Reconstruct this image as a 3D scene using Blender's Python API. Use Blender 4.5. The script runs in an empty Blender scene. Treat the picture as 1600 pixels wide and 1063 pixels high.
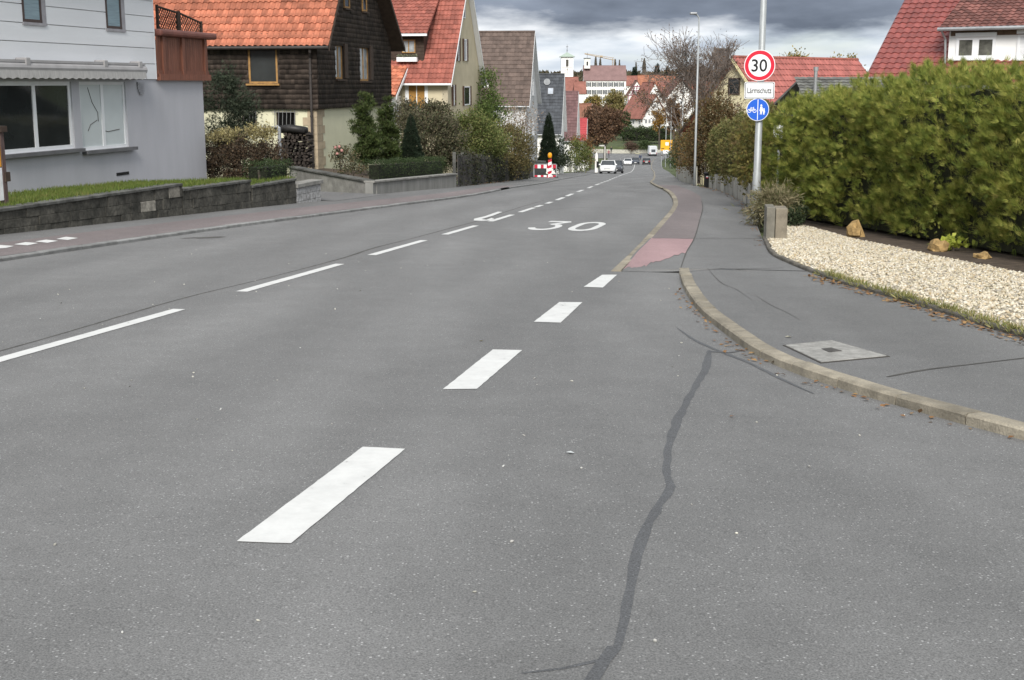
import bpy, bmesh, math, random
import numpy as np
from mathutils import Matrix, Vector
R = math.radians
random.seed(7); rng = np.random.default_rng(11)
S = bpy.context.scene
C = S.collection

# ------------------------------------------------------------------ camera
F = 2000.0                      # focal length in photo pixels (photo 1600 x 1063)
PITCH = math.atan(.2); EYE = 1.64
cam_d = bpy.data.cameras.new('camera'); cam = bpy.data.objects.new('camera', cam_d); C.objects.link(cam)
cam_d.sensor_width = 36; cam_d.lens = 36 * F / 1600; cam_d.clip_start = .1; cam_d.clip_end = 6000
cam.location = (0, 0, EYE); cam.rotation_euler = (R(90) - PITCH, 0, 0)
S.camera = cam

# ------------------------------------------------------------------ sky, sun, exposure
SUN_AZ, SUN_EL = R(183), R(38)          # clockwise from the camera's heading
w = bpy.data.worlds.new('World'); S.world = w; w.use_nodes = True
nt = w.node_tree; nt.nodes.clear()
def wn(t, **k):
    n = nt.nodes.new(t)
    for a, b in k.items(): setattr(n, a, b)
    return n
wout = wn('ShaderNodeOutputWorld'); wbg = wn('ShaderNodeBackground'); wbg.inputs['Strength'].default_value = .1
sky = wn('ShaderNodeTexSky', sky_type='NISHITA', sun_disc=False)
sky.sun_elevation = SUN_EL; sky.sun_rotation = SUN_AZ
wtc = wn('ShaderNodeTexCoord'); wsep = wn('ShaderNodeSeparateXYZ'); nt.links.new(wtc.outputs['Generated'], wsep.inputs[0])
def wmath(op, a, b=None, c=None):
    n = wn('ShaderNodeMath', operation=op)
    for i, v in enumerate((a, b, c)):
        if v is None: continue
        if isinstance(v, (int, float)): n.inputs[i].default_value = v
        else: nt.links.new(v, n.inputs[i])
    return n.outputs[0]
# stratified cloud: noise in direction space, squashed towards the horizon
zs = wmath('POWER', wmath('MAXIMUM', wmath('ADD', wsep.outputs['Z'], .02), 0.0), .55)
wcomb = wn('ShaderNodeCombineXYZ')
nt.links.new(wsep.outputs['X'], wcomb.inputs[0]); nt.links.new(wsep.outputs['Y'], wcomb.inputs[1]); nt.links.new(wmath('MULTIPLY', zs, 2.1), wcomb.inputs[2])
wmap = wn('ShaderNodeMapping'); wmap.inputs['Location'].default_value = (3.1, 1.7, .35)
nt.links.new(wcomb.outputs[0], wmap.inputs['Vector'])
n1 = wn('ShaderNodeTexNoise'); n1.inputs['Scale'].default_value = 4.6; n1.inputs['Detail'].default_value = 8; n1.inputs['Roughness'].default_value = .55; n1.inputs['Distortion'].default_value = .3
n2 = wn('ShaderNodeTexNoise'); n2.inputs['Scale'].default_value = 11; n2.inputs['Detail'].default_value = 7; n2.inputs['Roughness'].default_value = .52
nt.links.new(wmap.outputs[0], n1.inputs['Vector']); nt.links.new(wmap.outputs[0], n2.inputs['Vector'])
# the heavy cloud bank over the town ahead: its flat base a few degrees above the horizon
bank = wmath('SUBTRACT', wsep.outputs['Z'], wmath('MULTIPLY_ADD', n2.outputs['Fac'], .05, .021))
def wramp(inp, stops):
    n = wn('ShaderNodeValToRGB'); e = n.color_ramp.elements
    while len(e) < len(stops): e.new(.5)
    for k, (p, c) in zip(e, stops):
        k.position = p; k.color = (*c, 1) if len(c) == 3 else c
    nt.links.new(inp, n.inputs[0]); return n.outputs[0]
bankf = wramp(wmath('MULTIPLY_ADD', bank, 22, .5), [(.25, (0, 0, 0)), (.62, (1, 1, 1))])
fade = wramp(wsep.outputs['Z'], [(.10, (1, 1, 1)), (.24, (0, 0, 0))])
ahead = wramp(wsep.outputs['Y'], [(.35, (0, 0, 0)), (.75, (1, 1, 1))])
bankm = wmath('MULTIPLY', wmath('MULTIPLY', bankf, fade), ahead)
cl_light = wramp(wmath('MULTIPLY_ADD', n2.outputs['Fac'], .55, wmath('MULTIPLY', n1.outputs['Fac'], .45)), [(.34, (2.6, 3.0, 3.55)), (.45, (3.5, 3.85, 4.25)), (.53, (4.7, 4.9, 5.1)), (.62, (5.6, 5.7, 5.8))])
cl_dark = wramp(n2.outputs['Fac'], [(.3, (.78, .93, 1.2)), (.7, (1.6, 1.85, 2.3))])
def wmix(f, a, b):
    n = wn('ShaderNodeMix', data_type='RGBA')
    if isinstance(f, float): n.inputs[0].default_value = f
    else: nt.links.new(f, n.inputs[0])
    nt.links.new(a, n.inputs[6]); nt.links.new(b, n.inputs[7]); return n.outputs[2]
cover = wramp(n1.outputs['Fac'], [(.26, (.55, .55, .55)), (.42, (1, 1, 1))])
skyc = wmix(cover, sky.outputs[0], cl_light)
skyc = wmix(bankm, skyc, cl_dark)
nt.links.new(skyc, wbg.inputs[0]); nt.links.new(wbg.outputs[0], wout.inputs[0])

sun_d = bpy.data.lights.new('sun', 'SUN'); sun_d.energy = 2.3; sun_d.angle = R(24); sun_d.color = (1, .96, .9)
sun = bpy.data.objects.new('sun', sun_d); C.objects.link(sun)
sd = Vector((math.sin(SUN_AZ) * math.cos(SUN_EL), math.cos(SUN_AZ) * math.cos(SUN_EL), math.sin(SUN_EL)))
sun.rotation_euler = sd.to_track_quat('Z', 'Y').to_euler()
vs = S.view_settings
vs.view_transform = 'Standard'; vs.look = 'None'; vs.exposure = 1.05; vs.gamma = 1; vs.use_curve_mapping = False

# ------------------------------------------------------------------ terrain profile and pixel rays
A = R(11.38)                    # heading of the street at the camera
SA, CA = math.sin(A), math.cos(A)
UK = [-90, 0, 30, 45, 60, 66, 85, 120, 180, 250, 307, 345, 400, 470, 600, 800, 1500]
ZK = [4.0, 0, -1.335, -2.08, -3.03, -3.42, -4.65, -6.75, -10.4, -14.5, -16.6, -17.1, -15.5, -11.5, -5.5, 2, 12]
_us = np.arange(-80, 1450, 1.0); _k = np.hanning(17); _k /= _k.sum()
_zz = np.convolve(np.pad(np.interp(_us, UK, ZK), 8, mode='reflect', reflect_type='odd'), _k, 'valid')
def Gu(u): return float(np.interp(u, _us, _zz))
def G(x, y): return Gu(x * SA + y * CA)
def uv(u, v, h=0.0): return Vector((u * SA + v * CA, u * CA - v * SA, Gu(u) + h))
def to_uv(p): return (p[0] * SA + p[1] * CA, p[0] * CA - p[1] * SA)
CT, ST = math.cos(PITCH), math.sin(PITCH)
def ray(px, py):
    dx = (px - 800) / F; dy = (531.5 - py) / F
    return Vector((dx, CT + dy * ST, -ST + dy * CT))
def at(px, py, D):
    d = ray(px, py); t = D / d.y
    return Vector((d.x * t, D, EYE + d.z * t))
_t = np.concatenate([np.linspace(2, 60, 3000), np.linspace(60.1, 700, 6000)])
def gnd(px, py, h=0.0):
    d = ray(px, py); u = (d.x * SA + d.y * CA) * _t
    i = int(np.argmax(EYE + d.z * _t < np.interp(u, _us, _zz) + h)); t = _t[i]
    return Vector((d.x * t, d.y * t, EYE + d.z * t))
def guv(px, py, h=0.0): return to_uv(gnd(px, py, h))
def onv(px, py, v):
    d = ray(px, py); t = v / (d.x * CA - d.y * SA)
    return Vector((d.x * t, d.y * t, EYE + d.z * t))

# ------------------------------------------------------------------ materials
MATS = {}
def _n(nt, t, **k):
    n = nt.nodes.new(t)
    for a, b in k.items(): setattr(n, a, b)
    return n
def mat(name, col, rough=.8, var=.18, scale=3., col2=None, bump=0., bscale=30., rand=0., spec=.3, metal=0., stretch=None, orand=0., fine=0., fscale=60.):
    if name in MATS: return MATS[name]
    m = bpy.data.materials.new(name); m.use_nodes = True; t = m.node_tree
    b = t.nodes['Principled BSDF']; b.inputs['Roughness'].default_value = rough; b.inputs['Metallic'].default_value = metal
    b.inputs['Specular IOR Level'].default_value = spec
    tc = _n(t, 'ShaderNodeTexCoord'); vec = tc.outputs['Object']
    if stretch:
        mp = _n(t, 'ShaderNodeMapping'); mp.inputs['Scale'].default_value = stretch; t.links.new(vec, mp.inputs['Vector']); vec = mp.outputs[0]
    nz = _n(t, 'ShaderNodeTexNoise'); nz.inputs['Scale'].default_value = scale; nz.inputs['Detail'].default_value = 6; nz.inputs['Roughness'].default_value = .6
    t.links.new(vec, nz.inputs['Vector'])
    c2 = col2 or tuple(min(1, c * (1 + var)) for c in col); c1 = tuple(c * (1 - var) for c in col) if not col2 else col
    rp = _n(t, 'ShaderNodeValToRGB'); rp.color_ramp.elements[0].position = .32; rp.color_ramp.elements[1].position = .68
    rp.color_ramp.elements[0].color = (*c1, 1); rp.color_ramp.elements[1].color = (*c2, 1)
    t.links.new(nz.outputs['Fac'], rp.inputs[0]); out = rp.outputs[0]
    def mul(out, fac_out, lo, hi):
        mr = _n(t, 'ShaderNodeMapRange'); mr.inputs[3].default_value = lo; mr.inputs[4].default_value = hi; t.links.new(fac_out, mr.inputs[0])
        mx = _n(t, 'ShaderNodeMix', data_type='RGBA', blend_type='MULTIPLY'); mx.inputs[0].default_value = 1
        t.links.new(out, mx.inputs[6]); t.links.new(mr.outputs[0], mx.inputs[7]); return mx.outputs[2]
    if rand:
        g = _n(t, 'ShaderNodeNewGeometry'); out = mul(out, g.outputs['Random Per Island'], 1 - rand, 1 + rand)
    if orand:
        g = _n(t, 'ShaderNodeObjectInfo'); out = mul(out, g.outputs['Random'], 1 - orand, 1 + orand)
    if fine:
        f = _n(t, 'ShaderNodeTexNoise'); f.inputs['Scale'].default_value = fscale; f.inputs['Detail'].default_value = 3
        t.links.new(tc.outputs['Object'], f.inputs['Vector']); out = mul(out, f.outputs['Fac'], 1 - fine, 1 + fine)
    t.links.new(out, b.inputs['Base Color'])
    if bump:
        bn = _n(t, 'ShaderNodeTexNoise'); bn.inputs['Scale'].default_value = bscale; bn.inputs['Detail'].default_value = 4
        t.links.new(vec, bn.inputs['Vector'])
        bp = _n(t, 'ShaderNodeBump'); bp.inputs['Strength'].default_value = bump; bp.inputs['Distance'].default_value = .02
        t.links.new(bn.outputs['Fac'], bp.inputs['Height']); t.links.new(bp.outputs[0], b.inputs['Normal'])
    MATS[name] = m; return m

def leafmat(name, cols, trans=.25, rough=.7, patch=None):
    """leaf colour picked per leaf (mesh island) from a list of real leaf colours"""
    if name in MATS: return MATS[name]
    m = bpy.data.materials.new(name); m.use_nodes = True; t = m.node_tree; t.nodes.clear()
    g = _n(t, 'ShaderNodeNewGeometry'); rp = _n(t, 'ShaderNodeValToRGB'); e = rp.color_ramp.elements
    while len(e) < len(cols): e.new(.5)
    for i, (k, c) in enumerate(zip(e, cols)): k.position = i / max(1, len(cols) - 1); k.color = (*c, 1)
    fac = g.outputs['Random Per Island']
    if patch:       # neighbouring twigs share a tint
        tc = _n(t, 'ShaderNodeTexCoord'); nz = _n(t, 'ShaderNodeTexNoise'); nz.inputs['Scale'].default_value = patch; nz.inputs['Detail'].default_value = 3
        t.links.new(tc.outputs['Object'], nz.inputs['Vector'])
        a = _n(t, 'ShaderNodeMath', operation='MULTIPLY_ADD'); a.inputs[1].default_value = 2.2; a.inputs[2].default_value = -.6; t.links.new(nz.outputs['Fac'], a.inputs[0])
        mm = _n(t, 'ShaderNodeMix'); mm.inputs[0].default_value = .5; t.links.new(fac, mm.inputs[2]); t.links.new(a.outputs[0], mm.inputs[3]); fac = mm.outputs[0]
    t.links.new(fac, rp.inputs[0])
    d = _n(t, 'ShaderNodeBsdfPrincipled'); d.inputs['Roughness'].default_value = rough; d.inputs['Specular IOR Level'].default_value = .25
    tr = _n(t, 'ShaderNodeBsdfTranslucent'); mx = _n(t, 'ShaderNodeMixShader'); mx.inputs[0].default_value = trans
    o = _n(t, 'ShaderNodeOutputMaterial')
    t.links.new(rp.outputs[0], d.inputs['Base Color']); t.links.new(rp.outputs[0], tr.inputs['Color'])
    t.links.new(d.outputs[0], mx.inputs[1]); t.links.new(tr.outputs[0], mx.inputs[2]); t.links.new(mx.outputs[0], o.inputs[0])
    MATS[name] = m; return m

def asphalt(name, col, fleck=.5, tint=None, edge=0):
    """worn asphalt: binder, pale aggregate flecks, broad soft wear"""
    if name in MATS: return MATS[name]
    m = bpy.data.materials.new(name); m.use_nodes = True; t = m.node_tree; b = t.nodes['Principled BSDF']
    b.inputs['Roughness'].default_value = .78; b.inputs['Specular IOR Level'].default_value = .4
    tc = _n(t, 'ShaderNodeTexCoord'); P = tc.outputs['Object']
    mp = _n(t, 'ShaderNodeMapping'); mp.inputs['Rotation'].default_value = (0, 0, A); mp.inputs['Scale'].default_value = (.55, .07, 1); t.links.new(P, mp.inputs[0])
    big = _n(t, 'ShaderNodeTexNoise'); big.inputs['Scale'].default_value = 1.6; big.inputs['Detail'].default_value = 5; t.links.new(mp.outputs[0], big.inputs['Vector'])
    mid = _n(t, 'ShaderNodeTexNoise'); mid.inputs['Scale'].default_value = 2.3; mid.inputs['Detail'].default_value = 8; mid.inputs['Roughness'].default_value = .7; t.links.new(P, mid.inputs['Vector'])
    fin = _n(t, 'ShaderNodeTexNoise'); fin.inputs['Scale'].default_value = 130; fin.inputs['Detail'].default_value = 3; fin.inputs['Roughness'].default_value = .7; t.links.new(P, fin.inputs['Vector'])
    vo = _n(t, 'ShaderNodeTexVoronoi'); vo.inputs['Scale'].default_value = 75; t.links.new(P, vo.inputs['Vector'])
    sp = _n(t, 'ShaderNodeSeparateColor'); t.links.new(vo.outputs['Color'], sp.inputs[0])
    def mth(op, a, b2=0, c=None):
        n = _n(t, 'ShaderNodeMath', operation=op)
        for i, v in enumerate((a, b2, c)):
            if v is None: continue
            if isinstance(v, (int, float)): n.inputs[i].default_value = v
            else: t.links.new(v, n.inputs[i])
        return n.outputs[0]
    stone = mth('MULTIPLY', mth('GREATER_THAN', sp.outputs[0], .86), mth('LESS_THAN', vo.outputs['Distance'], .34))
    lum = mth('MULTIPLY', mth('MULTIPLY_ADD', fin.outputs['Fac'], 2.6, -.3), mth('MULTIPLY_ADD', mid.outputs['Fac'], .5, .75))
    lum = mth('MULTIPLY', lum, mth('MULTIPLY_ADD', big.outputs['Fac'], .7, .65))
    # tyre-polished tracks: a gentle lateral ripple, faded in and out by broad noise
    sx = _n(t, 'ShaderNodeSeparateXYZ'); t.links.new(P, sx.inputs[0])
    lat = mth('MULTIPLY_ADD', sx.outputs['X'], CA * 3.6, mth('MULTIPLY', sx.outputs['Y'], -SA * 3.6))
    lum = mth('MULTIPLY', lum, mth('MULTIPLY_ADD', mth('MULTIPLY', mth('SINE', lat), big.outputs['Fac']), .12, 1.0))
    lum = mth('ADD', lum, mth('MULTIPLY', stone, mth('MULTIPLY_ADD', sp.outputs[1], fleck * 2.4, fleck * .3)))
    mx = _n(t, 'ShaderNodeMix', data_type='RGBA', blend_type='MULTIPLY'); mx.inputs[0].default_value = 1; mx.inputs[6].default_value = (*col, 1)
    t.links.new(lum, mx.inputs[7]); t.links.new(mx.outputs[2], b.inputs['Base Color'])
    bp = _n(t, 'ShaderNodeBump'); bp.inputs['Strength'].default_value = .35; bp.inputs['Distance'].default_value = .01
    t.links.new(fin.outputs['Fac'], bp.inputs['Height']); t.links.new(bp.outputs[0], b.inputs['Normal'])
    if edge:      # ragged worn-off paint: holes where the noise drops
        al = _n(t, 'ShaderNodeMath', operation='GREATER_THAN'); al.inputs[1].default_value = edge
        t.links.new(mid.outputs['Fac'], al.inputs[0]); t.links.new(al.outputs[0], b.inputs['Alpha'])
    MATS[name] = m; return m

def paintmat(name, col):
    if name in MATS: return MATS[name]
    m = bpy.data.materials.new(name); m.use_nodes = True; t = m.node_tree; b = t.nodes['Principled BSDF']
    b.inputs['Roughness'].default_value = .6; b.inputs['Specular IOR Level'].default_value = .3
    tc = _n(t, 'ShaderNodeTexCoord'); P = tc.outputs['Object']
    n = _n(t, 'ShaderNodeTexNoise'); n.inputs['Scale'].default_value = 6.5; n.inputs['Detail'].default_value = 10; n.inputs['Roughness'].default_value = .72; t.links.new(P, n.inputs['Vector'])
    rp = _n(t, 'ShaderNodeValToRGB'); e = rp.color_ramp.elements; e[0].position = .33; e[1].position = .62
    e[0].color = (*[c * .30 for c in col], 1); e[1].color = (*col, 1); k = e.new(.36); k.color = (*[c * .86 for c in col], 1)
    t.links.new(n.outputs['Fac'], rp.inputs[0]); t.links.new(rp.outputs[0], b.inputs['Base Color'])
    MATS[name] = m; return m

def glassmat(name, col=(.015, .018, .02), rough=.06, spec=.5):
    return mat(name, col, rough=rough, var=.25, scale=.8, spec=spec)

white_p = lambda: mat('white_frame', (.72, .73, .74), .45, .05, 2)

# ------------------------------------------------------------------ mesh builder
class MB:
    def __init__(s): s.v = []; s.f = []; s.m = []
    def face(s, pts, mi=0):
        i = len(s.v); s.v += [tuple(p) for p in pts]; s.f.append(tuple(range(i, i + len(pts)))); s.m.append(mi); return s
    def box(s, x0, x1, y0, y1, z0, z1, mi=0, T=None):
        c = [(x, y, z) for z in (z0, z1) for y in (y0, y1) for x in (x0, x1)]
        if T: c = [T(*p) for p in c]
        i = len(s.v); s.v += [tuple(p) for p in c]
        for q in ((0, 2, 3, 1), (4, 5, 7, 6), (0, 1, 5, 4), (2, 6, 7, 3), (0, 4, 6, 2), (1, 3, 7, 5)): s.f.append(tuple(i + k for k in q)); s.m.append(mi)
        return s
    def tube(s, pts, rad, n=8, mi=0, cap=True):
        pts = [Vector(p) for p in pts]; rad = rad if isinstance(rad, (list, tuple)) else [rad] * len(pts)
        base = len(s.v); d0 = (pts[1] - pts[0]).normalized(); up = Vector((0, 0, 1)) if abs(d0.z) < .9 else Vector((1, 0, 0))
        for k, p in enumerate(pts):
            d = ((pts[min(k + 1, len(pts) - 1)] - pts[max(k - 1, 0)])).normalized()
            a = d.cross(up).normalized(); b = d.cross(a)
            for j in range(n):
                t = 2 * math.pi * j / n; q = p + (a * math.cos(t) + b * math.sin(t)) * rad[k]; s.v.append(tuple(q))
        for k in range(len(pts) - 1):
            for j in range(n):
                a0 = base + k * n + j; a1 = base + k * n + (j + 1) % n
                s.f.append((a0, a1, a1 + n, a0 + n)); s.m.append(mi)
        if cap:
            s.f.append(tuple(base + j for j in range(n))[::-1]); s.m.append(mi)
            e = base + (len(pts) - 1) * n; s.f.append(tuple(e + j for j in range(n))); s.m.append(mi)
        return s
    def prism(s, poly, off, mi=0):
        """closed polygon (3-D points) extruded by vector off"""
        n = len(poly); i = len(s.v); off = Vector(off)
        s.v += [tuple(p) for p in poly] + [tuple(Vector(p) + off) for p in poly]
        s.f.append(tuple(range(i, i + n))); s.f.append(tuple(range(i + 2 * n - 1, i + n - 1, -1))); s.m += [mi, mi]
        for k in range(n): s.f.append((i + (k + 1) % n, i + k, i + n + k, i + n + (k + 1) % n)); s.m.append(mi)
        return s
    def lathe(s, prof, n=16, mi=0, o=(0, 0, 0)):
        base = len(s.v)
        for r, z in prof:
            for j in range(n):
                t = 2 * math.pi * j / n; s.v.append((o[0] + r * math.cos(t), o[1] + r * math.sin(t), o[2] + z))
        for k in range(len(prof) - 1):
            for j in range(n):
                a0 = base + k * n + j; a1 = base + k * n + (j + 1) % n; s.f.append((a0, a1, a1 + n, a0 + n)); s.m.append(mi)
        s.f.append(tuple(base + j for j in range(n))[::-1]); s.m.append(mi); e = base + (len(prof) - 1) * n
        s.f.append(tuple(e + j for j in range(n))); s.m.append(mi)
        return s
    def mesh(s, name, mats, smooth=False, fix=True):
        me = bpy.data.meshes.new(name); me.from_pydata(s.v, [], s.f)
        for m in (mats if isinstance(mats, (list, tuple)) else [mats]): me.materials.append(m)
        if any(s.m): me.polygons.foreach_set('material_index', s.m)
        if fix:
            bm = bmesh.new(); bm.from_mesh(me); bmesh.ops.recalc_face_normals(bm, faces=bm.faces); bm.to_mesh(me); bm.free()
        if smooth: me.shade_smooth()
        me.update(); return me
    def build(s, name, mats, parent=None, smooth=False, bevel=0, fix=True):
        return link(name, s.mesh(name, mats, smooth, fix), parent, bevel)
def link(name, me, parent=None, bevel=0):
    o = bpy.data.objects.new(name, me); C.objects.link(o)
    if parent: o.parent = parent
    if bevel:
        b = o.modifiers.new('bevel', 'BEVEL'); b.width = bevel; b.segments = 2; b.limit_method = 'ANGLE'; b.angle_limit = R(40)
    return o
def tag(o, label=None, cat=None, group=None, kind=None):
    if label: o['label'] = label
    if cat: o['category'] = cat
    if group: o['group'] = group
    if kind: o['kind'] = kind
    return o
def thing(name, label, cat, loc=(0, 0, 0), rz=0., group=None):
    o = bpy.data.objects.new(name, None); C.objects.link(o); o.empty_display_size = .3
    o.location = loc; o.rotation_euler = (0, 0, rz); return tag(o, label, cat, group)
def npmesh(name, V, Fc, m, parent=None, smooth=False):
    """V (n,3), Fc (k,4) or (k,3) index array"""
    me = bpy.data.meshes.new(name); V = np.asarray(V, np.float32); Fc = np.asarray(Fc, np.int32)
    me.vertices.add(len(V)); me.vertices.foreach_set('co', V.ravel())
    k = Fc.shape[1]; me.loops.add(Fc.size); me.loops.foreach_set('vertex_index', Fc.ravel())
    me.polygons.add(len(Fc)); me.polygons.foreach_set('loop_start', np.arange(0, Fc.size, k, dtype=np.int32))
    me.polygons.foreach_set('loop_total', np.full(len(Fc), k, np.int32))
    me.materials.append(m); me.update(calc_edges=True)
    if smooth: me.shade_smooth()
    return link(name, me, parent)

# ------------------------------------------------------------------ foliage tools
def tmpl_leaf(wd=.5):
    return np.array([(0, 0, 0), (wd / 2, .5, .06), (0, 1, -.05), (-wd / 2, .5, .06)], float), np.array([(0, 1, 2, 3)])
def tmpl_spray(n=4, droop=.2, wd=.032):
    """flat scale-leaf spray of a thuja: one connected frond of narrow side blades"""
    V = [(0, 0, 0)]; Fq = []
    def blade(x, y, ang, L, w_):
        d = np.array([math.sin(ang), math.cos(ang)]); p = np.array([d[1], -d[0]]) * w_
        b = np.array([x, y]); i = len(V)
        for q in (b + d * L * .45 + p, b + d * L, b + d * L * .45 - p): V.append((q[0], q[1], -droop * q[1] ** 2 - .12 * abs(q[0])))
        Fq.append((0, i, i + 1, i + 2))
    blade(0, 0, 0, 1, wd)
    for k in range(n):
        a = .30 + .85 * (k + 1) / n; L = .92 - .45 * (k + 1) / n
        blade(0, 0, a * .52, L, wd); blade(0, 0, -a * .52 + .06, L * .95, wd)
    return np.array(V, float), np.array(Fq)
def tmpl_tuft(n=5, wd=.09, spread=.55):
    V = []; Fq = []
    for k in range(n):
        a = 2 * math.pi * k / n; d = np.array([math.sin(a) * spread, 1, math.cos(a) * spread]); d /= np.linalg.norm(d)
        p = np.cross(d, [0.3, 1, .2]); p = p / np.linalg.norm(p) * wd; i = len(V)
        for q in (np.zeros(3), d * .45 + p, d, d * .45 - p): V.append(q)
        Fq.append((i, i + 1, i + 2, i + 3))
    return np.array(V, float), np.array(Fq)
def scatter(name, P, N, size, tm, m, parent=None, out=.7, rnd=.6, up=.2, flat=0.):
    """one mesh: the template at every point P, growing along N mixed with noise"""
    P = np.asarray(P, float); N = np.asarray(N, float); n = len(P); TV, TF = tm
    d = N * out + rng.normal(size=(n, 3)) * rnd + np.array([0, 0, up]); d /= np.linalg.norm(d, axis=1)[:, None] + 1e-9
    r = rng.normal(size=(n, 3)); r[:, 2] += flat
    x = np.cross(d, r); x /= np.linalg.norm(x, axis=1)[:, None] + 1e-9; z = np.cross(x, d)
    s = (size * rng.uniform(.65, 1.3, n))[:, None, None]
    V = P[:, None, :] + s * (TV[None, :, 0, None] * x[:, None, :] + TV[None, :, 1, None] * d[:, None, :] + TV[None, :, 2, None] * z[:, None, :])
    k = len(TV); Fc = (TF[None] + (np.arange(n) * k)[:, None, None]).reshape(-1, TF.shape[1])
    return npmesh(name, V.reshape(-1, 3), Fc, m, parent)
def blob_pts(blobs, n, clumps=60, csize=.22, shell=.55, rough=.16):
    """points in leaf clumps spread through the outer volume of a union of ellipsoids"""
    B = np.array(blobs, float); wgt = (B[:, 3] * B[:, 4] + B[:, 4] * B[:, 5] + B[:, 3] * B[:, 5]); wgt /= wgt.sum()
    ph = rng.uniform(0, 6.28, (6,)); kk = rng.normal(size=(6, 3)) * 3.2
    cp = []; cn = []
    while len(cp) < clumps:
        i = rng.choice(len(B), p=wgt); d = rng.normal(size=3); d /= np.linalg.norm(d)
        rr = (shell + (1 - shell) * rng.random() ** .6) * (1 + rough * np.sin(kk @ d + ph).sum() / 1.7)
        p = B[i, :3] + d * B[i, 3:6] * rr
        q = ((p - B[:, :3]) / B[:, 3:6]); dd = np.linalg.norm(q, axis=1); dd[i] = 9
        if dd.min() < shell * .85: continue
        cp.append(p); cn.append(d)
    cp = np.array(cp); cn = np.array(cn); idx = rng.integers(0, clumps, n)
    cs = csize * rng.uniform(.6, 1.4, clumps)[idx][:, None]
    off = rng.normal(size=(n, 3)) * cs * np.array([1, 1, .75])
    return cp[idx] + off, cn[idx] * .7 + off / (np.linalg.norm(off, axis=1)[:, None] + 1e-6) * .5
def branches(mb, p, d, L, r, depth, spread=.5, nsub=3, up=.12, twig=.012, sides=5):
    segs = 3; pts = [Vector(p)]; rad = [r]; dd = Vector(d).normalized()
    for k in range(segs):
        dd = (dd + Vector(rng.normal(size=3)) * .13 + Vector((0, 0, up * .4))).normalized()
        pts.append(pts[-1] + dd * L / segs); rad.append(max(twig, r * (1 - .5 * (k + 1) / segs)))
    mb.tube(pts, rad, sides if depth > 1 else 3, cap=depth <= 1)
    if depth <= 0: return [pts[-1]]
    tips = []
    for k in range(nsub + (1 if depth > 2 else 0)):
        t = random.uniform(.35, 1.0) if k else 1.0
        i = min(int(t * segs), segs - 1); fr = t * segs - i; q = pts[i].lerp(pts[i + 1], fr)
        nd = (dd + Vector(rng.normal(size=3)) * spread + Vector((0, 0, up))).normalized()
        tips += branches(mb, q, nd, L * random.uniform(.58, .82), max(twig, rad[i] * .62), depth - 1, spread, nsub, up, twig, sides)
    return tips + [pts[-1]]

BARK = lambda: mat('bark', (.075, .062, .05), .9, .35, 9, bump=.5, bscale=25)
TWIG = lambda: mat('twig', (.13, .105, .09), .9, .3, 9)

def bush(name, label, blobs, m, n=2500, size=.12, tm=None, clumps=60, csize=.2, cat='bush', group=None, stems=6, shell=.5, rnd=.7, up=.25, stem_mat=None, rough=.16, part='foliage'):
    """blobs given in world space, base = lowest blob's ground"""
    B = np.array(blobs, float); c = B[:, :3].mean(0); zb = min(G(c[0], c[1]), (B[:, 2] - B[:, 5]).min() )
    o = Vector((c[0], c[1], zb)); t = thing(name, label, cat, o, 0, group)
    B2 = B.copy(); B2[:, :3] -= np.array(o)
    P, N = blob_pts(B2, n, clumps, csize, shell, rough)
    keep = P[:, 2] > .02; P = P[keep]; N = N[keep]
    scatter(part, P, N, size, tm or tmpl_leaf(), m, t, rnd=rnd, up=up)
    if stems:
        for k in range(stems):
            mb = MB()
            b = B2[rng.integers(len(B2))]; e = Vector(b[:3]) + Vector(rng.normal(size=3)) * .3 * b[3]; e.z = b[2] + b[5] * rng.uniform(-.1, .5)
            s0 = Vector((b[0] * .6 + rng.normal() * .1, b[1] * .6 + rng.normal() * .1, 0)); mid = s0.lerp(e, .5) + Vector(rng.normal(size=3)) * .08
            r0 = .012 + .012 * b[5]; mb.tube([s0, mid, e], [r0, r0 * .7, r0 * .35], 5); mb.build('stem', stem_mat or BARK(), t)
    return t
def wb(px, py, D, rx, ry=None, rz=None):
    """an ellipsoid blob: centre by pixel and distance, radii in photo pixels"""
    p = at(px, py, D); s = D / F * 1.01
    ry = rx if ry is None else ry
    return (p.x, p.y, p.z, rx * s, rx * s if rz is None else rz * s, ry * s)

# ================================================================== THE SETTING: ground, road, pavements
def smooth_curve(P, step=.6):
    P = [np.array(p, float) for p in P]; out = []
    for i in range(len(P) - 1):
        p0 = P[max(i - 1, 0)]; p1 = P[i]; p2 = P[i + 1]; p3 = P[min(i + 2, len(P) - 1)]
        n = max(1, int(np.linalg.norm(p2 - p1) / step))
        for k in range(n):
            t = k / n
            out.append(.5 * ((2 * p1) + (-p0 + p2) * t + (2 * p0 - 5 * p1 + 4 * p2 - p3) * t * t + (-p0 + 3 * p1 - 3 * p2 + p3) * t ** 3))
    out.append(P[-1]); return out
LEFT_K = [(-40, -10.3), (0, -10.15), (15.2, -10.0), (22, -9.85), (26, -9.6), (30, -9.37), (36, -9.1), (41, -9.15), (48, -9.75), (61, -10.9), (75, -12.6), (90, -14.3), (110, -16.1), (140, -18.9), (180, -22.5), (250, -29.6), (305, -35), (332, -38.5)]
CENTER = [(-40, -5.55), (0, -5.55), (15, -5.6), (25, -5.65), (30, -5.78), (37, -6.1), (44, -6.6), (50, -7.1), (60, -8.1), (75, -9.6), (90, -11.05), (110, -12.9), (140, -15.6), (180, -19.2), (250, -26.2), (305, -31.6), (332, -34.5)]
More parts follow.
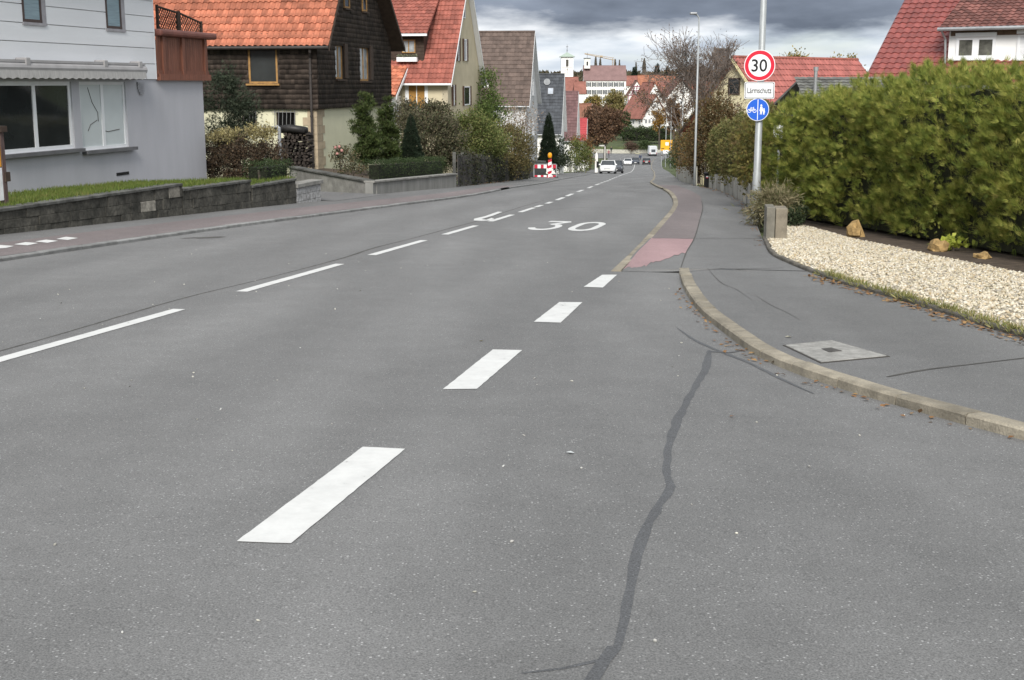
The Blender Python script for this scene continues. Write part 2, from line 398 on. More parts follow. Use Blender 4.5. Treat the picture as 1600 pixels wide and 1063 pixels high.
RIGHT_K = [(16.25, -1.97), (18.8, -2.0), (22, -2.06), (26, -2.18), (30.8, -2.34), (35.6, -2.62), (42, -3.2), (50, -4.1), (60, -5.3), (75, -6.9), (90, -8.1), (110, -9.8), (140, -12.5), (180, -16.1), (250, -22.8), (305, -27.7), (330, -29)]
NEAR_K = [(16.6, -1.13), (15.4, -1.02), (14.3, -.9), (12.6, -.66), (11.5, -.43), (10.0, -.07), (9.1, .30), (8.5, .66), (8.0, 1.0), (7.4, 1.45), (6.6, 2.2), (5.5, 3.6), (4.6, 5.4), (3.4, 9), (2.2, 14), (0, 24)]
BED_EDGE = [guv(1275, 424, .11), guv(1330, 442, .11), guv(1400, 461, .11), guv(1480, 485, .11), guv(1600, 521, .11), (9.4, 2.75), (8.3, 3.6), (7.4, 5.2), (6.2, 9), (5.0, 14), (2.8, 24)]
R_EDGE = [BED_EDGE[0], guv(1232, 408, .1), guv(1204, 394, .1), guv(1194, 378, .08), (24.5, -.2), (27.2, -.30), (34.2, -.6), (42, -1.3), (51, -2.25), (60, -3.4), (75, -5.0), (90, -6.3), (110, -8.0), (140, -10.6), (180, -14), (250, -20.5), (305, -25.5), (330, -26.5)]
LC, CC, RC, NC, REC, BC = [smooth_curve(q, s) for q, s in ((LEFT_K, 1.5), (CENTER, 1.5), (RIGHT_K, 1.2), (NEAR_K, .35), (R_EDGE, 1.2), (BED_EDGE, .4))]
def interp_v(c, u):
    a = np.array(c); return float(np.interp(u, a[:, 0], a[:, 1]))

KH = .065                       # low kerb
M_road = asphalt('road_asphalt', (.139, .138, .136), .55)
M_walk = asphalt('pavement_asphalt', (.126, .125, .123), .45)
M_red = asphalt('red_asphalt', (.145, .122, .120), .4)
M_pink = asphalt('pink_coating', (.27, .175, .178), .3)
M_kerb = mat('kerb_concrete', (.23, .205, .16), .9, .3, 5, bump=.4, bscale=60, orand=.18, fine=.35, fscale=90)
M_kerbg = mat('kerb_granite', (.20, .20, .195), .85, .25, 5, bump=.3, bscale=60, orand=.15)
M_paint = paintmat('road_paint', (.58, .58, .565))
M_tar = asphalt('tar_seam', (.084, .086, .090), .3)
M_crack = mat('crack_dirt', (.068, .065, .06), .9, .3, 8)
M_soil = mat('garden_soil', (.07, .052, .038), .95, .4, 6, bump=.8, bscale=20, fine=.5, fscale=50)
M_grassground = mat('grass_ground', (.06, .075, .028), .95, .35, .35, bump=.6, bscale=14, fine=.4, fscale=40)

# one ground sheet reaching the horizon, just below every paving
ug = np.concatenate([np.arange(-80, 80, 4), np.arange(80, 420, 10), np.arange(420, 1000, 30), np.arange(1000, 1450, 90)])
vg = np.concatenate([np.linspace(-900, -120, 8), np.linspace(-90, 90, 25), np.linspace(130, 900, 8)])
def hill(u, v):      # wooded slopes rise either side of the valley far off
    return max(0, (u - 380)) * .0
V = [tuple(uv(u, v, -.06 + hill(u, v))) for u in ug for v in vg]; nv = len(vg)
Fq = [(i * nv + j, i * nv + j + 1, (i + 1) * nv + j + 1, (i + 1) * nv + j) for i in range(len(ug) - 1) for j in range(nv - 1)]
g = npmesh('ground', V, Fq, M_grassground, smooth=True); tag(g, kind='structure')

def strip(name, left, right, h, m, parent=None, cross=4, hf=None):
    """sheet between two (u,v) curves with equal counts"""
    V = []; n = cross + 1
    for a, b in zip(left, right):
        for k in range(n):
            t = k / cross; u = a[0] * (1 - t) + b[0] * t; v = a[1] * (1 - t) + b[1] * t
            V.append(tuple(uv(u, v, h if hf is None else hf(u, v))))
    Fq = [(i * n + k, i * n + k + 1, (i + 1) * n + k + 1, (i + 1) * n + k) for i in range(len(left) - 1) for k in range(cross)]
    return npmesh(name, V, Fq, m, parent)
def resample(c, n):
    a = np.array(c); s = np.concatenate([[0], np.cumsum(np.linalg.norm(np.diff(a, axis=0), axis=1))]); t = np.linspace(0, s[-1], n)
    return [(np.interp(q, s, a[:, 0]), np.interp(q, s, a[:, 1])) for q in t]
us_r = np.concatenate([np.arange(-40, 60, 1.5), np.arange(60, 331, 4)])
road = strip('road', [(u, interp_v(LC, u)) for u in us_r], [(u, 40 if u < 12 else (8 if u < 20 else interp_v(RC, u) + .3)) for u in us_r], 0, M_road, cross=14)
tag(road, kind='structure')

def walk_h(u, v):               # pavement height: flush where the cycle strip runs down to the street
    d = max(0.0, 1 - max(0, abs(u - 16.2) - .5) / 2.0) * max(0.0, min(1.0, (-.55 - v) / .8)) if v < -.4 else 0
    return KH * (1 - .955 * min(1, d)) + .001
NW = 150
# the far stretch and the corner are one pavement sheet each side of the cycle ramp
far_l = [(u, interp_v(RC, u) + .10) for u in np.concatenate([np.arange(16.3, 60, .8), np.arange(60, 331, 5)])]
far_r = [(u, interp_v(REC, u)) for u in np.concatenate([np.arange(16.3, 60, .8), np.arange(60, 331, 5)])]
far_r[0] = (16.35, far_r[0][1])
walk = strip('pavement', far_l, far_r, 0, M_walk, cross=8, hf=walk_h); tag(walk, kind='structure')
nl = resample(NC, NW); nr = resample(BC, NW)
cw = strip('corner_pavement', [(16.29, -1.95)] + [(a + .0, b + .06) for a, b in nl], [(16.29, interp_v(REC, 16.35) + .05)] + nr, 0, M_walk, cross=10, hf=lambda u, v: walk_h(u, v) - .0005); tag(cw, kind='structure')
# left pavement
lr = [(u, interp_v(LC, u) - .10) for u in us_r]
def lwall_v(u): return float(np.interp(u, [-40, 15, 20, 33, 40, 50, 60, 75, 90, 110, 140, 180, 250, 331], [-13.0, -12.9, -12.85, -12.75, -12.5, -12.3, -13.2, -15, -16.9, -18.8, -21.5, -25.2, -32.4, -41]))
lp = strip('left_pavement', lr, [(u, lwall_v(u) - .25) for u in us_r], KH * .8, M_walk, cross=6); tag(lp, kind='structure')
lb = [u for u in us_r if u < 52]
def bikev(u): return interp_v(LC, u) - 1.45 * float(np.interp(u, [30, 52], [1, .5]))
strip('cycle_strip', [(u, interp_v(LC, u) - .13) for u in lb], [(u, bikev(u)) for u in lb], KH * .8 + .004, M_red, lp, cross=2)
# right cycle strip: fresh pink end, then old red asphalt
bl = lambda u: float(np.interp(u, [15.9, 18.6, 21.6, 26.7, 32, 40, 60], [-1.14, -1.17, -1.22, -1.41, -1.64, -2.1, -4.3]))
ur = np.arange(21.05, 60, .7)
strip('cycle_strip', [(u, interp_v(RC, u) + .13) for u in ur], [(u, bl(u)) for u in ur], 0, M_red, walk, 3, hf=lambda u, v: walk_h(u, v) + .004)
ur = np.arange(16.45, 21.3, .3)
pv = np.linspace(0, 1, 25); rows_ = []
for f_ in pv:                      # ragged worn front edge, slanting back towards the footpath
    us0 = 16.5 + 2.3 * f_ ** 1.4 + rng.normal() * .12 + .07 * math.sin(f_ * 17); rows_.append([(us0 + (21.3 - us0) * k / 12, f_) for k in range(13)])
V = []
for r_ in rows_:
    for u, f_ in r_: v = (interp_v(RC, u) + .13) * (1 - f_) + bl(u) * f_; V.append(tuple(uv(u, v, walk_h(u, v) + .0045)))
npmesh('pink_cycle_ramp', V, [(i * 13 + k, i * 13 + k + 1, (i + 1) * 13 + k + 1, (i + 1) * 13 + k) for i in range(24) for k in range(12)], M_pink, walk)

# kerbs: one stone after another
def kerb_run(parent, name, curve, L, wd, m, hf, side=1, far=None, jit=.004):
    """stones of length L laid along a curve; side +1 puts the stone to the right of travel"""
    a = np.array(curve); s = np.concatenate([[0], np.cumsum(np.linalg.norm(np.diff(a, axis=0), axis=1))])
    q = lambda t: np.array((np.interp(t, s, a[:, 0]), np.interp(t, s, a[:, 1])))
    t = 0; k = 0
    while t + L < s[-1] + .01:
        t1 = t + L - .012; mb = MB(); n = 4; rows = []
        j = rng.uniform(-jit, jit, 2)
        for i in range(n):
            c = q(t + (t1 - t) * i / (n - 1)); d = q(min(t + (t1 - t) * i / (n - 1) + .05, s[-1])) - q(max(t + (t1 - t) * i / (n - 1) - .05, 0)); d /= np.linalg.norm(d) + 1e-9
            nrm = np.array((-d[1], d[0])) * side * wd; jj = j[0] + (j[1] - j[0]) * i / (n - 1)
            def P(f, h): e = c + nrm * f; return uv(e[0], e[1], h)
            ht = hf(c[0], c[1]) + jj
            rows.append([P(0, -.08), P(0, ht - .014), P(.14, ht), P(1, ht + .001), P(1, -.08)])
        mm = len(rows[0])
        base = len(mb.v); mb.v += [tuple(p) for r in rows for p in r]
        for i in range(n - 1):
            for e in range(mm): mb.f.append((base + i * mm + e, base + i * mm + (e + 1) % mm, base + (i + 1) * mm + (e + 1) % mm, base + (i + 1) * mm + e)); mb.m.append(0)
        mb.f.append(tuple(range(base, base + mm))); mb.f.append(tuple(base + (n - 1) * mm + e for e in range(mm))); mb.m += [0, 0]
        mb.build(name, m, parent); t += L; k += 1
def kerb_strip(parent, name, ul, vf, wd, m, h):      # far stretch, stones no longer tell apart
    mb = MB(); P = lambda u, f, hh: uv(u, vf(u) + f, hh)
    for a, b in zip(ul[:-1], ul[1:]):
        mb.face([P(a, 0, -.05), P(b, 0, -.05), P(b, 0, h), P(a, 0, h)]); mb.face([P(a, 0, h), P(b, 0, h), P(b, wd, h), P(a, wd, h)])
    o = mb.build(name, m, parent); return o
kerb_run(cw, 'kerb_stone', NC, .62, .13, M_kerb, lambda u, v: KH + .004 if u < 15.6 else KH * .55, side=-1)
RCn = [p for p in RC if p[0] < 52]
kerb_run(walk, 'kerb_stone', RCn, 1.0, .13, M_kerb, lambda u, v: KH * float(np.interp(u, [16, 18.5, 22], [.22, .5, 1])) + .004, side=1)
kerb_strip(walk, 'kerb_line', np.concatenate([np.arange(51.3, 100, 2), np.arange(100, 331, 6)]), lambda u: interp_v(RC, u), .13, M_kerb, KH + .003)
kerb_run(lp, 'kerb_stone', [p for p in LC if 8 < p[0] < 48], 1.0, .12, M_kerbg, lambda u, v: KH * .8 + .004, side=-1)
kerb_strip(lp, 'kerb_line', np.concatenate([np.arange(47.9, 100, 2), np.arange(100, 331, 6)]), lambda u: interp_v(LC, u), -.12, M_kerbg, KH * .8 + .003)
# edging round the gravel bed
M_edge = mat('edging_concrete', (.115, .105, .088), .9, .35, 7, bump=.4, bscale=50, orand=.2, fine=.3)
gb = None

# ------------------------------------------------------------------ painted markings (children of the road)
def flat_poly(name, pts, m, parent, h=.004, hf=None):
    q_ = []
    for (a, b) in zip(pts, list(pts[1:]) + [pts[0]]):      # slightly ragged paint edge
        L_ = math.hypot(b[0] - a[0], b[1] - a[1]); n_ = max(1, min(24, int(L_ / .07)))
        for k in range(n_): t = k / n_; s_ = .0012 if 0 < k else 0; q_.append((a[0] + (b[0] - a[0]) * t + rng.normal() * s_, a[1] + (b[1] - a[1]) * t + rng.normal() * s_))
    pts = q_
    mb = MB(); mb.face([uv(u, v, (h if hf is None else hf(u, v) + h)) for u, v in pts]); return mb.build(name, m, parent, fix=False)
def dash(name, u0, u1, vf, wd, parent=road, h=.004, m=None, n=4):
    L = [(u0 + (u1 - u0) * k / n) for k in range(n + 1)]
    pts = [(u, vf(u) - wd / 2 + rng.uniform(-.004, .004)) for u in L] + [(u, vf(u) + wd / 2 + rng.uniform(-.004, .004)) for u in L[::-1]]
    return flat_poly(name, pts, m or M_paint, parent, h)
cv = lambda u: interp_v(CC, u)
for px0, py0, px1, py1 in ((-330, 655, -95, 593), (-30, 576, 285, 484), (372, 456, 534, 413), (578, 399, 668, 376), (694, 367, 748, 353), (768, 346.5, 804, 336), (815, 332, 841, 325), (843.5, 324, 853, 321), (858, 318.5, 867, 316), (872, 313, 886, 309), (890, 307, 901.5, 303.2), (909, 300, 918, 297.2), (923, 294.3, 931, 291.6), (935, 289.6, 940, 287.3)):
    a = guv(px0, py0)[0] if py0 < 600 else None
    if a is None: continue
    b = guv(px1, py1)[0]; dash('lane_dash', a, b, cv, .13)
b0 = guv(940, 287.3)[0] + 2
for k in range(7): dash('lane_dash', b0 + k * 6, b0 + k * 6 + 3.5, cv, .14)
us_c = np.arange(b0 + 43, 300, 6)
mbc = MB(); [mbc.face([uv(a, cv(a) - .05, .004), uv(a, cv(a) + .05, .004), uv(b, cv(b) + .05, .004), uv(b, cv(b) - .05, .004)]) for a, b in zip(us_c[:-1], us_c[1:])]
mbc.build('centre_line', M_paint, road, fix=False)
for k in range(-2, 2): dash('lane_dash', -1.2 + k * 4.5, 1.8 + k * 4.5, cv, .13)
# broad dashes across the side street's mouth, ends skewed as laid
for q in (((370, 849), (567, 700), (633, 703), (455, 851)), ((692, 609), (770, 547), (816, 548), (745, 609)), ((834, 504), (874, 473), (910, 473), (876, 505)), ((912, 449), (941, 430), (964, 430), (942, 450))):
    flat_poly('edge_dash', [guv(*p) for p in q], M_paint, road)
for k in (0, 1): flat_poly('edge_dash', [(-2.0 - 3.2 * k, -2.1), (-.4 - 3.2 * k, -2.1), (-.4 - 3.2 * k, -1.87), (-2 - 3.2 * k, -1.87)], M_paint, road)
flat_poly('edge_dash', [(1.35, -2.1), (3.0, -2.1), (3.0, -1.87), (1.35, -1.87)], M_paint, road)
# the painted 30 for the lane ahead, lengthened along the street
def stroke_on_road(name, path, box, wdu, wdv):
    """path in numeral space 0..1; box (u0,u1,v0,v1); pen is an ellipse wdu x wdv"""
    u0, u1, v0, v1 = box; mb = MB(); L = []; Rr = []
    pts = [np.array((u0 + (u1 - u0) * y, v0 + (v1 - v0) * x)) for x, y in path]; n = len(pts)
    closed = path[0] == path[-1]
    for i in range(n):
        a = pts[i - 1] if i else (pts[-2] if closed else pts[0]); b = pts[i + 1] if i < n - 1 else (pts[1] if closed else pts[-1])
        d = (b - a) / np.array((wdu, wdv)); d /= np.linalg.norm(d) + 1e-9
        nn = np.array((d[1] * wdu, -d[0] * wdv)) * .5; L.append(pts[i] + nn); Rr.append(pts[i] - nn)
    for i in range(n - 1): mb.face([uv(*L[i], .004), uv(*L[i + 1], .004), uv(*Rr[i + 1], .004), uv(*Rr[i], .004)])
    return mb.build(name, M_paint, road, fix=False)
arc = lambda cx, cy, rx, ry, a0, a1, n=10: [(cx + rx * math.cos(R(a0 + (a1 - a0) * k / n)), cy + ry * math.sin(R(a0 + (a1 - a0) * k / n))) for k in range(n + 1)]
n0a, n0b, n0c = guv(875, 361), guv(918, 362), guv(932, 350)
zero = arc(.5, .72, .5, .28, 0, 180) + arc(.5, .28, .5, .28, 180, 360); zero.append(zero[0])
stroke_on_road('speed_numeral', zero, (23.75, 26.2, -3.72, -3.3), .36, .13)
three = [(.02, 1.0), (.95, 1.0), (.98, .97), (.45, .62), (.62, .62)] + arc(.55, .31, .45, .31, 90, -90, 12) + arc(.5, .25, .48, .25, -95, -170, 6)
stroke_on_road('speed_numeral', three, (23.75, 26.25, -4.5, -4.04), .36, .125)
# opposite lane: the same number seen from behind, only its edge strokes left
flat_poly('worn_numeral', [guv(*p) for p in ((740, 345), (741, 342.2), (757, 338.5), (778, 331.2), (785, 331.6), (771, 337.2), (752, 342.8), (760, 344), (768, 341), (774, 343.2), (771, 344.6), (752, 345.6))], M_paint, road)
# dark seam beside the centre line and the sealed cracks
def seam(name, pix, wds, m, parent=road, h=.0015, hf=None):
    P = smooth_curve([guv(*p) for p in pix], .12); n = len(P); L = []; Rr = []
    wv = np.interp(np.linspace(0, 1, n), np.linspace(0, 1, len(wds)), wds)
    for i in range(n):
        d = P[min(i + 1, n - 1)] - P[max(i - 1, 0)]; d /= np.linalg.norm(d) + 1e-9
        nn = np.array((d[1], -d[0])) * wv[i] * .5; L.append(P[i] + nn * rng.uniform(.7, 1.25)); Rr.append(P[i] - nn * rng.uniform(.7, 1.25))
    mb = MB(); H = (lambda u, v: h) if hf is None else (lambda u, v: hf(u, v) + h)
    for i in range(n - 1): mb.face([uv(*q, H(*q)) for q in (L[i], L[i + 1], Rr[i + 1], Rr[i])])
    return mb.build(name, m, parent, fix=False)
seam('tar_seam', [(1108, 548), (1103, 575), (1075, 625), (1058, 660), (1045, 700), (1042, 745), (1048, 762), (1030, 790), (1008, 830), (995, 870), (985, 920), (975, 970), (966, 1010), (948, 1032), (880, 1045), (815, 1053)], [.03, .065, .06, .045, .05, .06, .045, .04, .05, .05, .04, .012], M_tar)
seam('tar_seam', [(962, 1012), (945, 1035), (925, 1062), (900, 1100)], [.05, .05, .05], M_tar, h=.0022)
seam('tar_seam', [(1058, 513), (1085, 532), (1120, 548), (1170, 568), (1230, 597), (1272, 616)], [.01, .03, .045, .035, .04, .008], M_tar, h=.0028)
seam('tar_seam', [(1108, 550), (1140, 552), (1163, 548)], [.05, .035, .025], M_tar, h=.0034)
seam('road_joint', [(-60, 566), (100, 521), (285, 467), (420, 434), (534, 404), (584, 388), (640, 374), (700, 358), (745, 346), (770, 338), (810, 325), (850, 313)], [.02, .03, .02, .05, .03, .045, .02, .035, .03, .02], M_crack)
for pq in ([(840, 330), (920, 324), (1000, 327), (1045, 330)], [(930, 297), (985, 299), (1030, 295)]):
    seam('road_joint', pq, [.02, .03, .02], M_crack)
hw = lambda u, v: walk_h(u, v)
seam('pavement_joint', [(1385, 604), (1450, 592), (1530, 582), (1610, 572)], [.02, .03, .02, .03], M_crack, cw, .003, hw)
seam('pavement_joint', [(1075, 429), (1130, 428), (1180, 428), (1225, 427)], [.012, .02, .015], M_crack, cw, .003, hw)
seam('pavement_joint', [(1020, 379.5), (1085, 379), (1140, 379), (1188, 379)], [.025, .03, .03], M_crack, walk, .007, hw)
seam('pavement_joint', [(1063, 424), (1072, 402), (1085, 378), (1093, 350), (1098, 330), (1096, 318)], [.012, .018, .018, .018, .012], M_crack, walk, .007, hw)
for pq in ([(1105, 425), (1125, 450), (1150, 462), (1175, 480)], [(1180, 472), (1205, 488), (1230, 500), (1250, 512)]): seam('hair_crack', pq, [.003, .008, .003], M_crack, cw, .003, hw)
# white blocks on the left cycle strip
for q in (((-8, 390), (0, 384), (22, 385.5), (10, 388.5)), ((22, 383), (40, 379.5), (60, 381), (43, 384.5)), ((55, 378.5), (72, 375.5), (91, 377.5), (74, 380.5)), ((88, 374.5), (103, 371), (122, 373), (106, 376))):
    flat_poly('cycle_block', [guv(p[0], p[1] , KH * .8) for p in q], M_paint, lp, KH * .8 + .009)
# dropped gully by the left kerb
seam('gully_patch', [(285, 373), (300, 372), (325, 372), (350, 370)], [.1, .3, .35, .1], M_crack)

# ------------------------------------------------------------------ utility cover in the corner pavement
pc = [Vector((*uv(*guv(*q, KH), 0)[:2], 0)) for q in ((1225, 541), (1300, 533), (1388, 558), (1283, 568))]
o0 = uv(*guv(1300, 549, KH), KH); uc = thing('utility_cover', 'square pale concrete utility cover set in the corner pavement', 'manhole cover', o0)
cl = [Vector((p.x - o0.x, p.y - o0.y, (walk_h(*to_uv(p)) + Gu(to_uv(p)[0])) - o0.z)) for p in pc]
ctr = sum(cl, Vector()) / 4
sc = lambda f, h: [ctr + (p - ctr) * f + Vector((0, 0, h)) for p in cl]
MB().prism(sc(1.03, -.03), (0, 0, .034)).build('frame', mat('iron_frame', (.05, .045, .04), .8), uc)
MB().prism(sc(.97, -.02), (0, 0, .029)).build('lid', mat('cover_concrete', (.25, .245, .23), .9, .25, 9, bump=.3, bscale=60, fine=.3), uc, bevel=.004)
MB().prism([ctr + (p - ctr) * .2 + Vector((0, 0, 0)) for p in cl], (0, 0, .0125)).build('inspection_plate', mat('iron_plate', (.06, .056, .052), .8, .3, 20), uc)

# ------------------------------------------------------------------ gravel bed, soil, edging, pebbles
soil_line = [(29, .3)] + [guv(*q, KH + .03) for q in ((1238, 350), (1330, 373), (1400, 387), (1450, 398), (1600, 428))] + [(13.2, 4.2), (11.8, 5.6), (10.4, 8), (8.4, 13), (6.4, 24)]
bed_out = [(R_EDGE[3][0] + .3, R_EDGE[3][1] + .07)] + [(a + .02, b + .06) for a, b in (R_EDGE[2], R_EDGE[1])] + [(a + .03, b + .06) for a, b in BED_EDGE]
n = 60
gb = strip('gravel_bed', resample(bed_out, n), resample([(guv(1238, 350, KH)[0], guv(1238, 350, KH)[1])] + soil_line[2:], n), KH + .02, mat('bed_sand', (.36, .33, .26), .95, .3, 20, fine=.5, fscale=60), cross=6); tag(gb, kind='structure')
soil = strip('soil_bed', resample([(34, .35), (29, .15), (guv(1238, 350, KH)[0], guv(1238, 350, KH)[1] - .05)] + [(a + .05, b - .08) for a, b in soil_line[2:]], n), resample([(a + 3, b + 3.4) for a, b in [(31, .35)] + soil_line[1:]], n), KH + .03, M_soil, cross=6); tag(soil, kind='structure')
kerb_run(gb, 'edging_stone', smooth_curve([(R_EDGE[3][0] + 1, R_EDGE[3][1] - .03), R_EDGE[3], R_EDGE[2], R_EDGE[1]] + BED_EDGE[:-3], .3), .5, .055, M_edge, lambda u, v: KH + .045, side=-1, jit=.008)
# pebbles: low, flattened angular chips
def pebble_tm():
    b = bmesh.new(); bmesh.ops.create_icosphere(b, subdivisions=1, radius=.5)
    V = np.array([v.co[:] for v in b.verts]); Fc = np.array([[v.index for v in f.verts] for f in b.faces]); b.free(); return V, Fc
PV, PF = pebble_tm()
def pebbles(name, uvs, size, m, parent, h):
    n = len(uvs); P = np.array([uv(u, v, h) for u, v in uvs])
    sc3 = rng.uniform(.55, 1.25, (n, 1, 3)) * np.array([1.25, .85, .55]) * (size * rng.uniform(.7, 1.35, n))[:, None, None]
    V = PV[None] * rng.uniform(.78, 1.15, (n, len(PV), 1)) * sc3
    th = rng.uniform(0, 6.28, n); ti = rng.normal(size=n) * .5
    c, s_ = np.cos(ti)[:, None], np.sin(ti)[:, None]; x, y, z = V[..., 0], V[..., 1], V[..., 2]
    x, z = x * c - z * s_, x * s_ + z * c; c, s_ = np.cos(th)[:, None], np.sin(th)[:, None]; x, y = x * c - y * s_, x * s_ + y * c
    V = np.stack([x, y, z], -1) + P[:, None, :]
    Fc = (PF[None] + (np.arange(n) * len(PV))[:, None, None]).reshape(-1, 3)
    return npmesh(name, V.reshape(-1, 3), Fc, m, parent)
M_peb = leafmat('pebble_stone', [(.32, .29, .21), (.48, .43, .32), (.56, .51, .42), (.22, .20, .17), (.50, .41, .27), (.62, .59, .51), (.34, .26, .15), (.52, .48, .40)], 0, .75)
lo = resample(bed_out, 400); hi = resample([(guv(1238, 350, KH)[0], guv(1238, 350, KH)[1])] + soil_line[2:], 400); L = []
while len(L) < 27000:
    i = int(400 * rng.random() ** 1.0); i = min(i, 399); t = rng.random() ** .8; a, b = lo[i], hi[i]
    u = a[0] + (b[0] - a[0]) * t; v = a[1] + (b[1] - a[1]) * t
    if u > 9: L.append((u + rng.normal() * .02, v + rng.normal() * .02))
pb = pebbles('pebbles', L, .042, M_peb, gb, KH + .034); pb['kind'] = 'stuff'
# sandstone rocks and a lime-leaved plant on the soil
M_rock = mat('sandstone_rock', (.30, .20, .085), .95, .45, 6, bump=1, bscale=14, fine=.5, fscale=30)
def rock(px, py, size, label):
    p = gnd(px, py, KH + .03); b = bmesh.new(); bmesh.ops.create_icosphere(b, subdivisions=2, radius=1)
    kk = rng.normal(size=(5, 3)) * 2.3; ph = rng.uniform(0, 6, 5)
    for v in b.verts:
        d = np.array(v.co); f = 1 + .22 * np.sin(kk @ d * 1.3 + ph).sum() / 1.5; f = round(f * 5) / 5 * .5 + f * .5
        v.co = Vector((d[0] * size[0] * f, d[1] * size[1] * f, max(-.25, d[2]) * size[2] * f))
    me = bpy.data.meshes.new('boulder'); b.to_mesh(me); b.free(); me.materials.append(M_rock)
    o = link('boulder', me); o.location = p + Vector((0, 0, size[2] * .18)); o.rotation_euler.z = rng.uniform(0, 6); tag(o, label, 'rock', 'sandstone rocks along the hedge foot')
rock(1336, 370, (.14, .13, .21), 'upright ochre sandstone rock at the hedge foot beside the gravel')
rock(1468, 393, (.14, .12, .15), 'brown weathered rock behind the lime-green plant')
rock(1534, 404, (.12, .11, .08), 'low orange rock lying in bare soil under the hedge')
p = gnd(1489, 392, KH + .03); t = thing('lime_plant', 'small lime-green leafy plant between rocks under the hedge', 'plant', p)
n = 90; P = rng.normal(size=(n, 3)) * np.array([.11, .09, .04]) + np.array([0, 0, .10]); P[:, 2] = np.maximum(P[:, 2], .03)
scatter('foliage', P, P + [0, 0, .2], .085, tmpl_leaf(.95), leafmat('lime_leaf', [(.35, .40, .06), (.48, .50, .10), (.28, .34, .05)], .3), t, rnd=.6, up=.3, flat=2)
MB().tube([(0, 0, 0), (.01, 0, .08)], .02, 6).build('stem', TWIG(), t)
# fallen leaves and weeds along the edges: uncountable litter
def flat_leaves(name, uvs, size, m, hf, parent=None):
    P = np.array([uv(u, v, hf(u, v) + .008) for u, v in uvs]); N = rng.normal(size=P.shape) * np.array([1, 1, .15])
    o = scatter(name, P, N, size, tmpl_leaf(.7), m, parent, out=1, rnd=.15, up=.08, flat=6); return o
M_dead = leafmat('dead_leaf', [(.16, .08, .035), (.24, .13, .05), (.12, .07, .04), (.30, .19, .08), (.20, .09, .04)], .1)
ed = resample([p for p in BC if p[0] > 8], 300); L = []
for k in range(420):
    i = rng.integers(0, 300); L.append((ed[i][0] - abs(rng.normal()) * .05 - .02, ed[i][1] - abs(rng.normal()) * .09 - .02))
ek = resample([p for p in NC if p[0] > 6], 300)
L2 = [(ek[i][0] - abs(rng.normal()) * .05, ek[i][1] - abs(rng.normal()) * .07 - .01) for i in rng.integers(60, 300, 110)]
o = flat_leaves('fallen_leaves', L, .055, M_dead, lambda u, v: KH); tag(o, 'brown fallen leaves strewn along the gravel bed edging', 'leaf litter', kind='stuff')
o = flat_leaves('gutter_leaves', L2, .045, M_dead, lambda u, v: 0.0); tag(o, 'scattered brown leaf bits along the corner kerb', 'leaf litter', kind='stuff')
re_ = [(u, interp_v(REC, u) - abs(rng.normal()) * .1) for u in rng.uniform(20, 62, 260)]
o = flat_leaves('wall_leaves', re_, .06, M_dead, lambda u, v: KH); tag(o, 'dry leaves gathered along the foot of the right garden wall', 'leaf litter', kind='stuff')
re_ = [(u, lwall_v(u) + abs(rng.normal()) * .25) for u in np.concatenate([rng.uniform(41, 66, 420), rng.uniform(18, 40, 80)])]
o = flat_leaves('left_leaves', re_, .07, M_dead, lambda u, v: KH * .8); tag(o, 'brown leaves drifted along the left garden walls and fence', 'leaf litter', kind='stuff')
# weeds in the edging joints
M_weed = leafmat('weed_blade', [(.16, .17, .05), (.25, .22, .09), (.11, .14, .04), (.30, .25, .12)], .2)
L = [(ed[i][0] + rng.normal() * .03 + .03, ed[i][1] + .05 + rng.normal() * .04) for i in (300 * rng.random(650) ** .8).astype(int) % 300]
P = np.array([uv(u, v, KH + .02) for u, v in L])
o = scatter('edging_weeds', P, np.tile([0, 0, 1.], (len(P), 1)), .085, tmpl_tuft(5, .06, .8), M_weed, None, rnd=.4); tag(o, 'straw-coloured weeds growing along the gravel edging', 'weeds', kind='stuff')
# grit and crumbs on the street
M_grit = leafmat('grit', [(.5, .5, .48), (.3, .29, .27), (.6, .58, .5), (.05, .05, .05)], 0, .8)
L = [(rng.uniform(2.5, 18), rng.uniform(-9, 2)) for _ in range(150)]
o = pebbles('road_grit', L, .016, M_grit, None, .004); tag(o, 'loose grit and crumbs scattered on the asphalt', 'grit', kind='stuff')
def litter_leaf(px, py, s, label, h=0.0, col=(.25, .13, .05)):
    u, v = guv(px, py, h); o = scatter('leaf', np.array([uv(u, v, h + .008)]), np.array([[1., .3, 0]]), s, tmpl_leaf(.75), leafmat('leaf_%d%d' % (px, py), [col, col], .1), None, out=1, rnd=.2, up=.1, flat=6)
    tag(o, label, 'leaf')
litter_leaf(748, 534, .05, 'pale yellow leaf lying alone on the right lane asphalt', col=(.45, .36, .10))
litter_leaf(1139, 653, .05, 'small orange-brown leaf on the asphalt beside the sealed crack', col=(.26, .11, .03))
litter_leaf(1226, 528, .09, 'pale slip of litter on the pavement near the utility cover', KH, (.6, .56, .42))
litter_leaf(884, 709, .05, 'whitish scrap lying on the street left of the sealed crack', col=(.5, .52, .52))

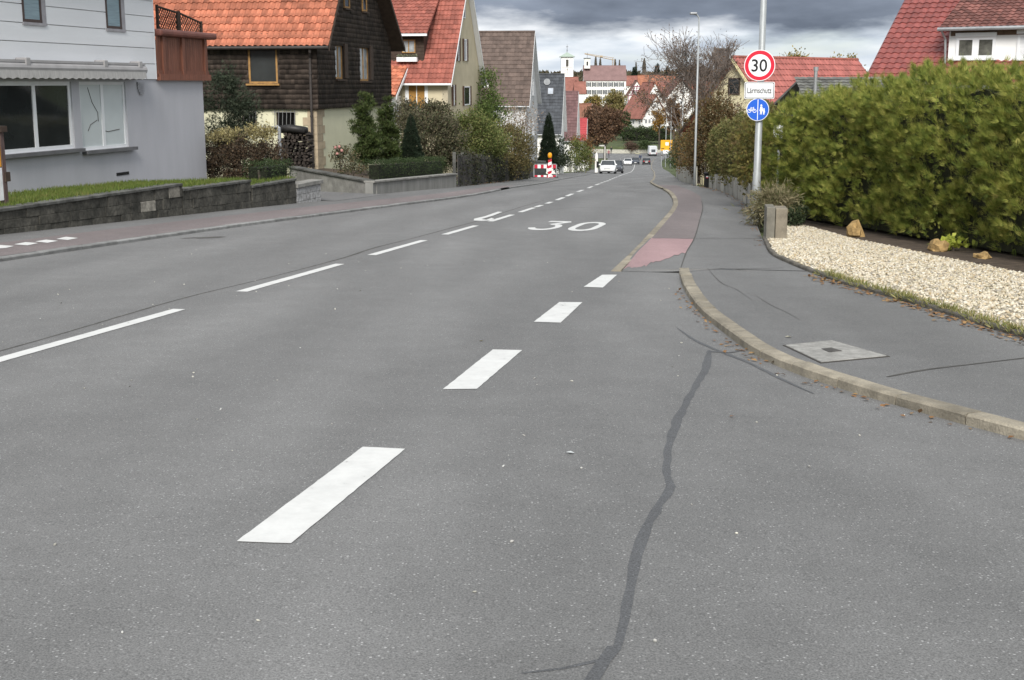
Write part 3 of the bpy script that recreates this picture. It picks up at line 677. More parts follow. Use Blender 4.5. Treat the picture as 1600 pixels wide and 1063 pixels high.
# ================================================================== BUILDINGS: tools
class Fr:
    """house frame: origin, local x runs at azimuth az, local y to its left"""
    def __init__(s, o, az):
        s.o = Vector(o); a = R(az); s.ex = Vector((math.sin(a), math.cos(a), 0)); s.ey = Vector((-math.cos(a), math.sin(a), 0)); s.rz = R(90) - a
    def front(s, px, py, y=0.):
        d = ray(px, py); c = Vector((0, 0, EYE)); o = s.o + s.ey * y; t = (o - c).dot(s.ey) / d.dot(s.ey); p = c + d * t - s.o; return p.dot(s.ex), p.z
    def side(s, px, py, x=0.):
        d = ray(px, py); c = Vector((0, 0, EYE)); o = s.o + s.ex * x; t = (o - c).dot(s.ex) / d.dot(s.ex); p = c + d * t - s.o; return p.dot(s.ey), p.z
    def local(s, p):
        q = Vector(p) - s.o; return Vector((q.dot(s.ex), q.dot(s.ey), q.z))
    def world(s, x, y, z=0.): return s.o + s.ex * x + s.ey * y + Vector((0, 0, z))
def FRONT(y=0.): return lambda a, o, z: (a, y - o, z)        # wall facing local -y : a along x, o outwards
def LEFT(x=0.): return lambda a, o, z: (x - o, a, z)         # wall facing local -x : a along y
def RIGHT(x=0.): return lambda a, o, z: (x + o, a, z)        # wall facing local +x
def wall_face(mb, T, a0, a1, z0, z1, holes=(), rev=.14, mi=0):
    As = sorted({a0, a1, *[h[0] for h in holes], *[h[1] for h in holes]}); Zs = sorted({z0, z1, *[h[2] for h in holes], *[h[3] for h in holes]})
    for i in range(len(As) - 1):
        for j in range(len(Zs) - 1):
            ca, cz = (As[i] + As[i + 1]) / 2, (Zs[j] + Zs[j + 1]) / 2
            if any(h[0] < ca < h[1] and h[2] < cz < h[3] for h in holes): continue
            mb.face([T(As[i], 0, Zs[j]), T(As[i + 1], 0, Zs[j]), T(As[i + 1], 0, Zs[j + 1]), T(As[i], 0, Zs[j + 1])], mi)
    for h in holes:
        a, b, c, d = h[:4]
        for q in (((a, c), (b, c)), ((b, c), (b, d)), ((b, d), (a, d)), ((a, d), (a, c))):
            mb.face([T(q[0][0], 0, q[0][1]), T(q[1][0], 0, q[1][1]), T(q[1][0], -rev, q[1][1]), T(q[0][0], -rev, q[0][1])], mi)
        mb.face([T(a, -rev, c), T(b, -rev, c), T(b, -rev, d), T(a, -rev, d)], mi)
GL = lambda: glassmat('window_glass', (.02, .023, .027))
def tbox(mb, T, a0, a1, o0, o1, z0, z1, mi=0):
    mb.box(a0, a1, o0, o1, z0, z1, mi, T=lambda a, o, z: T(a, o, z))
def window(parent, T, a0, a1, z0, z1, fm, gm=None, nx=2, ny=1, fw=.06, o=-.10, sill=None, mull=None, shutters=None, sho=.03, name='window', head=None, label=None):
    """frame ring + bars, one pane per light, optional sill and shutters; o = outward position of the frame"""
    mb = MB(); d = .05; mw = mull or fw
    tbox(mb, T, a0, a1, o, o + d, z0, z0 + fw); tbox(mb, T, a0, a1, o, o + d, z1 - fw, z1)
    tbox(mb, T, a0, a0 + fw, o, o + d, z0 + fw, z1 - fw); tbox(mb, T, a1 - fw, a1, o, o + d, z0 + fw, z1 - fw)
    xs = [a0 + fw + (a1 - a0 - 2 * fw) * k / nx for k in range(nx + 1)]; zs_ = [z0 + fw + (z1 - z0 - 2 * fw) * k / ny for k in range(ny + 1)]
    for k in range(1, nx): tbox(mb, T, xs[k] - mw / 2, xs[k] + mw / 2, o + .002, o + d - .002, z0 + fw, z1 - fw)
    for k in range(1, ny): tbox(mb, T, a0 + fw, a1 - fw, o + .004, o + d - .004, zs_[k] - mw / 2, zs_[k] + mw / 2)
    w_ = mb.build(name, fm, parent)
    if label: w_['label'] = label
    for i in range(nx):
        for j in range(ny):
            p = MB(); tbox(p, T, xs[i] - .005, xs[i + 1] + .005, o + .012, o + .022, zs_[j] - .005, zs_[j + 1] + .005); p.build('pane', gm or GL(), w_)
    if sill: s_ = MB(); tbox(s_, T, a0 - .08, a1 + .08, -.06, .12, z0 - .07, z0 - .005); s_.build('sill', sill, w_)
    if head: s_ = MB(); tbox(s_, T, a0 - .03, a1 + .03, .005, .12, z1 + .0, z1 + .16); s_.build('blind_box', head, w_)
    if shutters:
        sm, sw = shutters
        for s0 in (a0 - sw - .03, a1 + .03):
            q = MB(); tbox(q, T, s0, s0 + sw, sho, sho + .03, z0 - .02, z1 + .02)
            for k in range(int((z1 - z0) / .12)): tbox(q, T, s0 + .05, s0 + sw - .05, sho + .03, sho + .042, z0 + .04 + k * .12, z0 + .11 + k * .12)
            q.build('shutter', sm, w_)
    return w_
def body(parent, W, D, zb, ze, zr, axis, m, rp=None, fh=(), lh=(), name='wall'):
    """four walls and two gables. axis 'y': gables front/back, ridge at x=rp; axis 'x': gables left/right, ridge at y=rp"""
    mb = MB(); wall_face(mb, FRONT(), 0, W, zb, ze, fh); wall_face(mb, LEFT(), 0, D, zb, ze, lh)
    wall_face(mb, RIGHT(W), 0, D, zb, ze); wall_face(mb, lambda a, o, z: (a, D + o, z), 0, W, zb, ze)
    if axis == 'y':
        rp = W / 2 if rp is None else rp
        for y in (0, D): mb.face([(0, y, ze), (W, y, ze), (rp, y, zr)])
    elif axis == 'x':
        rp = D / 2 if rp is None else rp
        for x in (0, W): mb.face([(x, 0, ze), (x, D, ze), (x, rp, zr)])
    return mb.build(name, m, parent)
def slope_slab(mb, e0, e1, r1, r0, th):
    """thick roof slope from eave e0-e1 to ridge r0-r1, thickness downwards"""
    n = (Vector(e1) - Vector(e0)).cross(Vector(r0) - Vector(e0)).normalized()
    if n.z < 0: n = -n
    mb.prism([e0, e1, r1, r0], -n * th)
def gable_roof(parent, W, D, ze, zr, axis, m, rp=None, oe=.4, og=.35, th=.14, tiles=None, trim=None, name='roof', gutter=None):
    """oe eave overhang, og gable overhang. tiles: dict(side, w, h, single, mat, cols)"""
    if axis == 'y': rp = W / 2 if rp is None else rp; pl, pr = (zr - ze) / rp, (zr - ze) / (W - rp)
    else: rp = D / 2 if rp is None else rp; pl, pr = (zr - ze) / rp, (zr - ze) / (D - rp)
    up = .10
    if axis == 'y':
        A_ = [(-oe, -og, ze - oe * pl + up), (-oe, D + og, ze - oe * pl + up), (rp, D + og, zr + up), (rp, -og, zr + up)]
        B_ = [(W + oe, -og, ze - oe * pr + up), (W + oe, D + og, ze - oe * pr + up), (rp, D + og, zr + up), (rp, -og, zr + up)]
    else:
        A_ = [(-og, -oe, ze - oe * pl + up), (W + og, -oe, ze - oe * pl + up), (W + og, rp, zr + up), (-og, rp, zr + up)]
        B_ = [(-og, D + oe, ze - oe * pr + up), (W + og, D + oe, ze - oe * pr + up), (W + og, rp, zr + up), (-og, rp, zr + up)]
    mb = MB(); slope_slab(mb, *A_, .04); slope_slab(mb, *B_, .04)
    r = mb.build(name, m, parent)
    dn = lambda Q: [tuple(Vector(q) - Vector((0, 0, .055))) for q in Q]
    mb = MB(); slope_slab(mb, *dn(A_), th - .05); slope_slab(mb, *dn(B_), th - .05); mb.build('soffit', trim or m, r)
    rc = MB(); a, b = Vector(A_[3]), Vector(A_[2]); rc.tube([a + Vector((0, 0, .03)), b + Vector((0, 0, .03))], .11, 8); rc.build('ridge_cap', m, r)
    if trim:      # barge boards along the gable edges
        for (e, rr) in ((A_[0], A_[3]), (A_[1], A_[2]), (B_[0], B_[3]), (B_[1], B_[2])):
            q = MB(); e = Vector(e); rr = Vector(rr); d = Vector((0, -.03 if e.y < D / 2 else .03, 0)) if axis == 'y' else Vector((-.03 if e.x < W / 2 else .03, 0, 0))
            q.prism([e + d * .1, rr + d * .1, rr + d * .1 - Vector((0, 0, .2)), e + d * .1 - Vector((0, 0, .2))], d); q.build('barge_board', trim, r)
    if gutter:
        q = MB(); e0, e1 = Vector(A_[0]), Vector(A_[1]); n = Vector((-.06, 0, -.07)) if axis == 'y' else Vector((0, -.06, -.07))
        q.tube([e0 + n, e1 + n], .065, 8); q.build('gutter', gutter, r)
    return r, A_, B_
def tile_mesh(name, w, h, amp, m, n=6):
    """a clay pantile: S-curved in section, thick lower lip, tilted on its neighbour below"""
    mb = MB(); T = .04; top = []; lo = []; L = h * 1.10; q = n + 1
    for k in range(q):
        x = w * 1.03 * k / n; z = amp * (math.sin(2 * math.pi * k / n - .9)) + amp
        top.append((x, 0, z + T)); lo.append((x, L, z))
    mb.v += top + lo + top + [(p[0], .006, p[2] - T - .004) for p in top]
    for k in range(n):
        mb.f += [(k, k + 1, q + k + 1, q + k), (3 * q + k, 3 * q + k + 1, 2 * q + k + 1, 2 * q + k)]; mb.m += [0, 0]
    me = mb.mesh(name, m, fix=False); me.shade_smooth(); return me
def lay_tiles(roof, e0, e1, r0, w, h, amp, m, single=True, span=None, rows=None, lift=.012, jit=.004):
    """tiles over the slope e0->e1 (eave) up to r0. single: each tile an object; else one joined mesh of kind stuff. span/rows restrict what is laid singly"""
    e0, e1, r0 = Vector(e0), Vector(e1), Vector(r0); ex = (e1 - e0).normalized(); es = (r0 - e0); es = (es - ex * es.dot(ex)); SL = es.length; es.normalize()
    n = ex.cross(es)
    if n.z < 0: e0, e1 = e1, e0; ex = -ex; n = -n
    W_ = (e1 - e0).length; nc = int(W_ / w); nr = int(SL / h); w = W_ / nc; h = SL / nr
    me = tile_mesh('tile', w, h, amp, m); TVv = np.array([v.co[:] for v in me.vertices]); TFf = [tuple(p.vertices) for p in me.polygons]
    Vs = []; Fs = []; cnt = 0
    for r in range(nr):
        for c in range(nc):
            o = e0 + ex * (w * c) + es * (h * r - .04) + n * (lift + rng.uniform(0, jit))
            tt = (c + .5) / nc, (r + .5) / nr
            if single and (span is None or span[0] <= tt[0] <= span[1]) and (rows is None or r < rows) and cnt < 300:
                ob = link('tile', me, roof); cnt += 1
                ob.matrix_local = Matrix(((ex.x, es.x, n.x, o.x), (ex.y, es.y, n.y, o.y), (ex.z, es.z, n.z, o.z), (0, 0, 0, 1)))
            else:
                b = len(Vs) * len(TVv); Vs.append(np.outer(TVv[:, 0], ex) + np.outer(TVv[:, 1], es) + np.outer(TVv[:, 2], n) + np.array(o)); Fs += [tuple(b + i for i in f) for f in TFf]
    if Vs:
        o = npmesh('tile_field', np.concatenate(Vs), np.array(Fs), m, roof, True); o['kind'] = 'stuff'

M_tile_o = mat('tile_orange', (.34, .12, .07), .75, .3, 2.2, rand=.28, orand=.28, bump=.2, bscale=40, fine=.25, fscale=18)
M_tile_r = mat('tile_red', (.29, .095, .07), .7, .25, 2, rand=.2, orand=.2, fine=.25, fscale=15)
M_tile_e = mat('tile_engobe', (.215, .058, .05), .5, .2, 1.5, rand=.16, orand=.16, spec=.5, fine=.2, fscale=12)
M_tile_b = mat('tile_brown', (.115, .085, .072), .8, .25, 1.5, rand=.2, orand=.2, fine=.2, fscale=15)
M_tile_d = mat('tile_slate', (.055, .06, .068), .7, .25, 1.5, rand=.2, orand=.2)
M_tile_m = mat('tile_mauve', (.155, .085, .085), .75, .2, 1.5, rand=.2, orand=.2)
M_shingle = mat('shingle_brown', (.05, .038, .031), .85, .45, 1.6, rand=.42, fine=.4, fscale=22)
M_cream = mat('cream_plaster', (.60, .58, .42), .9, .06, 1.2, bump=.1, bscale=60)
M_greyplaster = mat('grey_plaster', (.42, .42, .445), .92, .045, 1.1, bump=.15, bscale=70, fine=.08, fscale=30, stretch=(1.6, 1.6, .4))
M_siding = mat('white_siding', (.70, .71, .73), .7, .05, .8, orand=.03, stretch=(.3, 1, 3))
M_tan = mat('tan_plaster', (.50, .44, .31), .92, .1, 1)
M_whitewall = mat('white_plaster', (.74, .73, .70), .9, .06, 1)
M_redwood = mat('red_brown_wood', (.165, .066, .042), .6, .25, 4, stretch=(6, 6, .6), orand=.12)
M_darkwood = mat('dark_wood', (.05, .034, .025), .8, .3, 5)
M_ochre = mat('ochre_wood', (.30, .17, .06), .6, .25, 6)
M_zinc = mat('zinc', (.30, .31, .32), .5, .15, 4, metal=.4)
M_darkpipe = mat('dark_pipe', (.045, .038, .035), .55, .2, 4)
M_conc = mat('concrete_grey', (.21, .205, .19), .92, .3, 2.5, bump=.3, bscale=30, fine=.3, fscale=25)
M_concdark = mat('concrete_dark', (.085, .085, .078), .92, .5, 3, bump=.4, bscale=25, fine=.35, fscale=20)

# ------------------------------------------------------------------ white and grey house on the left
HW = Fr(onv(322.7, 264, -17.3), 13.2)
wh = thing('house', 'grey plastered house with white board upper storey, awning and red-brown balcony', 'house', HW.o, HW.rz)
XU, ZG = -2.93, 2.72
lw = (-10.45, -7.28, .98, 2.66); rw_ = (-6.92, -4.62, .9, 2.66)
mb = MB(); wall_face(mb, FRONT(), -14.5, 0, -1, ZG, [lw, rw_], .16)
wall_face(mb, RIGHT(0), 0, 9, -1, ZG); wall_face(mb, LEFT(-14.5), 0, 9, -1, ZG); mb.face([(-14.5, 0, ZG), (0, 0, ZG), (0, 9, ZG), (-14.5, 9, ZG)]); mb.face([(-14.5, 9, -1), (0, 9, -1), (0, 9, ZG), (-14.5, 9, ZG)])
mb.build('ground_floor_wall', M_greyplaster, wh)
MB().box(-14.5, XU - .03, .03, 9, ZG + .01, 5.9).build('upper_wall', M_whitewall, wh)
h = .435
for k in range(8):                                     # weatherboards
    z0 = ZG + .012 + k * h
    if z0 > 5.7: break
    b = MB(); b.box(-14.5, XU, -.035, .028, z0, z0 + h - .02); b.build('weatherboard', M_siding, wh)
MB().box(XU - .002, XU + .03, -.04, .10, ZG + .01, 5.9).build('corner_trim', white_p(), wh)
b = MB(); slope_slab(b, (-15.2, -.6, 5.85), (-2.4, -.6, 5.85), (-2.4, 4.5, 9.6), (-15.2, 4.5, 9.6), .15); slope_slab(b, (-15.2, 9.6, 5.85), (-2.4, 9.6, 5.85), (-2.4, 4.5, 9.6), (-15.2, 4.5, 9.6), .15); b.build('roof', M_tile_b, wh)
for x_ in (XU - .03, -14.5): MB().prism([(x_, .03, 5.9), (x_, 9, 5.9), (x_, 4.5, 9.5)], (.02 if x_ < -9 else -.02, 0, 0)).build('gable', M_whitewall, wh)
M_dglass = glassmat('dark_glass', (.024, .027, .027), .05, .5)
M_blind = mat('white_blind', (.52, .56, .56), .35, .05, 1, spec=.4)
window(wh, FRONT(), *lw, white_p(), M_dglass, nx=2, fw=.10, mull=.13, o=-.09)
wr = window(wh, FRONT(), *rw_, white_p(), M_blind, nx=2, fw=.08, mull=.13, o=-.09, label='window with pale drawn blinds and thin decorative twigs')
for (z0, a0, a1) in ((lw[2], lw[0], lw[1]), (rw_[2], rw_[0], rw_[1])):
    MB().box(a0 - .05, a1 + .22, -.16, .05, z0 - .09, z0 - .004).build('sill', mat('slate_sill', (.12, .12, .125), .7), wh)
tw = MB()                                              # dried twigs stuck on the pane
f_ = lambda px, py: (HW.front(px, py)[0], .062, HW.front(px, py)[1])
for pth in (((140, 137), (147, 160), (156, 176), (157, 190)), ((141, 205), (145, 195), (155, 188)), ((163, 203), (172, 206), (190, 202))): tw.tube([f_(*q) for q in pth], .008, 4)
tw.build('twig_decoration', M_darkwood, wr)
for (a0, a1, z0) in ((-5.42, -4.78, 4.12), (-9.16, -8.52, 4.12)):
    q = MB(); q.box(a0 - .05, a0, -.06, .02, z0 - .04, 5.3); q.box(a1, a1 + .07, -.06, .02, z0 - .04, 5.3); q.box(a0 - .05, a1 + .07, -.065, .02, z0 - .07, z0 - .0); q.box(a0 - .05, a1 + .07, -.06, .02, 5.25, 5.32)
    wo = q.build('window', mat('brown_frame', (.07, .05, .045), .6), wh)
    q = MB(); q.box(a1 + .07, a1 + .26, -.055, .02, z0 - .10, 5.4); q.box(a0 - .08, a1 + .26, -.07, .02, z0 - .14, z0 - .072); q.build('window_surround', mat('grey_surround', (.32, .31, .33), .8), wo)
    MB().box(a0, a1, -.045, .0, z0, 5.25).build('pane', mat('louvred_blind', (.22, .30, .34), .4, .2, 9, stretch=(.2, .2, 6)), wo)
# cassette awning, rolled in
aw = MB(); aw.tube([(-14.2, -.22, 2.98), (-3.98, -.22, 2.98)], .13, 12); aw.build('awning_cassette', mat('awning_metal', (.34, .33, .33), .5, .1, 2), wh)
MB().box(-14.2, -4.0, -.30, -.05, 3.10, 3.16).build('awning_rail', mat('awning_metal', (.34, .33, .33)), wh)
va = MB(); n = 90; x0, x1 = -12.4, -4.05
for k in range(n):
    a, c = x0 + (x1 - x0) * k / n, x0 + (x1 - x0) * (k + 1) / n
    zz = lambda x: 2.76 - .045 * abs(math.sin((x - x0) * math.pi / .33))
    va.face([(a, -.36, zz(a)), (c, -.36, zz(c)), (c, -.33, 2.96), (a, -.33, 2.96)])
va.build('awning_valance', mat('awning_cloth', (.36, .35, .34), .9, .12, 4, stretch=(5, 1, 1)), wh)
for px in (25, 148, 203):
    a = HW.front(px, 98)[0]; MB().box(a - .09, a + .09, -.34, -.04, 3.02, 3.21).build('awning_bracket', mat('awning_metal', (.34, .33, .33)), wh, bevel=.02)
vt = MB(); a0 = HW.front(213, 128)[0]; a1 = HW.front(225, 128)[0]
for k, wd_ in enumerate((1, 1, .95, .8, .5)):
    zc = HW.front(218, 129 + k * 4)[1]; c = (a0 + a1) / 2; vt.box(c - (a1 - a0) / 2 * wd_, c + (a1 - a0) / 2 * wd_, -.045, -.004, zc - .045, zc + .012)
vt.build('wall_vent', mat('vent_grey', (.33, .33, .35), .6), wh)
a0, z0 = HW.front(182, 274); a1, z1 = HW.front(201, 268); MB().box(a0, a1, -.012, .02, z0 - .02, z1).build('basement_vent', mat('vent_dark', (.012, .012, .012), .8), wh)
# balcony on the annexe: posts, boards, thick rounded cap
bx0, bx1 = XU + .05, .28; zb0, zb1 = 2.80, 4.0
MB().box(bx0, bx1 + .05, -.14, 9, ZG - .02, zb0 + .08).build('balcony_deck', M_redwood, wh)
q = MB(); q.box(bx0, bx1 + .4, -.24, .12, zb1 - .06, zb1 + .14); q.build('balcony_cap', mat('cap_brown', (.17, .065, .05), .55, .2, 3), wh, bevel=.07)
for px in (252, 282, 317):
    a = HW.front(px, 100)[0]; MB().box(a - .08, a + .08, -.13, .03, zb0, zb1 - .05).build('balcony_post', M_redwood, wh, bevel=.01)
a = bx0
while a < bx1 - .1:
    MB().box(a, a + .125, -.07, -.045, zb0 + .17, zb1 - .05).build('balcony_board', M_redwood, wh); a += .135
MB().box(bx0, bx1, -.10, .02, zb0 + .0, zb0 + .18).build('balcony_rail', M_redwood, wh)
MB().box(bx1 - .06, bx1, .04, 8.9, zb0 + .08, zb1 - .05).build('balcony_side', M_redwood, wh)
# trellis standing on the terrace behind the parapet
yl = .55; tx = lambda px, py: HW.front(px, py, yl)
la = thing('trellis', 'dark wooden diamond lattice trellis with sloping top on the balcony', 'trellis', HW.world(0, yl, zb0 + .08), HW.rz)
zt = zb0 + .08; A1 = tx(245, 10); A2 = tx(277, 20); A3 = tx(314, 36)
def lat_panel(a, b):
    (x0, z0), (x1, z1) = a, b
    z0 -= zt; z1 -= zt
    q = MB(); q.tube([(x0, 0, z0), (x1, 0, z1)], .03, 6); q.tube([(x0, 0, z0 - .62), (x1, 0, z1 - .62)], .025, 6); q.build('rail', M_darkwood, la)
    n = 9
    for k in range(-3, n + 1):
        for s_ in (1, -1):
            pts = []
            for t in np.linspace(0, 1, 9):
                f = (k + s_ * 4 * t + (4 if s_ < 0 else 0)) / n
                if 0 <= f <= 1: pts.append((x0 + (x1 - x0) * f, .008 * s_, z0 + (z1 - z0) * f - .62 + .62 * t))
            if len(pts) > 1: MB().tube([pts[0], pts[-1]], .014, 4).build('slat', M_darkwood, la)
    for x, z in ((x0, z0), (x1, z1)): MB().box(x - .035, x + .035, -.035, .035, 0, z + .05).build('post', M_darkwood, la)
lat_panel(A1, A2); lat_panel((A2[0] + .09, A2[1]), A3)

# ------------------------------------------------------------------ dark shingled house
HB = Fr(onv(497, 262, -17.0), 11.0)
bh = thing('house', 'dark brown shingled house with orange tile roof and cream plaster base', 'house', HB.o, HB.rz)
WB, DB, ZS, ZE, ZR, RP = 9.6, 11.5, 2.28, 4.95, 10.2, 3.9
bars = [(.86, 1.62, 1.32, 2.08), (2.42, 3.0, 1.32, 2.08)]
body(bh, WB, DB, -1.5, ZS, 0, None, M_cream, lh=bars, name='base_wall')
mb = MB(); g = -.05
gw = [(2.0, 3.0, 3.32, 4.66), (5.15, 6.45, 3.26, 4.66)]; sw = [(1.45, 2.62, 3.15, 4.62)]
mb = MB(); wall_face(mb, FRONT(-.12), -.12, WB + .12, ZS - .06, ZE, gw, .18); wall_face(mb, LEFT(-.12), -.12, DB, ZS - .06, ZE, sw, .18); wall_face(mb, RIGHT(WB + .12), -.12, DB, ZS - .06, ZE); wall_face(mb, lambda a, o, z: (a, DB + o, z), -.12, WB + .12, ZS - .06, ZE)
mb.face([(-.12, -.12, ZE), (WB + .12, -.12, ZE), (RP, -.12, ZR)]); mb.face([(-.12, DB, ZE), (WB + .12, DB, ZE), (RP, DB, ZR)]); mb.face([(-.12, -.12, ZS - .06), (WB + .12, -.12, ZS - .06), (WB + .12, DB, ZS - .06), (-.12, DB, ZS - .06)])
mb.build('upper_wall', M_shingle, bh)
# shingles: overlapping courses of small boards, too small to pick apart singly
Vs = []; Fs = []
def shingle(T, a, z, wd_, hh):
    b = len(Vs); t = .006
    for (aa, zz_, o) in ((a, z, .028), (a + wd_, z, .028), (a + wd_, z + hh, t), (a, z + hh, t), (a, z, .008), (a + wd_, z, .008)): Vs.append(T(aa, o, zz_))
    Fs.extend([(b, b + 1, b + 2, b + 3), (b + 4, b + 5, b + 1, b)])
def shingle_wall(T, a0, a1, z0, zt_f, holes, hh=.185):
    z = z0; r = 0
    while True:
        a = a0 - (r % 2) * .06; any_ = False
        while a < a1:
            wd_ = rng.uniform(.10, .17); c = a + wd_ / 2
            if z + hh < zt_f(c) + .12:
                any_ = True
                if not any(hq[0] - .02 < c < hq[1] + .02 and hq[2] - .1 < z + hh / 2 < hq[3] + .03 for hq in holes): shingle(T, max(a, a0), z + rng.uniform(-.008, .008), min(wd_, a1 - a) - .006, hh * 1.15)
            a += wd_
        z += hh; r += 1
        if not any_ or z > 11: break
pl_ = (ZR - ZE) / (RP + .12); pr_ = (ZR - ZE) / (WB + .12 - RP)
shingle_wall(FRONT(-.12), -.12, WB + .12, ZS - .08, lambda a: ZE + min((a + .12) * pl_, (WB + .12 - a) * pr_) - .1, gw + [(3.1, 4.0, 6.0, 7.2), (5.5, 6.3, 6.0, 7.2)])
shingle_wall(LEFT(-.12), -.12, DB, ZS - .08, lambda a: ZE - .05, sw)
o = npmesh('shingles', Vs, Fs, M_shingle, bh); o['kind'] = 'stuff'
rf, SA_, SB_ = gable_roof(bh, WB, DB, ZE + .05, ZR + .05, 'y', M_darkwood, rp=RP, oe=.42, og=.7, th=.16, trim=M_darkwood, gutter=M_darkpipe)
lay_tiles(rf, SA_[0], SA_[1], SA_[3], .225, .34, .034, M_tile_o, True, span=(.0, 1.0), rows=6)
lay_tiles(rf, SB_[0], SB_[1], SB_[3], .30, .40, .024, M_tile_o, False)
for hq in gw: window(bh, FRONT(-.12), *hq, M_ochre, mat('curtain_glass', (.28, .30, .31), .15, .3, 3, spec=.5), nx=2, fw=.08, o=-.10, sill=M_darkwood)
for (a0, a1) in ((3.2, 3.9), (5.6, 6.2)): window(bh, FRONT(-.12), a0, a1, 6.1, 7.0, M_ochre, GL(), nx=1, fw=.07, o=.0, sill=M_darkwood)
for hq in gw:
    q = MB(); tbox(q, FRONT(-.12), hq[1] + .03, hq[1] + .42, .03, .07, hq[2] + .05, hq[3] + .05); q.build('shutter', M_darkwood, bh)
window(bh, LEFT(-.12), *sw[0], M_ochre, glassmat('screen_glass', (.03, .033, .033), .25), nx=1, fw=.075, o=-.06, sill=M_ochre)
for hq in bars:
    wv = window(bh, LEFT(), *hq, M_darkwood, glassmat('cellar_glass', (.008, .008, .008)), nx=1, fw=.03, o=-.12)
    for k in range(6):
        y = hq[0] - .02 + (hq[1] - hq[0] + .04) * k / 5; zz0, zz1 = hq[2] - .05, hq[3] + .12
        pts = [(-.09, y, zz1), (-.09, y, zz1 - .25)] + [(-.09 - .05 * math.sin(t * math.pi), y, zz1 - .25 - (zz1 - .25 - zz0) * t) for t in np.linspace(.1, 1, 6)]
        MB().tube(pts, .012, 5).build('window_bar', mat('bar_iron', (.16, .16, .16), .6), wv)
    for zz0 in (hq[3] + .0,): MB().tube([(-.09, hq[0] - .14, zz0), (-.09, hq[1] + .14, zz0)], .012, 5).build('window_bar', mat('bar_iron', (.16, .16, .16)), wv)
M_quoin = mat('quoin_stone', (.37, .30, .21), .9, .2, 3, orand=.12, bump=.2)
z = -1.2; k = 0
while z < ZS - .1:                                     # corner stones, alternately long and short
    hh = rng.uniform(.26, .36); hh = min(hh, ZS - .07 - z); l1, l2 = ((.55, .34) if k % 2 else (.36, .56))
    q = MB(); q.box(-.022, l2 + .3, -.02, .0, z, z + hh - .012); q.box(-.02, -.0, 0, l1, z, z + hh - .012); q.build('quoin', M_quoin, bh); z += hh; k += 1
q = MB(); q.tube([(-.46, .05, 4.52), (-.40, .05, 4.30), (-.2, .12, 4.10), (-.19, .13, 3.9), (-.19, .13, -.8)], .05, 8); q.build('downpipe', M_darkpipe, bh)
for zz0 in (3.5, 1.9, .4): MB().tube([(-.19, .13, zz0), (-.19, .13, zz0 + .07)], .065, 8).build('pipe_clamp', M_darkpipe, bh)

# ------------------------------------------------------------------ tan house with dormer
HT = Fr(onv(701, 240, -18.5), 10.0)
th_ = thing('house', 'tan plastered gable house with red tiled roof, white trim and wooden dormer', 'house', HT.o, HT.rz)
WT, DT, ZET, ZRT, RPT = 9.6, 10.5, 4.35, 10.4, 5.0
body(th_, WT, DT, -2.5, ZET, ZRT, 'y', M_tan, rp=RPT, lh=[(1.35, 2.4, 2.55, 4.05)])
rf, SA_, SB_ = gable_roof(th_, WT, DT, ZET + .05, ZRT + .05, 'y', M_tile_r, rp=RPT, oe=.4, og=.28, th=.10, trim=white_p(), gutter=white_p())
lay_tiles(rf, SA_[0], SA_[1], SA_[3], .24, .36, .02, M_tile_r, True, span=(0, .45), rows=16)
window(th_, LEFT(), 1.35, 2.4, 2.55, 4.05, white_p(), mat('amber_shutter', (.30, .16, .04), .6, .25, 6, stretch=(1, 1, 6)), nx=2, fw=.05, o=-.06, label='closed window with amber slatted shutters and a white surround')
q = MB(); tbox(q, LEFT(), 1.2, 1.35, 0, .03, 2.4, 4.2); tbox(q, LEFT(), 2.4, 2.55, 0, .03, 2.4, 4.2); tbox(q, LEFT(), 1.35, 2.4, 0, .03, 4.05, 4.2); q.build('window_surround', white_p(), th_)
for (pa, pb) in (((713, 95), (718, 60)), ((723, 95), (730, 62)), ((706, 165), (711, 133)), ((723, 165), (735, 135))):
    a0, z0 = HT.front(*pa); a1, z1 = HT.front(*pb); window(th_, FRONT(), a0 + .3, a1 - .3, z0, z1, white_p(), GL(), nx=1, fw=.07, o=.0, shutters=(mat('shutter_brown', (.10, .05, .03), .6), .34))
a0, z0 = HT.front(722, 28); window(th_, FRONT(), a0 + .1, a0 + .8, z0, z0 + .9, white_p(), GL(), nx=1, fw=.06, o=0)
MB().box(-.05, .0, .0, .35, -2, ZET - .1).build('corner_board', mat('pale_board', (.42, .37, .27), .8), th_)
# shed dormer
y0, y1 = 1.55, 4.3; xd = .62; zd0 = ZET + .7; zd1 = 6.85
dm = MB(); dm.box(xd, 4.2, y0, y1, zd0, zd1 + .1); dm.face([(xd, y0, zd1 + .1), (4.2, y0, zd1 + .1), (4.2, y0, zd1 + 2.4)]); dm.face([(xd, y1, zd1 + .1), (4.2, y1, zd1 + .1), (4.2, y1, zd1 + 2.4)])
do = dm.build('dormer', M_darkwood, th_)
for k in range(9): q = MB(); q.box(xd - .025, xd - .002, y0, y1, zd0 + k * .2, zd0 + k * .2 + .18); q.build('dormer_board', M_darkwood, do)
dr = MB(); e0, e1, r1, r0 = (xd - .55, y0 - .3, zd1 - .02), (xd - .55, y1 + .3, zd1 - .02), (4.6, y1 + .3, zd1 + 2.95), (4.6, y0 - .3, zd1 + 2.95); slope_slab(dr, e0, e1, r1, r0, .1)
dro = dr.build('dormer_roof', M_tile_r, th_)
lay_tiles(dro, e0, e1, r0, .24, .34, .02, M_tile_r, False)
MB().box(xd - .62, xd - .5, y0 - .32, y1 + .32, zd1 - .16, zd1 - .03).build('dormer_gutter', white_p(), th_)
window(th_, LEFT(xd), 2.05, 2.85, 5.75, 6.5, M_ochre, mat('curtain_glass', (.3, .3, .3)), nx=2, fw=.06, o=.03)
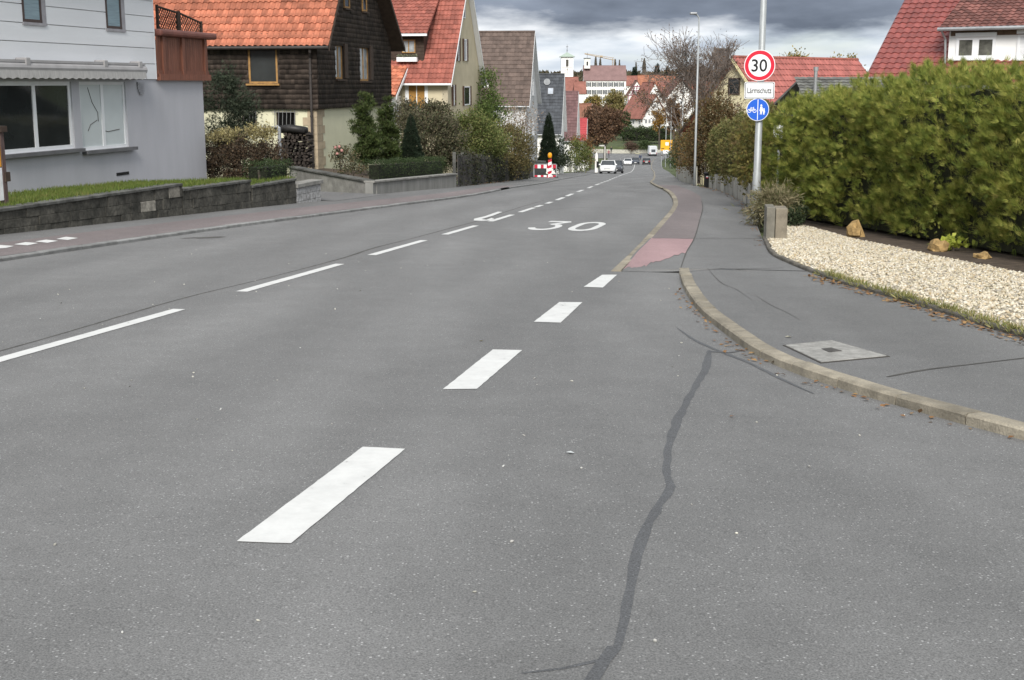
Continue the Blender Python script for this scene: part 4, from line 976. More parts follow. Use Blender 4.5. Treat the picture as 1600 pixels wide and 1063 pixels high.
fb = MB(); fb.box(xd - .4, xd - .05, 1.9, 3.1, 5.25, 5.5); fb.build('flower_box', white_p(), th_)
P = rng.uniform(0, 1, (220, 3)) * np.array([.3, 1.2, .12]) + np.array([xd - .38, 1.9, 5.5]); scatter('box_plants', P, np.tile([0, 0, 1.], (220, 1)), .09, tmpl_leaf(), leafmat('grey_herb', [(.12, .14, .08), (.2, .2, .14), (.08, .1, .05)]), th_)

# small porch between the two houses
HP = Fr(HT.world(.6, 2.6, 0), 10.0)
pt = thing('porch', 'small glazed white porch with red tiled lean-to roof between the houses', 'porch', HP.o, HP.rz)
q = MB(); q.box(-2.6, -.3, .2, 2.6, -1.5, 3.3); q.build('wall', M_whitewall, pt)
q = MB(); e0, e1, r1, r0 = (-3.0, -.1, 3.95 - .6), (-3.0, 3.0, 3.35), (-.2, 3.0, 5.0), (-.2, -.1, 5.0); slope_slab(q, e0, e1, r1, r0, .1); ro = q.build('roof', M_tile_o, pt); lay_tiles(ro, e0, e1, r0, .24, .34, .02, M_tile_o, False)
q = MB(); q.prism([(-3.02, -.14, 3.3), (-.2, -.14, 4.95), (-.2, -.14, 4.75), (-3.02, -.14, 3.1)], (0, -.03, 0)); q.build('barge_board', white_p(), pt)
for k in range(3): window(pt, LEFT(-2.6), .4 + k * .72, 1.0 + k * .72, 1.6, 2.9, white_p(), mat('porch_glass', (.12, .15, .19), .1, .2, 2), nx=1, fw=.06, o=.01)
window(pt, FRONT(.2), -2.4, -1.4, 1.5, 2.9, white_p(), mat('porch_glass', (.12, .15, .19)), nx=2, fw=.06, o=.01)
q = MB(); q.tube([(-2.75, .1, 3.2), (-2.7, .12, -1.4)], .045, 8); q.build('downpipe', M_zinc, pt)

# ------------------------------------------------------------------ further houses down the left side
def row_house(label, px, py, v, az, W, D, ze, zr, wallm, roofm, rp=None, tiles=(.3, .36), trim=None, fwins=(), oe=.35, og=.3, zb=-4, lay=True, name='house'):
    H = Fr(onv(px, py, v), az); t = thing(name, label, 'house', H.o, H.rz); rp = rp or W / 2
    body(t, W, D, zb, ze, zr, 'y', wallm, rp=rp)
    r, a, b = gable_roof(t, W, D, ze + .03, zr + .03, 'y', roofm, rp=rp, oe=oe, og=og, th=.12, trim=trim or white_p(), gutter=M_zinc)
    if lay: lay_tiles(r, a[0], a[1], a[3], tiles[0], tiles[1], .015, roofm, False)
    for (a0, a1, z0, z1) in fwins: window(t, FRONT(), a0, a1, z0, z1, white_p(), GL(), nx=2, fw=.07, o=0, sill=white_p())
    return t, H, r
c3, H3, r3 = row_house('pale grey gable house with broad brown tiled roof next to the tan house', 822, 245, -20, 6, 11, 11, 4.45, 10.1, mat('pale_plaster', (.50, .50, .50), .9, .08, 1), M_tile_b, rp=4.6, tiles=(.32, .42), fwins=[(2.2, 3.3, 1.6, 3.0), (6, 7.1, 1.6, 3.0), (2.4, 3.4, 5.0, 6.3), (5.8, 6.8, 5.0, 6.3)])
q = MB(); y0, z0 = 3.2, 5.2; q.box(.8, 3.2, y0, y0 + 1.3, z0 - .4, z0 + .9); q.prism([(.8, y0 - .0, z0 + .9), (.8, y0 + 1.3, z0 + .9), (.8, y0 + .65, z0 + 1.7)], (2.4, 0, 0)); do = q.build('dormer', M_whitewall, c3)
q = MB(); slope_slab(q, (.55, y0 - .25, z0 + .65), (3.4, y0 - .25, z0 + .65), (3.4, y0 + .65, z0 + 1.8), (.55, y0 + .65, z0 + 1.8), .08); slope_slab(q, (.55, y0 + 1.55, z0 + .65), (3.4, y0 + 1.55, z0 + .65), (3.4, y0 + .65, z0 + 1.8), (.55, y0 + .65, z0 + 1.8), .08); q.build('dormer_roof', M_tile_b, do)
window(c3, LEFT(.8), y0 + .3, y0 + 1.0, z0 - .1, z0 + .8, white_p(), GL(), nx=1, fw=.06, o=.01)
c4, H4, r4 = row_house('white gable house with dark slate-grey roof, skylight and dish', 873, 250, -22.5, 6, 8.6, 9, 3.1, 8.9, M_whitewall, M_tile_d, rp=4.1, tiles=(.3, .4), fwins=[(1.5, 2.5, .8, 2.1), (5, 6, .8, 2.1), (3.4, 4.6, 3.8, 5.0)])
pl4 = (8.9 - 3.1) / 4.1
q = MB(); y_, x_ = .75, 2.5; nv_ = Vector((-pl4, 0, 1)).normalized(); ee = Vector((1, 0, pl4)).normalized()
c0 = Vector((x_, y_, 3.1 + pl4 * x_ + .2)); q.prism([c0, c0 + Vector((0, .75, 0)), c0 + Vector((0, .75, 0)) + ee * .95, c0 + ee * .95], nv_ * .07); sk = q.build('skylight', mat('skylight_frame', (.06, .06, .065), .5), c4)
q = MB(); c1 = c0 + Vector((0, .1, 0)) + ee * .1; q.prism([c1, c1 + Vector((0, .55, 0)), c1 + Vector((0, .55, 0)) + ee * .75, c1 + ee * .75], nv_ * .085); q.build('pane', mat('sky_pane', (.35, .38, .42), .1), sk)
q = MB(); dp = Vector((3.3, 1.55, 3.1 + pl4 * 3.3 + .45)); q.lathe([(.02, .0), (.22, .05), (.36, .14)], 14); ob = q.build('satellite_dish', mat('dish_grey', (.22, .23, .24), .5), c4); ob.location = dp; ob.rotation_euler = (0, R(-80), 0)
MB().tube([dp + Vector((.0, 0, -.6)), dp], .03, 6).build('dish_mast', M_zinc, c4)
c5, H5, r5 = row_house('narrow white house with mauve tiled roof beyond the slate roof', 897, 258, -26, 6, 8.5, 7, 3.6, 9.5, M_whitewall, M_tile_m, rp=4.0, tiles=(.3, .45), fwins=[(2, 3, 1, 2.3), (5, 6, 1, 2.3), (3.6, 4.6, 4.4, 5.5)])
c6, H6, r6 = row_house('small white house with bright red roof beyond the mauve roof', 913, 250, -29, 5, 6.5, 5, 3.2, 6.2, M_whitewall, mat('tile_bright', (.33, .05, .055), .6, .15, 2), rp=3.2, tiles=(.3, .45), fwins=[(1.5, 2.4, .8, 2), (4, 4.9, .8, 2)])
c7, H7, r7 = row_house('house with russet brown roof behind the bright red roof', 921, 246, -36, 5, 8, 9, 5.2, 10.4, M_whitewall, mat('tile_russet', (.19, .085, .055), .75, .25, 2), rp=4.0, lay=False)

# ================================================================== GARDENS ON THE LEFT
# retaining wall: frame from two foot points on the pavement edge
w0 = gnd(9, 366, KH * .8); w1 = gnd(463, 318, KH * .8)
az_w = math.degrees(math.atan2(w1.x - w0.x, w1.y - w0.y)); HRW = Fr(w0, az_w); LW = (w1 - w0).length
rw = thing('retaining_wall', 'low dark weathered stone retaining wall stepping down in front of the lawn', 'wall', HRW.o, HRW.rz)
slope_w = (w1.z - w0.z) / math.hypot(w1.x - w0.x, w1.y - w0.y)
M_stone = mat('wall_stone', (.024, .024, .02), .95, .5, 2.6, col2=(.10, .094, .08), bump=1, bscale=9, orand=.10, fine=.7, fscale=16)
M_stonep = mat('wall_stone_pale', (.22, .205, .175), .95, .4, 5, bump=.6, bscale=14, orand=.25, fine=.4, fscale=26)
f = HRW.front
segs = [((-3.2, None), (9, 325), (283.5, 286.5)), (None, (284.6, 295), (391, 281)), (None, (393, 290.6), (461.5, 279))]
for si, (pre, a, b) in enumerate(segs):
    xa, za = f(*a); xb, zb_ = f(*b); sl = (zb_ - za) / (xb - xa)
    if si == 0: za -= sl * (3.2); xa -= 3.2
    x = xa + .004
    top = lambda x: za + (x - xa) * sl
    nco = 3
    for c in range(nco):
        x = xa + .004 - rng.uniform(0, .2)
        while x < xb:
            wd_ = rng.uniform(.22, .6); e = min(x + wd_, xb - .004); s0 = max(x, xa + .004)
            if e - s0 > .06:
                fl = lambda xx, k: (slope_w * xx - .06) + (top(xx) - .055 - slope_w * xx + .06) * k / nco
                o_ = rng.uniform(-.006, .018); j = .002
                q = MB(); q.prism([(s0 + j, -o_, fl(s0, c) + j), (e - j, -o_, fl(e, c) + j), (e - j, -o_, fl(e, c + 1) - j), (s0 + j, -o_, fl(s0, c + 1) - j)], (0, .3, 0))
                st_ = q.build('stone', M_stonep if rng.random() < .04 else M_stone, rw, bevel=.006)
            x += wd_
    q = MB(); q.prism([(xa + .002, -.035, top(xa) - .055), (xb - .002, -.035, top(xb) - .055), (xb - .002, -.035, top(xb)), (xa + .002, -.035, top(xa))], (0, .33, 0)); q.build('coping', M_concdark, rw, bevel=.01)
    q = MB(); q.prism([(xa + .005, .02, slope_w * xa - .3), (xb - .005, .02, slope_w * xb - .3), (xb - .005, .02, top(xb) - .06), (xa + .005, .02, top(xa) - .06)], (0, .24, 0)); q.build('mortar_core', mat('old_mortar', (.03, .029, .025), .95), rw)
# end pillar, painted white once
xa, za = f(463, 291); xb, zb_ = f(502, 288)
gp = thing('gate_pillar', 'short whitewashed block pillar with stone cap ending the dark retaining wall', 'pillar', HRW.world(xa, 0, slope_w * xa), HRW.rz)
wd_ = xb - xa; hh = za - slope_w * xa
M_wp = mat('flaking_whitewash', (.16, .155, .15), .9, .3, 9, col2=(.46, .46, .46), bump=.4, bscale=20)
for c in range(3):
    n = 3 if c % 2 else 2
    for k in range(n): MB().box(.03 + (wd_ - .06) * k / n, .03 + (wd_ - .06) * (k + 1) / n - .008, 0, .3, -.15 + (hh + .1) * c / 3, -.15 + (hh + .1) * (c + 1) / 3 - .008).build('block', M_wp, gp, bevel=.008)
MB().box(-.02, wd_ + .04, -.05, .36, hh - .05, hh + .05).build('cap', M_conc, gp, bevel=.01)

# lawn between wall and house
def lawn_pt(s, t):
    """s along the wall 0..1, t from wall top (0) to house foot (1)"""
    x = -3.2 + s * (f(463, 300)[0] + 3.4)
    za = f(9, 325)[1] + (x) * (f(283, 286.5)[1] - f(9, 325)[1]) / (f(283, 286.5)[0] - f(9, 325)[0])
    x1 = f(284, 290)[0]; x2 = f(392, 285)[0]
    if x > x1: za = min(za, f(284.6, 295)[1] + (x - x1) * (f(391, 281)[1] - f(284.6, 295)[1]) / (x2 - x1))
    if x > x2: za = f(393, 290.6)[1]
    p = HRW.world(x, .12, za - .045); q = HRW.world(x, .12, 0)
    hz = HW.o.z + float(np.interp(x, [-3.2, 8, 13], [.22, .12, .0])) 
    d = HRW.ey * 4.6
    r = p + d * t; r.z = p.z + (hz - p.z) * (1 - (1 - t) ** 1.6) + .03 * math.sin(x * 2.1 + t * 5) * (1 - abs(2 * t - 1)); return r
ns, nt_ = 50, 14
V = [tuple(lawn_pt(i / ns, j / nt_)) for i in range(ns + 1) for j in range(nt_ + 1)]
Fq = [(i * (nt_ + 1) + j, i * (nt_ + 1) + j + 1, (i + 1) * (nt_ + 1) + j + 1, (i + 1) * (nt_ + 1) + j) for i in range(ns) for j in range(nt_)]
lawn = npmesh('lawn', V, Fq, mat('lawn_ground', (.085, .085, .03), .95, .4, 2, fine=.4, fscale=30), smooth=True); tag(lawn, kind='structure')
n = 42000; ss = rng.random(n); tt = rng.random(n); P = np.array([lawn_pt(a, b) for a, b in zip(ss, tt)])
M_grass = leafmat('grass_blade', [(.055, .085, .018), (.09, .13, .028), (.12, .16, .03), (.075, .11, .022), (.17, .17, .05), (.24, .19, .085)], .3, patch=1.1)
gr = scatter('grass', P, np.tile([0, 0, 1.], (n, 1)), .13, tmpl_leaf(.10), M_grass, None, out=.8, rnd=.4); tag(gr, 'short green and straw-coloured lawn grass above the retaining wall', 'grass', kind='stuff')

# sign board post at the picture edge
p = HRW.world(HRW.front(8.5, 326, .55)[0], .55, HRW.front(8.5, 326, .55)[1]); sp_ = thing('notice_post', 'brown post with orange and white notice board standing on the lawn edge', 'signpost', p, HRW.rz)
q = MB(); q.box(-.045, .045, -.045, .045, -.3, 1.36); q.build('post', mat('post_brown', (.09, .06, .055), .7, .3, 5, stretch=(6, 6, 1)), sp_)
MB().box(-.10, .09, -.09, .06, 1.3, 1.40).build('post_cap', M_darkwood, sp_)
MB().box(-.02, .11, -.07, .07, .46, .62).build('bracket', M_darkwood, sp_)
MB().box(-1.5, -.06, -.03, .0, .72, 1.26).build('upper_board', mat('board_orange', (.62, .30, .03), .5), sp_)
MB().box(-1.5, -.06, -.034, .0, .15, .70).build('lower_board', mat('board_white', (.74, .74, .74), .5), sp_)

GREY_TUFT = tmpl_tuft(5, .08, .7)
# dark conifer shrub, yellow-topped hedge and the wood pile behind the house corner
M_dconifer = leafmat('dark_conifer', [(.014, .022, .013), (.026, .038, .021), (.04, .052, .03), (.055, .065, .042)], .1)
bush('conifer_shrub', 'dark grey-green conifer shrub rising behind the grey house corner', [wb(350, 190, 46, 40, 50), wb(352, 145, 46, 27, 38), wb(376, 190, 45.5, 26, 38), wb(345, 235, 46, 34, 30)], M_dconifer, 7500, .15, tmpl_spray(3, .3), 150, .17, 'shrub', shell=.45)
M_ytop = leafmat('straw_leaf', [(.26, .22, .09), (.36, .31, .14), (.18, .15, .07), (.42, .38, .2), (.12, .09, .05)], .25)
M_rust = leafmat('rust_leaf', [(.05, .036, .026), (.08, .055, .036), (.045, .037, .028), (.11, .07, .04), (.06, .055, .035)], .15)
hb = bush('hedge', 'rust-brown twiggy hedge with straw-coloured top beside the grey house', [wb(345, 248, 41, 26, 34), wb(378, 250, 40.5, 28, 36), wb(412, 252, 40.2, 25, 32), wb(330, 262, 41, 14, 20)], M_rust, 15000, .075, None, 230, .12, 'hedge', stems=26, shell=.4)
o_ = hb.location; P, N = blob_pts([np.array(wb(px, py, D, rx, ry)) - np.array([*o_, 0, 0, 0]) for px, py, D, rx, ry in ((340, 213, 41, 22, 10), (372, 212, 40.6, 22, 9), (405, 208, 40.2, 26, 14), (420, 215, 40.2, 15, 10))], 2600, 60, .09, .3)
scatter('straw_top', P, N, .085, tmpl_leaf(.45), M_ytop, hb, rnd=.7, up=.4)
fp = HB.local(at(437, 255, 44)); wp_ = thing('pipe_gate_frame', 'bent grey steel pipe frame standing between hedge and wood pile', 'frame', at(436, 258, 43.5))
L0 = lambda px, py: at(px, py, 43.5) - at(436, 258, 43.5)
MB().tube([L0(438.5, 258), L0(436, 200), L0(434, 198.5), L0(410, 199)], .06, 8).build('pipe', M_zinc, wp_)
MB().tube([L0(414, 199), L0(414, 262)], .05, 8).build('far_leg', M_zinc, wp_)
# wood pile: split logs under a rolled tarpaulin
p = at(463, 262, 47.0); fs = thing('wood_pile', 'dark stacked firewood under a rolled black tarpaulin by the cellar wall', 'firewood', p, HB.rz)
M_logs = mat('old_logs', (.035, .028, .024), .9, .5, 7, rand=.5, fine=.4); M_loge = mat('log_end', (.12, .10, .085), .9, .4, 9, rand=.6)
q = MB(); yy = -.55
for r_ in range(11):
    y = -.58 + (.05 if r_ % 2 else 0)
    while y < .55 - max(0, r_ - 7) * .08:
        rr = rng.uniform(.045, .085); n_ = rng.integers(3, 6); x_ = rng.uniform(-.34, -.26); a_ = [(0, y + rr * math.cos(t + r_), .07 + r_ * .115 + rr * math.sin(t + r_)) for t in np.linspace(0, 6.28, n_ + 1)[:-1]]
        q.prism([(x_, b, c) for _, b, c in a_], (.55, 0, 0)); y += rr * 2 + .01
ob = q.build('firewood', M_logs, fs); ob['kind'] = 'stuff'
q = MB(); q.tube([(-.35, -.52, 1.36), (-.3, .1, 1.42), (-.32, .66, 1.38)], [.13, .15, .12], 10); q.tube([(-.1, -.5, 1.34), (-.1, .62, 1.36)], .12, 8); q.build('tarpaulin', mat('black_tarp', (.02, .019, .019), .5, .4, 6, bump=.5, bscale=12), fs, smooth=True)

M_box = leafmat('box_leaf', [(.014, .026, .009), (.024, .042, .014), (.034, .055, .018), (.05, .07, .026)], .12)
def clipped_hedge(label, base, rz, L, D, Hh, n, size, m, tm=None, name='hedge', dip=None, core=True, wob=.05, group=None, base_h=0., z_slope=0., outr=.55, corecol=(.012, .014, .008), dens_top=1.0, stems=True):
    """box-clipped hedge: leaves on all faces of a wobbly box, solid dark core inside"""
    t = thing(name, label, 'hedge', base, rz, group); P = []; N = []
    fa = [('f', L * Hh), ('t', L * D * dens_top), ('b', L * Hh * .4), ('l', D * Hh), ('r', D * Hh)]; tot = sum(a for _, a in fa)
    hx = lambda x: Hh if dip is None else dip(x)
    k1 = rng.uniform(0, 6, 4)
    def W_(x, z): return wob * (math.sin(x * 1.9 + k1[0]) + math.sin(z * 2.7 + x * .8 + k1[1]) + .8 * math.sin(x * 4.3 - z * 3.1 + k1[2]) + .6 * math.sin(z * 6 + x * 7 + k1[3]))
    for nm, a in fa:
        for _ in range(int(n * a / tot)):
            x = rng.random() * L; y = rng.random() * D; z = base_h + rng.random() ** .9 * (hx(x) - base_h); ins = abs(rng.normal()) * .09
            if nm == 'f': p, nn = (x, ins - W_(x, z) - (.10 * math.sin(z / Hh * 3)), z), (0, -1, .15)
            elif nm == 'b': p, nn = (x, D - ins, z), (0, 1, .1)
            elif nm == 't': p, nn = (x, y, hx(x) - ins + W_(x, y * 3) * 1.2), (0, -.25, 1)
            elif nm == 'l': p, nn = (ins - W_(y, z), y, z), (-1, 0, .1)
            else: p, nn = (L - ins, y, z), (1, 0, .1)
            P.append((p[0], p[1], p[2] + z_slope * p[0])); N.append(nn)
    scatter('foliage', P, N, size, tm or tmpl_leaf(.6), m, t, out=outr, rnd=.55, up=.15)
    if core:  # solid box for the twig mass; the hedge's inner shade is in its colour
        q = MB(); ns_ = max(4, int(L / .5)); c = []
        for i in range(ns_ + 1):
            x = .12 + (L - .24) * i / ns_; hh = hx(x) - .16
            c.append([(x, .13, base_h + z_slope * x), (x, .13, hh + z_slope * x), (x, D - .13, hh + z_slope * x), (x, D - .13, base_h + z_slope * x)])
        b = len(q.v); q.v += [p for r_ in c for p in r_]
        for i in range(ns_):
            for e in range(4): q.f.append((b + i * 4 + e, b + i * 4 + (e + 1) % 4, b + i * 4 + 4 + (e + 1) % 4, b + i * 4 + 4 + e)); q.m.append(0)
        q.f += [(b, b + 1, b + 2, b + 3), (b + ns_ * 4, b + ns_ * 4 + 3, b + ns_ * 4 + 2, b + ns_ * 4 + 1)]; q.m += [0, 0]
        q.build('dark_core', mat('hedge_inside_%d' % int(corecol[0] * 1000), corecol, .95, .5, 9, bump=.8, bscale=20), t)
    if stems:
        q = MB(); n_ = max(3, int(L / .55))
        for i in range(n_):
            x = .2 + (L - .4) * i / max(1, n_ - 1); q.tube([(x, D * .45, -.1 + z_slope * x), (x + rng.normal() * .05, D * .45, base_h + .5 + z_slope * x)], [.04, .03], 6)
        (q.build('stems', BARK(), t))['kind'] = 'stuff'
    return t
# small box hedge by the pillar
a = at(441, 287, 39.2); b = at(494, 288, 39.6); clipped_hedge('small dark clipped box hedge beside the whitewashed pillar', HRW.world(f(446, 287)[0], .42, f(461, 279)[1] - .28), HRW.rz, 1.45, .75, .72, 3800, .035, M_box, wob=.02)

# driveway between pillar and garden wall
pcor = gnd(583, 304, KH * .8); az2 = math.degrees(math.atan2(*(gnd(713, 293, KH * .8) - pcor).to_2d())); HG = Fr(pcor, az2); LG = (gnd(713, 293, KH * .8) - pcor).length
q = MB(); gp1 = HRW.world(f(502, 310)[0], .05, 0); d1 = gp1 + HRW.ey * 9; d2 = pcor + HG.ey * 9
V = []; 
for j in range(7):
    for a_, dv in ((gp1, HRW.ey), (pcor, HG.ey)):
        p = a_ + dv * (9 * j / 6 - (.45 if j == 0 else 0)); V.append((p.x, p.y, G(p.x, p.y) + KH * .8 + .007 + j * .05))
Fq = [(j * 2, j * 2 + 1, j * 2 + 3, j * 2 + 2) for j in range(6)]
dw = npmesh('driveway', V, Fq, M_walk); tag(dw, kind='structure')
sl = (gnd(713, 293, KH * .8).z - pcor.z) / LG
gw_ = thing('garden_wall', 'low grey concrete garden wall turning the driveway corner, with stone coping', 'wall', pcor, HG.rz)
zt0 = HG.front(583, 283)[1]; zt1 = HG.front(712, 271)[1]
q = MB(); q.prism([(0, 0, -.4), (LG, 0, sl * LG - .4), (LG, 0, zt1 - .06), (0, 0, zt0 - .06)], (0, .25, 0)); q.build('front_panel', mat('stained_concrete', (.15, .15, .14), .92, .4, 1.3, col2=(.27, .265, .25), bump=.3, bscale=25, stretch=(1.5, 1.5, .35)), gw_)
nco = 6
for k in range(nco):
    x0, x1 = LG * k / nco, LG * (k + 1) / nco - .01; zz = lambda x: zt0 + (zt1 - zt0) * x / LG
    q = MB(); q.prism([(x0, -.05, zz(x0) - .06), (x1, -.05, zz(x1) - .06), (x1, -.05, zz(x1)), (x0, -.05, zz(x0))], (0, .35, 0)); q.build('coping', M_conc, gw_, bevel=.01)
e_ = HG.local(gnd(493, 296.5, KH)); ed_ = Vector((e_.x, e_.y, 0)).normalized(); en_ = Vector((ed_.y, -ed_.x, 0)) * .25; st0 = ed_ * .12 + Vector((.03, .06, 0)); et = Vector((e_.x, e_.y, 0)) * 1.5
ze0 = zt0; ze1 = zt0 + .12; zz_ = Vector((0, 0, 1))
q = MB(); q.prism([st0 - zz_ * .5, et - zz_ * .7, et + zz_ * (ze1 - .06), st0 + zz_ * (ze0 - .06)], en_); q.build('return_panel', M_conc, gw_)
q = MB(); q.prism([st0 - en_ * .2 + ed_ * .2 + zz_ * (ze0 - .058), et - en_ * .2 + zz_ * (ze1 - .058), et - en_ * .2 + zz_ * ze1, st0 - en_ * .2 + ed_ * .2 + zz_ * (ze0 + .002)], en_ * 1.4); q.build('return_coping', M_concdark, gw_, bevel=.01)
# garden soil behind the wall, level with its top, up to the house
gs = []; ni, nj = 10, 6
for i in range(ni + 1):
    for j in range(nj + 1):
        t = j / nj; y = .22 + t * 5.0; x0_ = y * e_.x / e_.y + .12; x = x0_ + (LG - .05 - x0_) * i / ni
        zf = zt0 + (zt1 - zt0) * x / LG; p = HG.world(x, y, zf - .10); hz = HB.o.z + .05
        gs.append((p.x, p.y, p.z + (max(hz, p.z) - p.z) * t * .8))
gso = npmesh('garden_soil', gs, [(i * (nj + 1) + j, i * (nj + 1) + j + 1, (i + 1) * (nj + 1) + j + 1, (i + 1) * (nj + 1) + j) for i in range(ni) for j in range(nj)], M_soil, smooth=True); tag(gso, kind='structure')
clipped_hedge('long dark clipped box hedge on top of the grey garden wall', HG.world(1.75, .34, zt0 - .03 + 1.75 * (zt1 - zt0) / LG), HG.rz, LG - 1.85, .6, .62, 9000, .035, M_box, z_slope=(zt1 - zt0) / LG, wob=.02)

# thujas, cone conifer, rose bush
M_thj = leafmat('thuja_dark', [(.022, .038, .010), (.036, .058, .014), (.055, .08, .02), (.08, .10, .03), (.03, .035, .014)], .15)
def column_tree(name, label, px, ybot, ytop, D, rx, m, n, size, seed=0, gaps=1, cat='tree', group=None, taper=.75):
    pb_ = at(px, ybot, D); zt_ = at(px, ytop, D).z; Hh = zt_ - pb_.z; rr = rx * D / F
    t = thing(name, label, cat, pb_, 0, group); B = []
    nb = 13
    for k in range(nb):
        fz = (k + .5) / nb; w_ = rr * (1 - fz ** 2.2 * taper) * (.75 if k == 0 else 1)
        for j in range(2 if k < nb - 2 else 1):
            a_ = rng.uniform(0, 6.28); B.append((math.cos(a_) * w_ * .45, math.sin(a_) * w_ * .4, fz * Hh * .97, w_ * rng.uniform(.5, .75), w_ * .65, Hh / nb * rng.uniform(.75, 1.1)))
    P, N = blob_pts(B, n, int(90 * gaps), .075 * rr / .6, .35, .12)
    keep = P[:, 2] > .05; scatter('crown', P[keep], N[keep], size, tmpl_spray(3, .2), m, t, out=.5, rnd=.45, up=.7)
    q = MB(); q.tube([(0, 0, -.3), (.03, 0, Hh * .5), (0, .02, Hh * .93)], [.09, .05, .012], 6)
    for k in range(10): z = Hh * (.12 + .07 * k); a_ = rng.uniform(0, 6.28); q.tube([(0, 0, z), (math.cos(a_) * rr * .5, math.sin(a_) * rr * .5, z + .35)], [.02, .008], 4)
    q.build('trunk', BARK(), t); return t
column_tree('thuja', 'loose columnar thuja with gaps in front of the cream wall', 570, 258, 143, 45.5, 25, M_thj, 13000, .115, gaps=2.6, taper=.62)
column_tree('thuja', 'narrower thuja column between the gappy thuja and the dark cone conifer', 606, 258, 150, 47.2, 21, M_thj, 12000, .115, gaps=2.8, taper=.62)
M_cone = leafmat('cone_conifer', [(.010, .018, .010), (.016, .028, .014), (.025, .038, .020)], .08)
def cone_tree(name, label, px, ybot, ytop, D, rx, m, n, size, cat='tree', group=None, droop=0.):
    pb_ = at(px, ybot, D); Hh = at(px, ytop, D).z - pb_.z; rr = rx * D / F; t = thing(name, label, cat, pb_, 0, group)
    fz = 1 - np.sqrt(rng.random(n)); th = rng.uniform(0, 6.28, n); k1 = rng.uniform(0, 6, 3)
    r_ = rr * (1 - fz) ** .85 * (.78 + .22 * np.sqrt(rng.random(n))) * (1 + .10 * np.sin(th * 5 + fz * 20 + k1[0]) + .08 * np.sin(fz * 38 + k1[1]))
    P = np.stack([np.cos(th) * r_, np.sin(th) * r_, .04 * Hh + fz * Hh * .95], -1); N = np.stack([np.cos(th), np.sin(th), np.full(n, .25 - droop)], -1)
    scatter('crown', P, N, size, GREY_TUFT, m, t, out=.8, rnd=.35, up=.2)
    q = MB(); q.tube([(0, 0, -.3), (0, 0, Hh * .95)], [rr * .12 + .03, .01], 6); q.build('trunk', BARK(), t); return t
cone_tree('conifer', 'dense dark green cone-shaped conifer behind the box hedge', 643, 258, 178, 49.5, 19, M_cone, 5200, .085)
M_rose = leafmat('rose_leaf', [(.04, .055, .025), (.07, .08, .04), (.11, .09, .05), (.15, .11, .06)], .2)
rb = bush('rose_bush', 'straggly rose bush with pale pink blooms at the driveway corner', [wb(540, 250, 42.5, 20, 22), wb(552, 262, 42.3, 16, 15), wb(528, 240, 42.6, 10, 12)], M_rose, 1500, .075, None, 60, .09, 'bush', stems=14, shell=.3)
o_ = rb.location
for px, py in ((524, 231), (530, 230), (534, 236), (527, 241)):
    q = MB(); c = at(px, py, 42.4) - o_; q.lathe([(.012, -.05), (.045, -.02), (.05, .02), (.03, .05), (.01, .055)], 9, o=c); q.build('rose', mat('rose_pink', (.38, .19, .17), .7, .3, 14), rb, smooth=True)
# bushes behind the fence
M_greybr = leafmat('greybrown_leaf', [(.055, .055, .034), (.09, .075, .05), (.11, .10, .06), (.07, .09, .042), (.15, .12, .07)], .22)
M_olive = leafmat('olive_leaf', [(.06, .09, .022), (.10, .13, .035), (.15, .17, .055), (.20, .19, .07), (.045, .065, .02)], .25)
M_dkgreen = leafmat('deep_leaf', [(.025, .045, .016), (.045, .07, .025), (.07, .09, .035)], .2)
bush('bush', 'large grey-brown autumn bush between the cone conifer and the fence', [wb(672, 215, 54, 40, 48), wb(645, 195, 56, 26, 34), wb(700, 225, 54, 26, 40), wb(680, 185, 56, 26, 25)], M_greybr, 22000, .105, None, 330, .18, 'bush', stems=16)
bush('bush', 'olive-green rounded bush behind the dark ivy fence', [wb(733, 210, 60, 34, 34), wb(758, 222, 62, 30, 30), wb(715, 225, 60, 22, 28)], M_olive, 18000, .11, None, 300, .2, 'bush', stems=8)
bush('bush', 'brownish bush with bare patches behind the fence end', [wb(792, 228, 70, 30, 34), wb(770, 240, 66, 24, 24), wb(815, 236, 74, 18, 26)], leafmat('tawny_leaf', [(.09, .075, .03), (.14, .11, .045), (.07, .075, .03), (.19, .14, .06)], .25), 12000, .115, None, 240, .2, 'bush', stems=12)
bush('tall_shrub', 'tall green shrub climbing beside the tan gable wall', [wb(760, 150, 84, 16, 42), wb(770, 175, 84, 20, 30), wb(752, 185, 82, 14, 26)], leafmat('fresh_leaf', [(.05, .085, .02), (.09, .13, .035), (.14, .18, .055)], .25), 5000, .16, None, 120, .26, 'shrub', stems=6)
bush('blossom_shrub', 'sparse shrub with whitish seed heads in front of the pale grey house', [wb(803, 192, 92, 22, 24), wb(820, 185, 93, 16, 26), wb(790, 200, 92, 14, 18)], leafmat('pale_seed', [(.34, .30, .26), (.22, .16, .10), (.42, .38, .36), (.16, .11, .07), (.28, .20, .12)], .2), 1500, .15, None, 160, .35, 'shrub', stems=18)
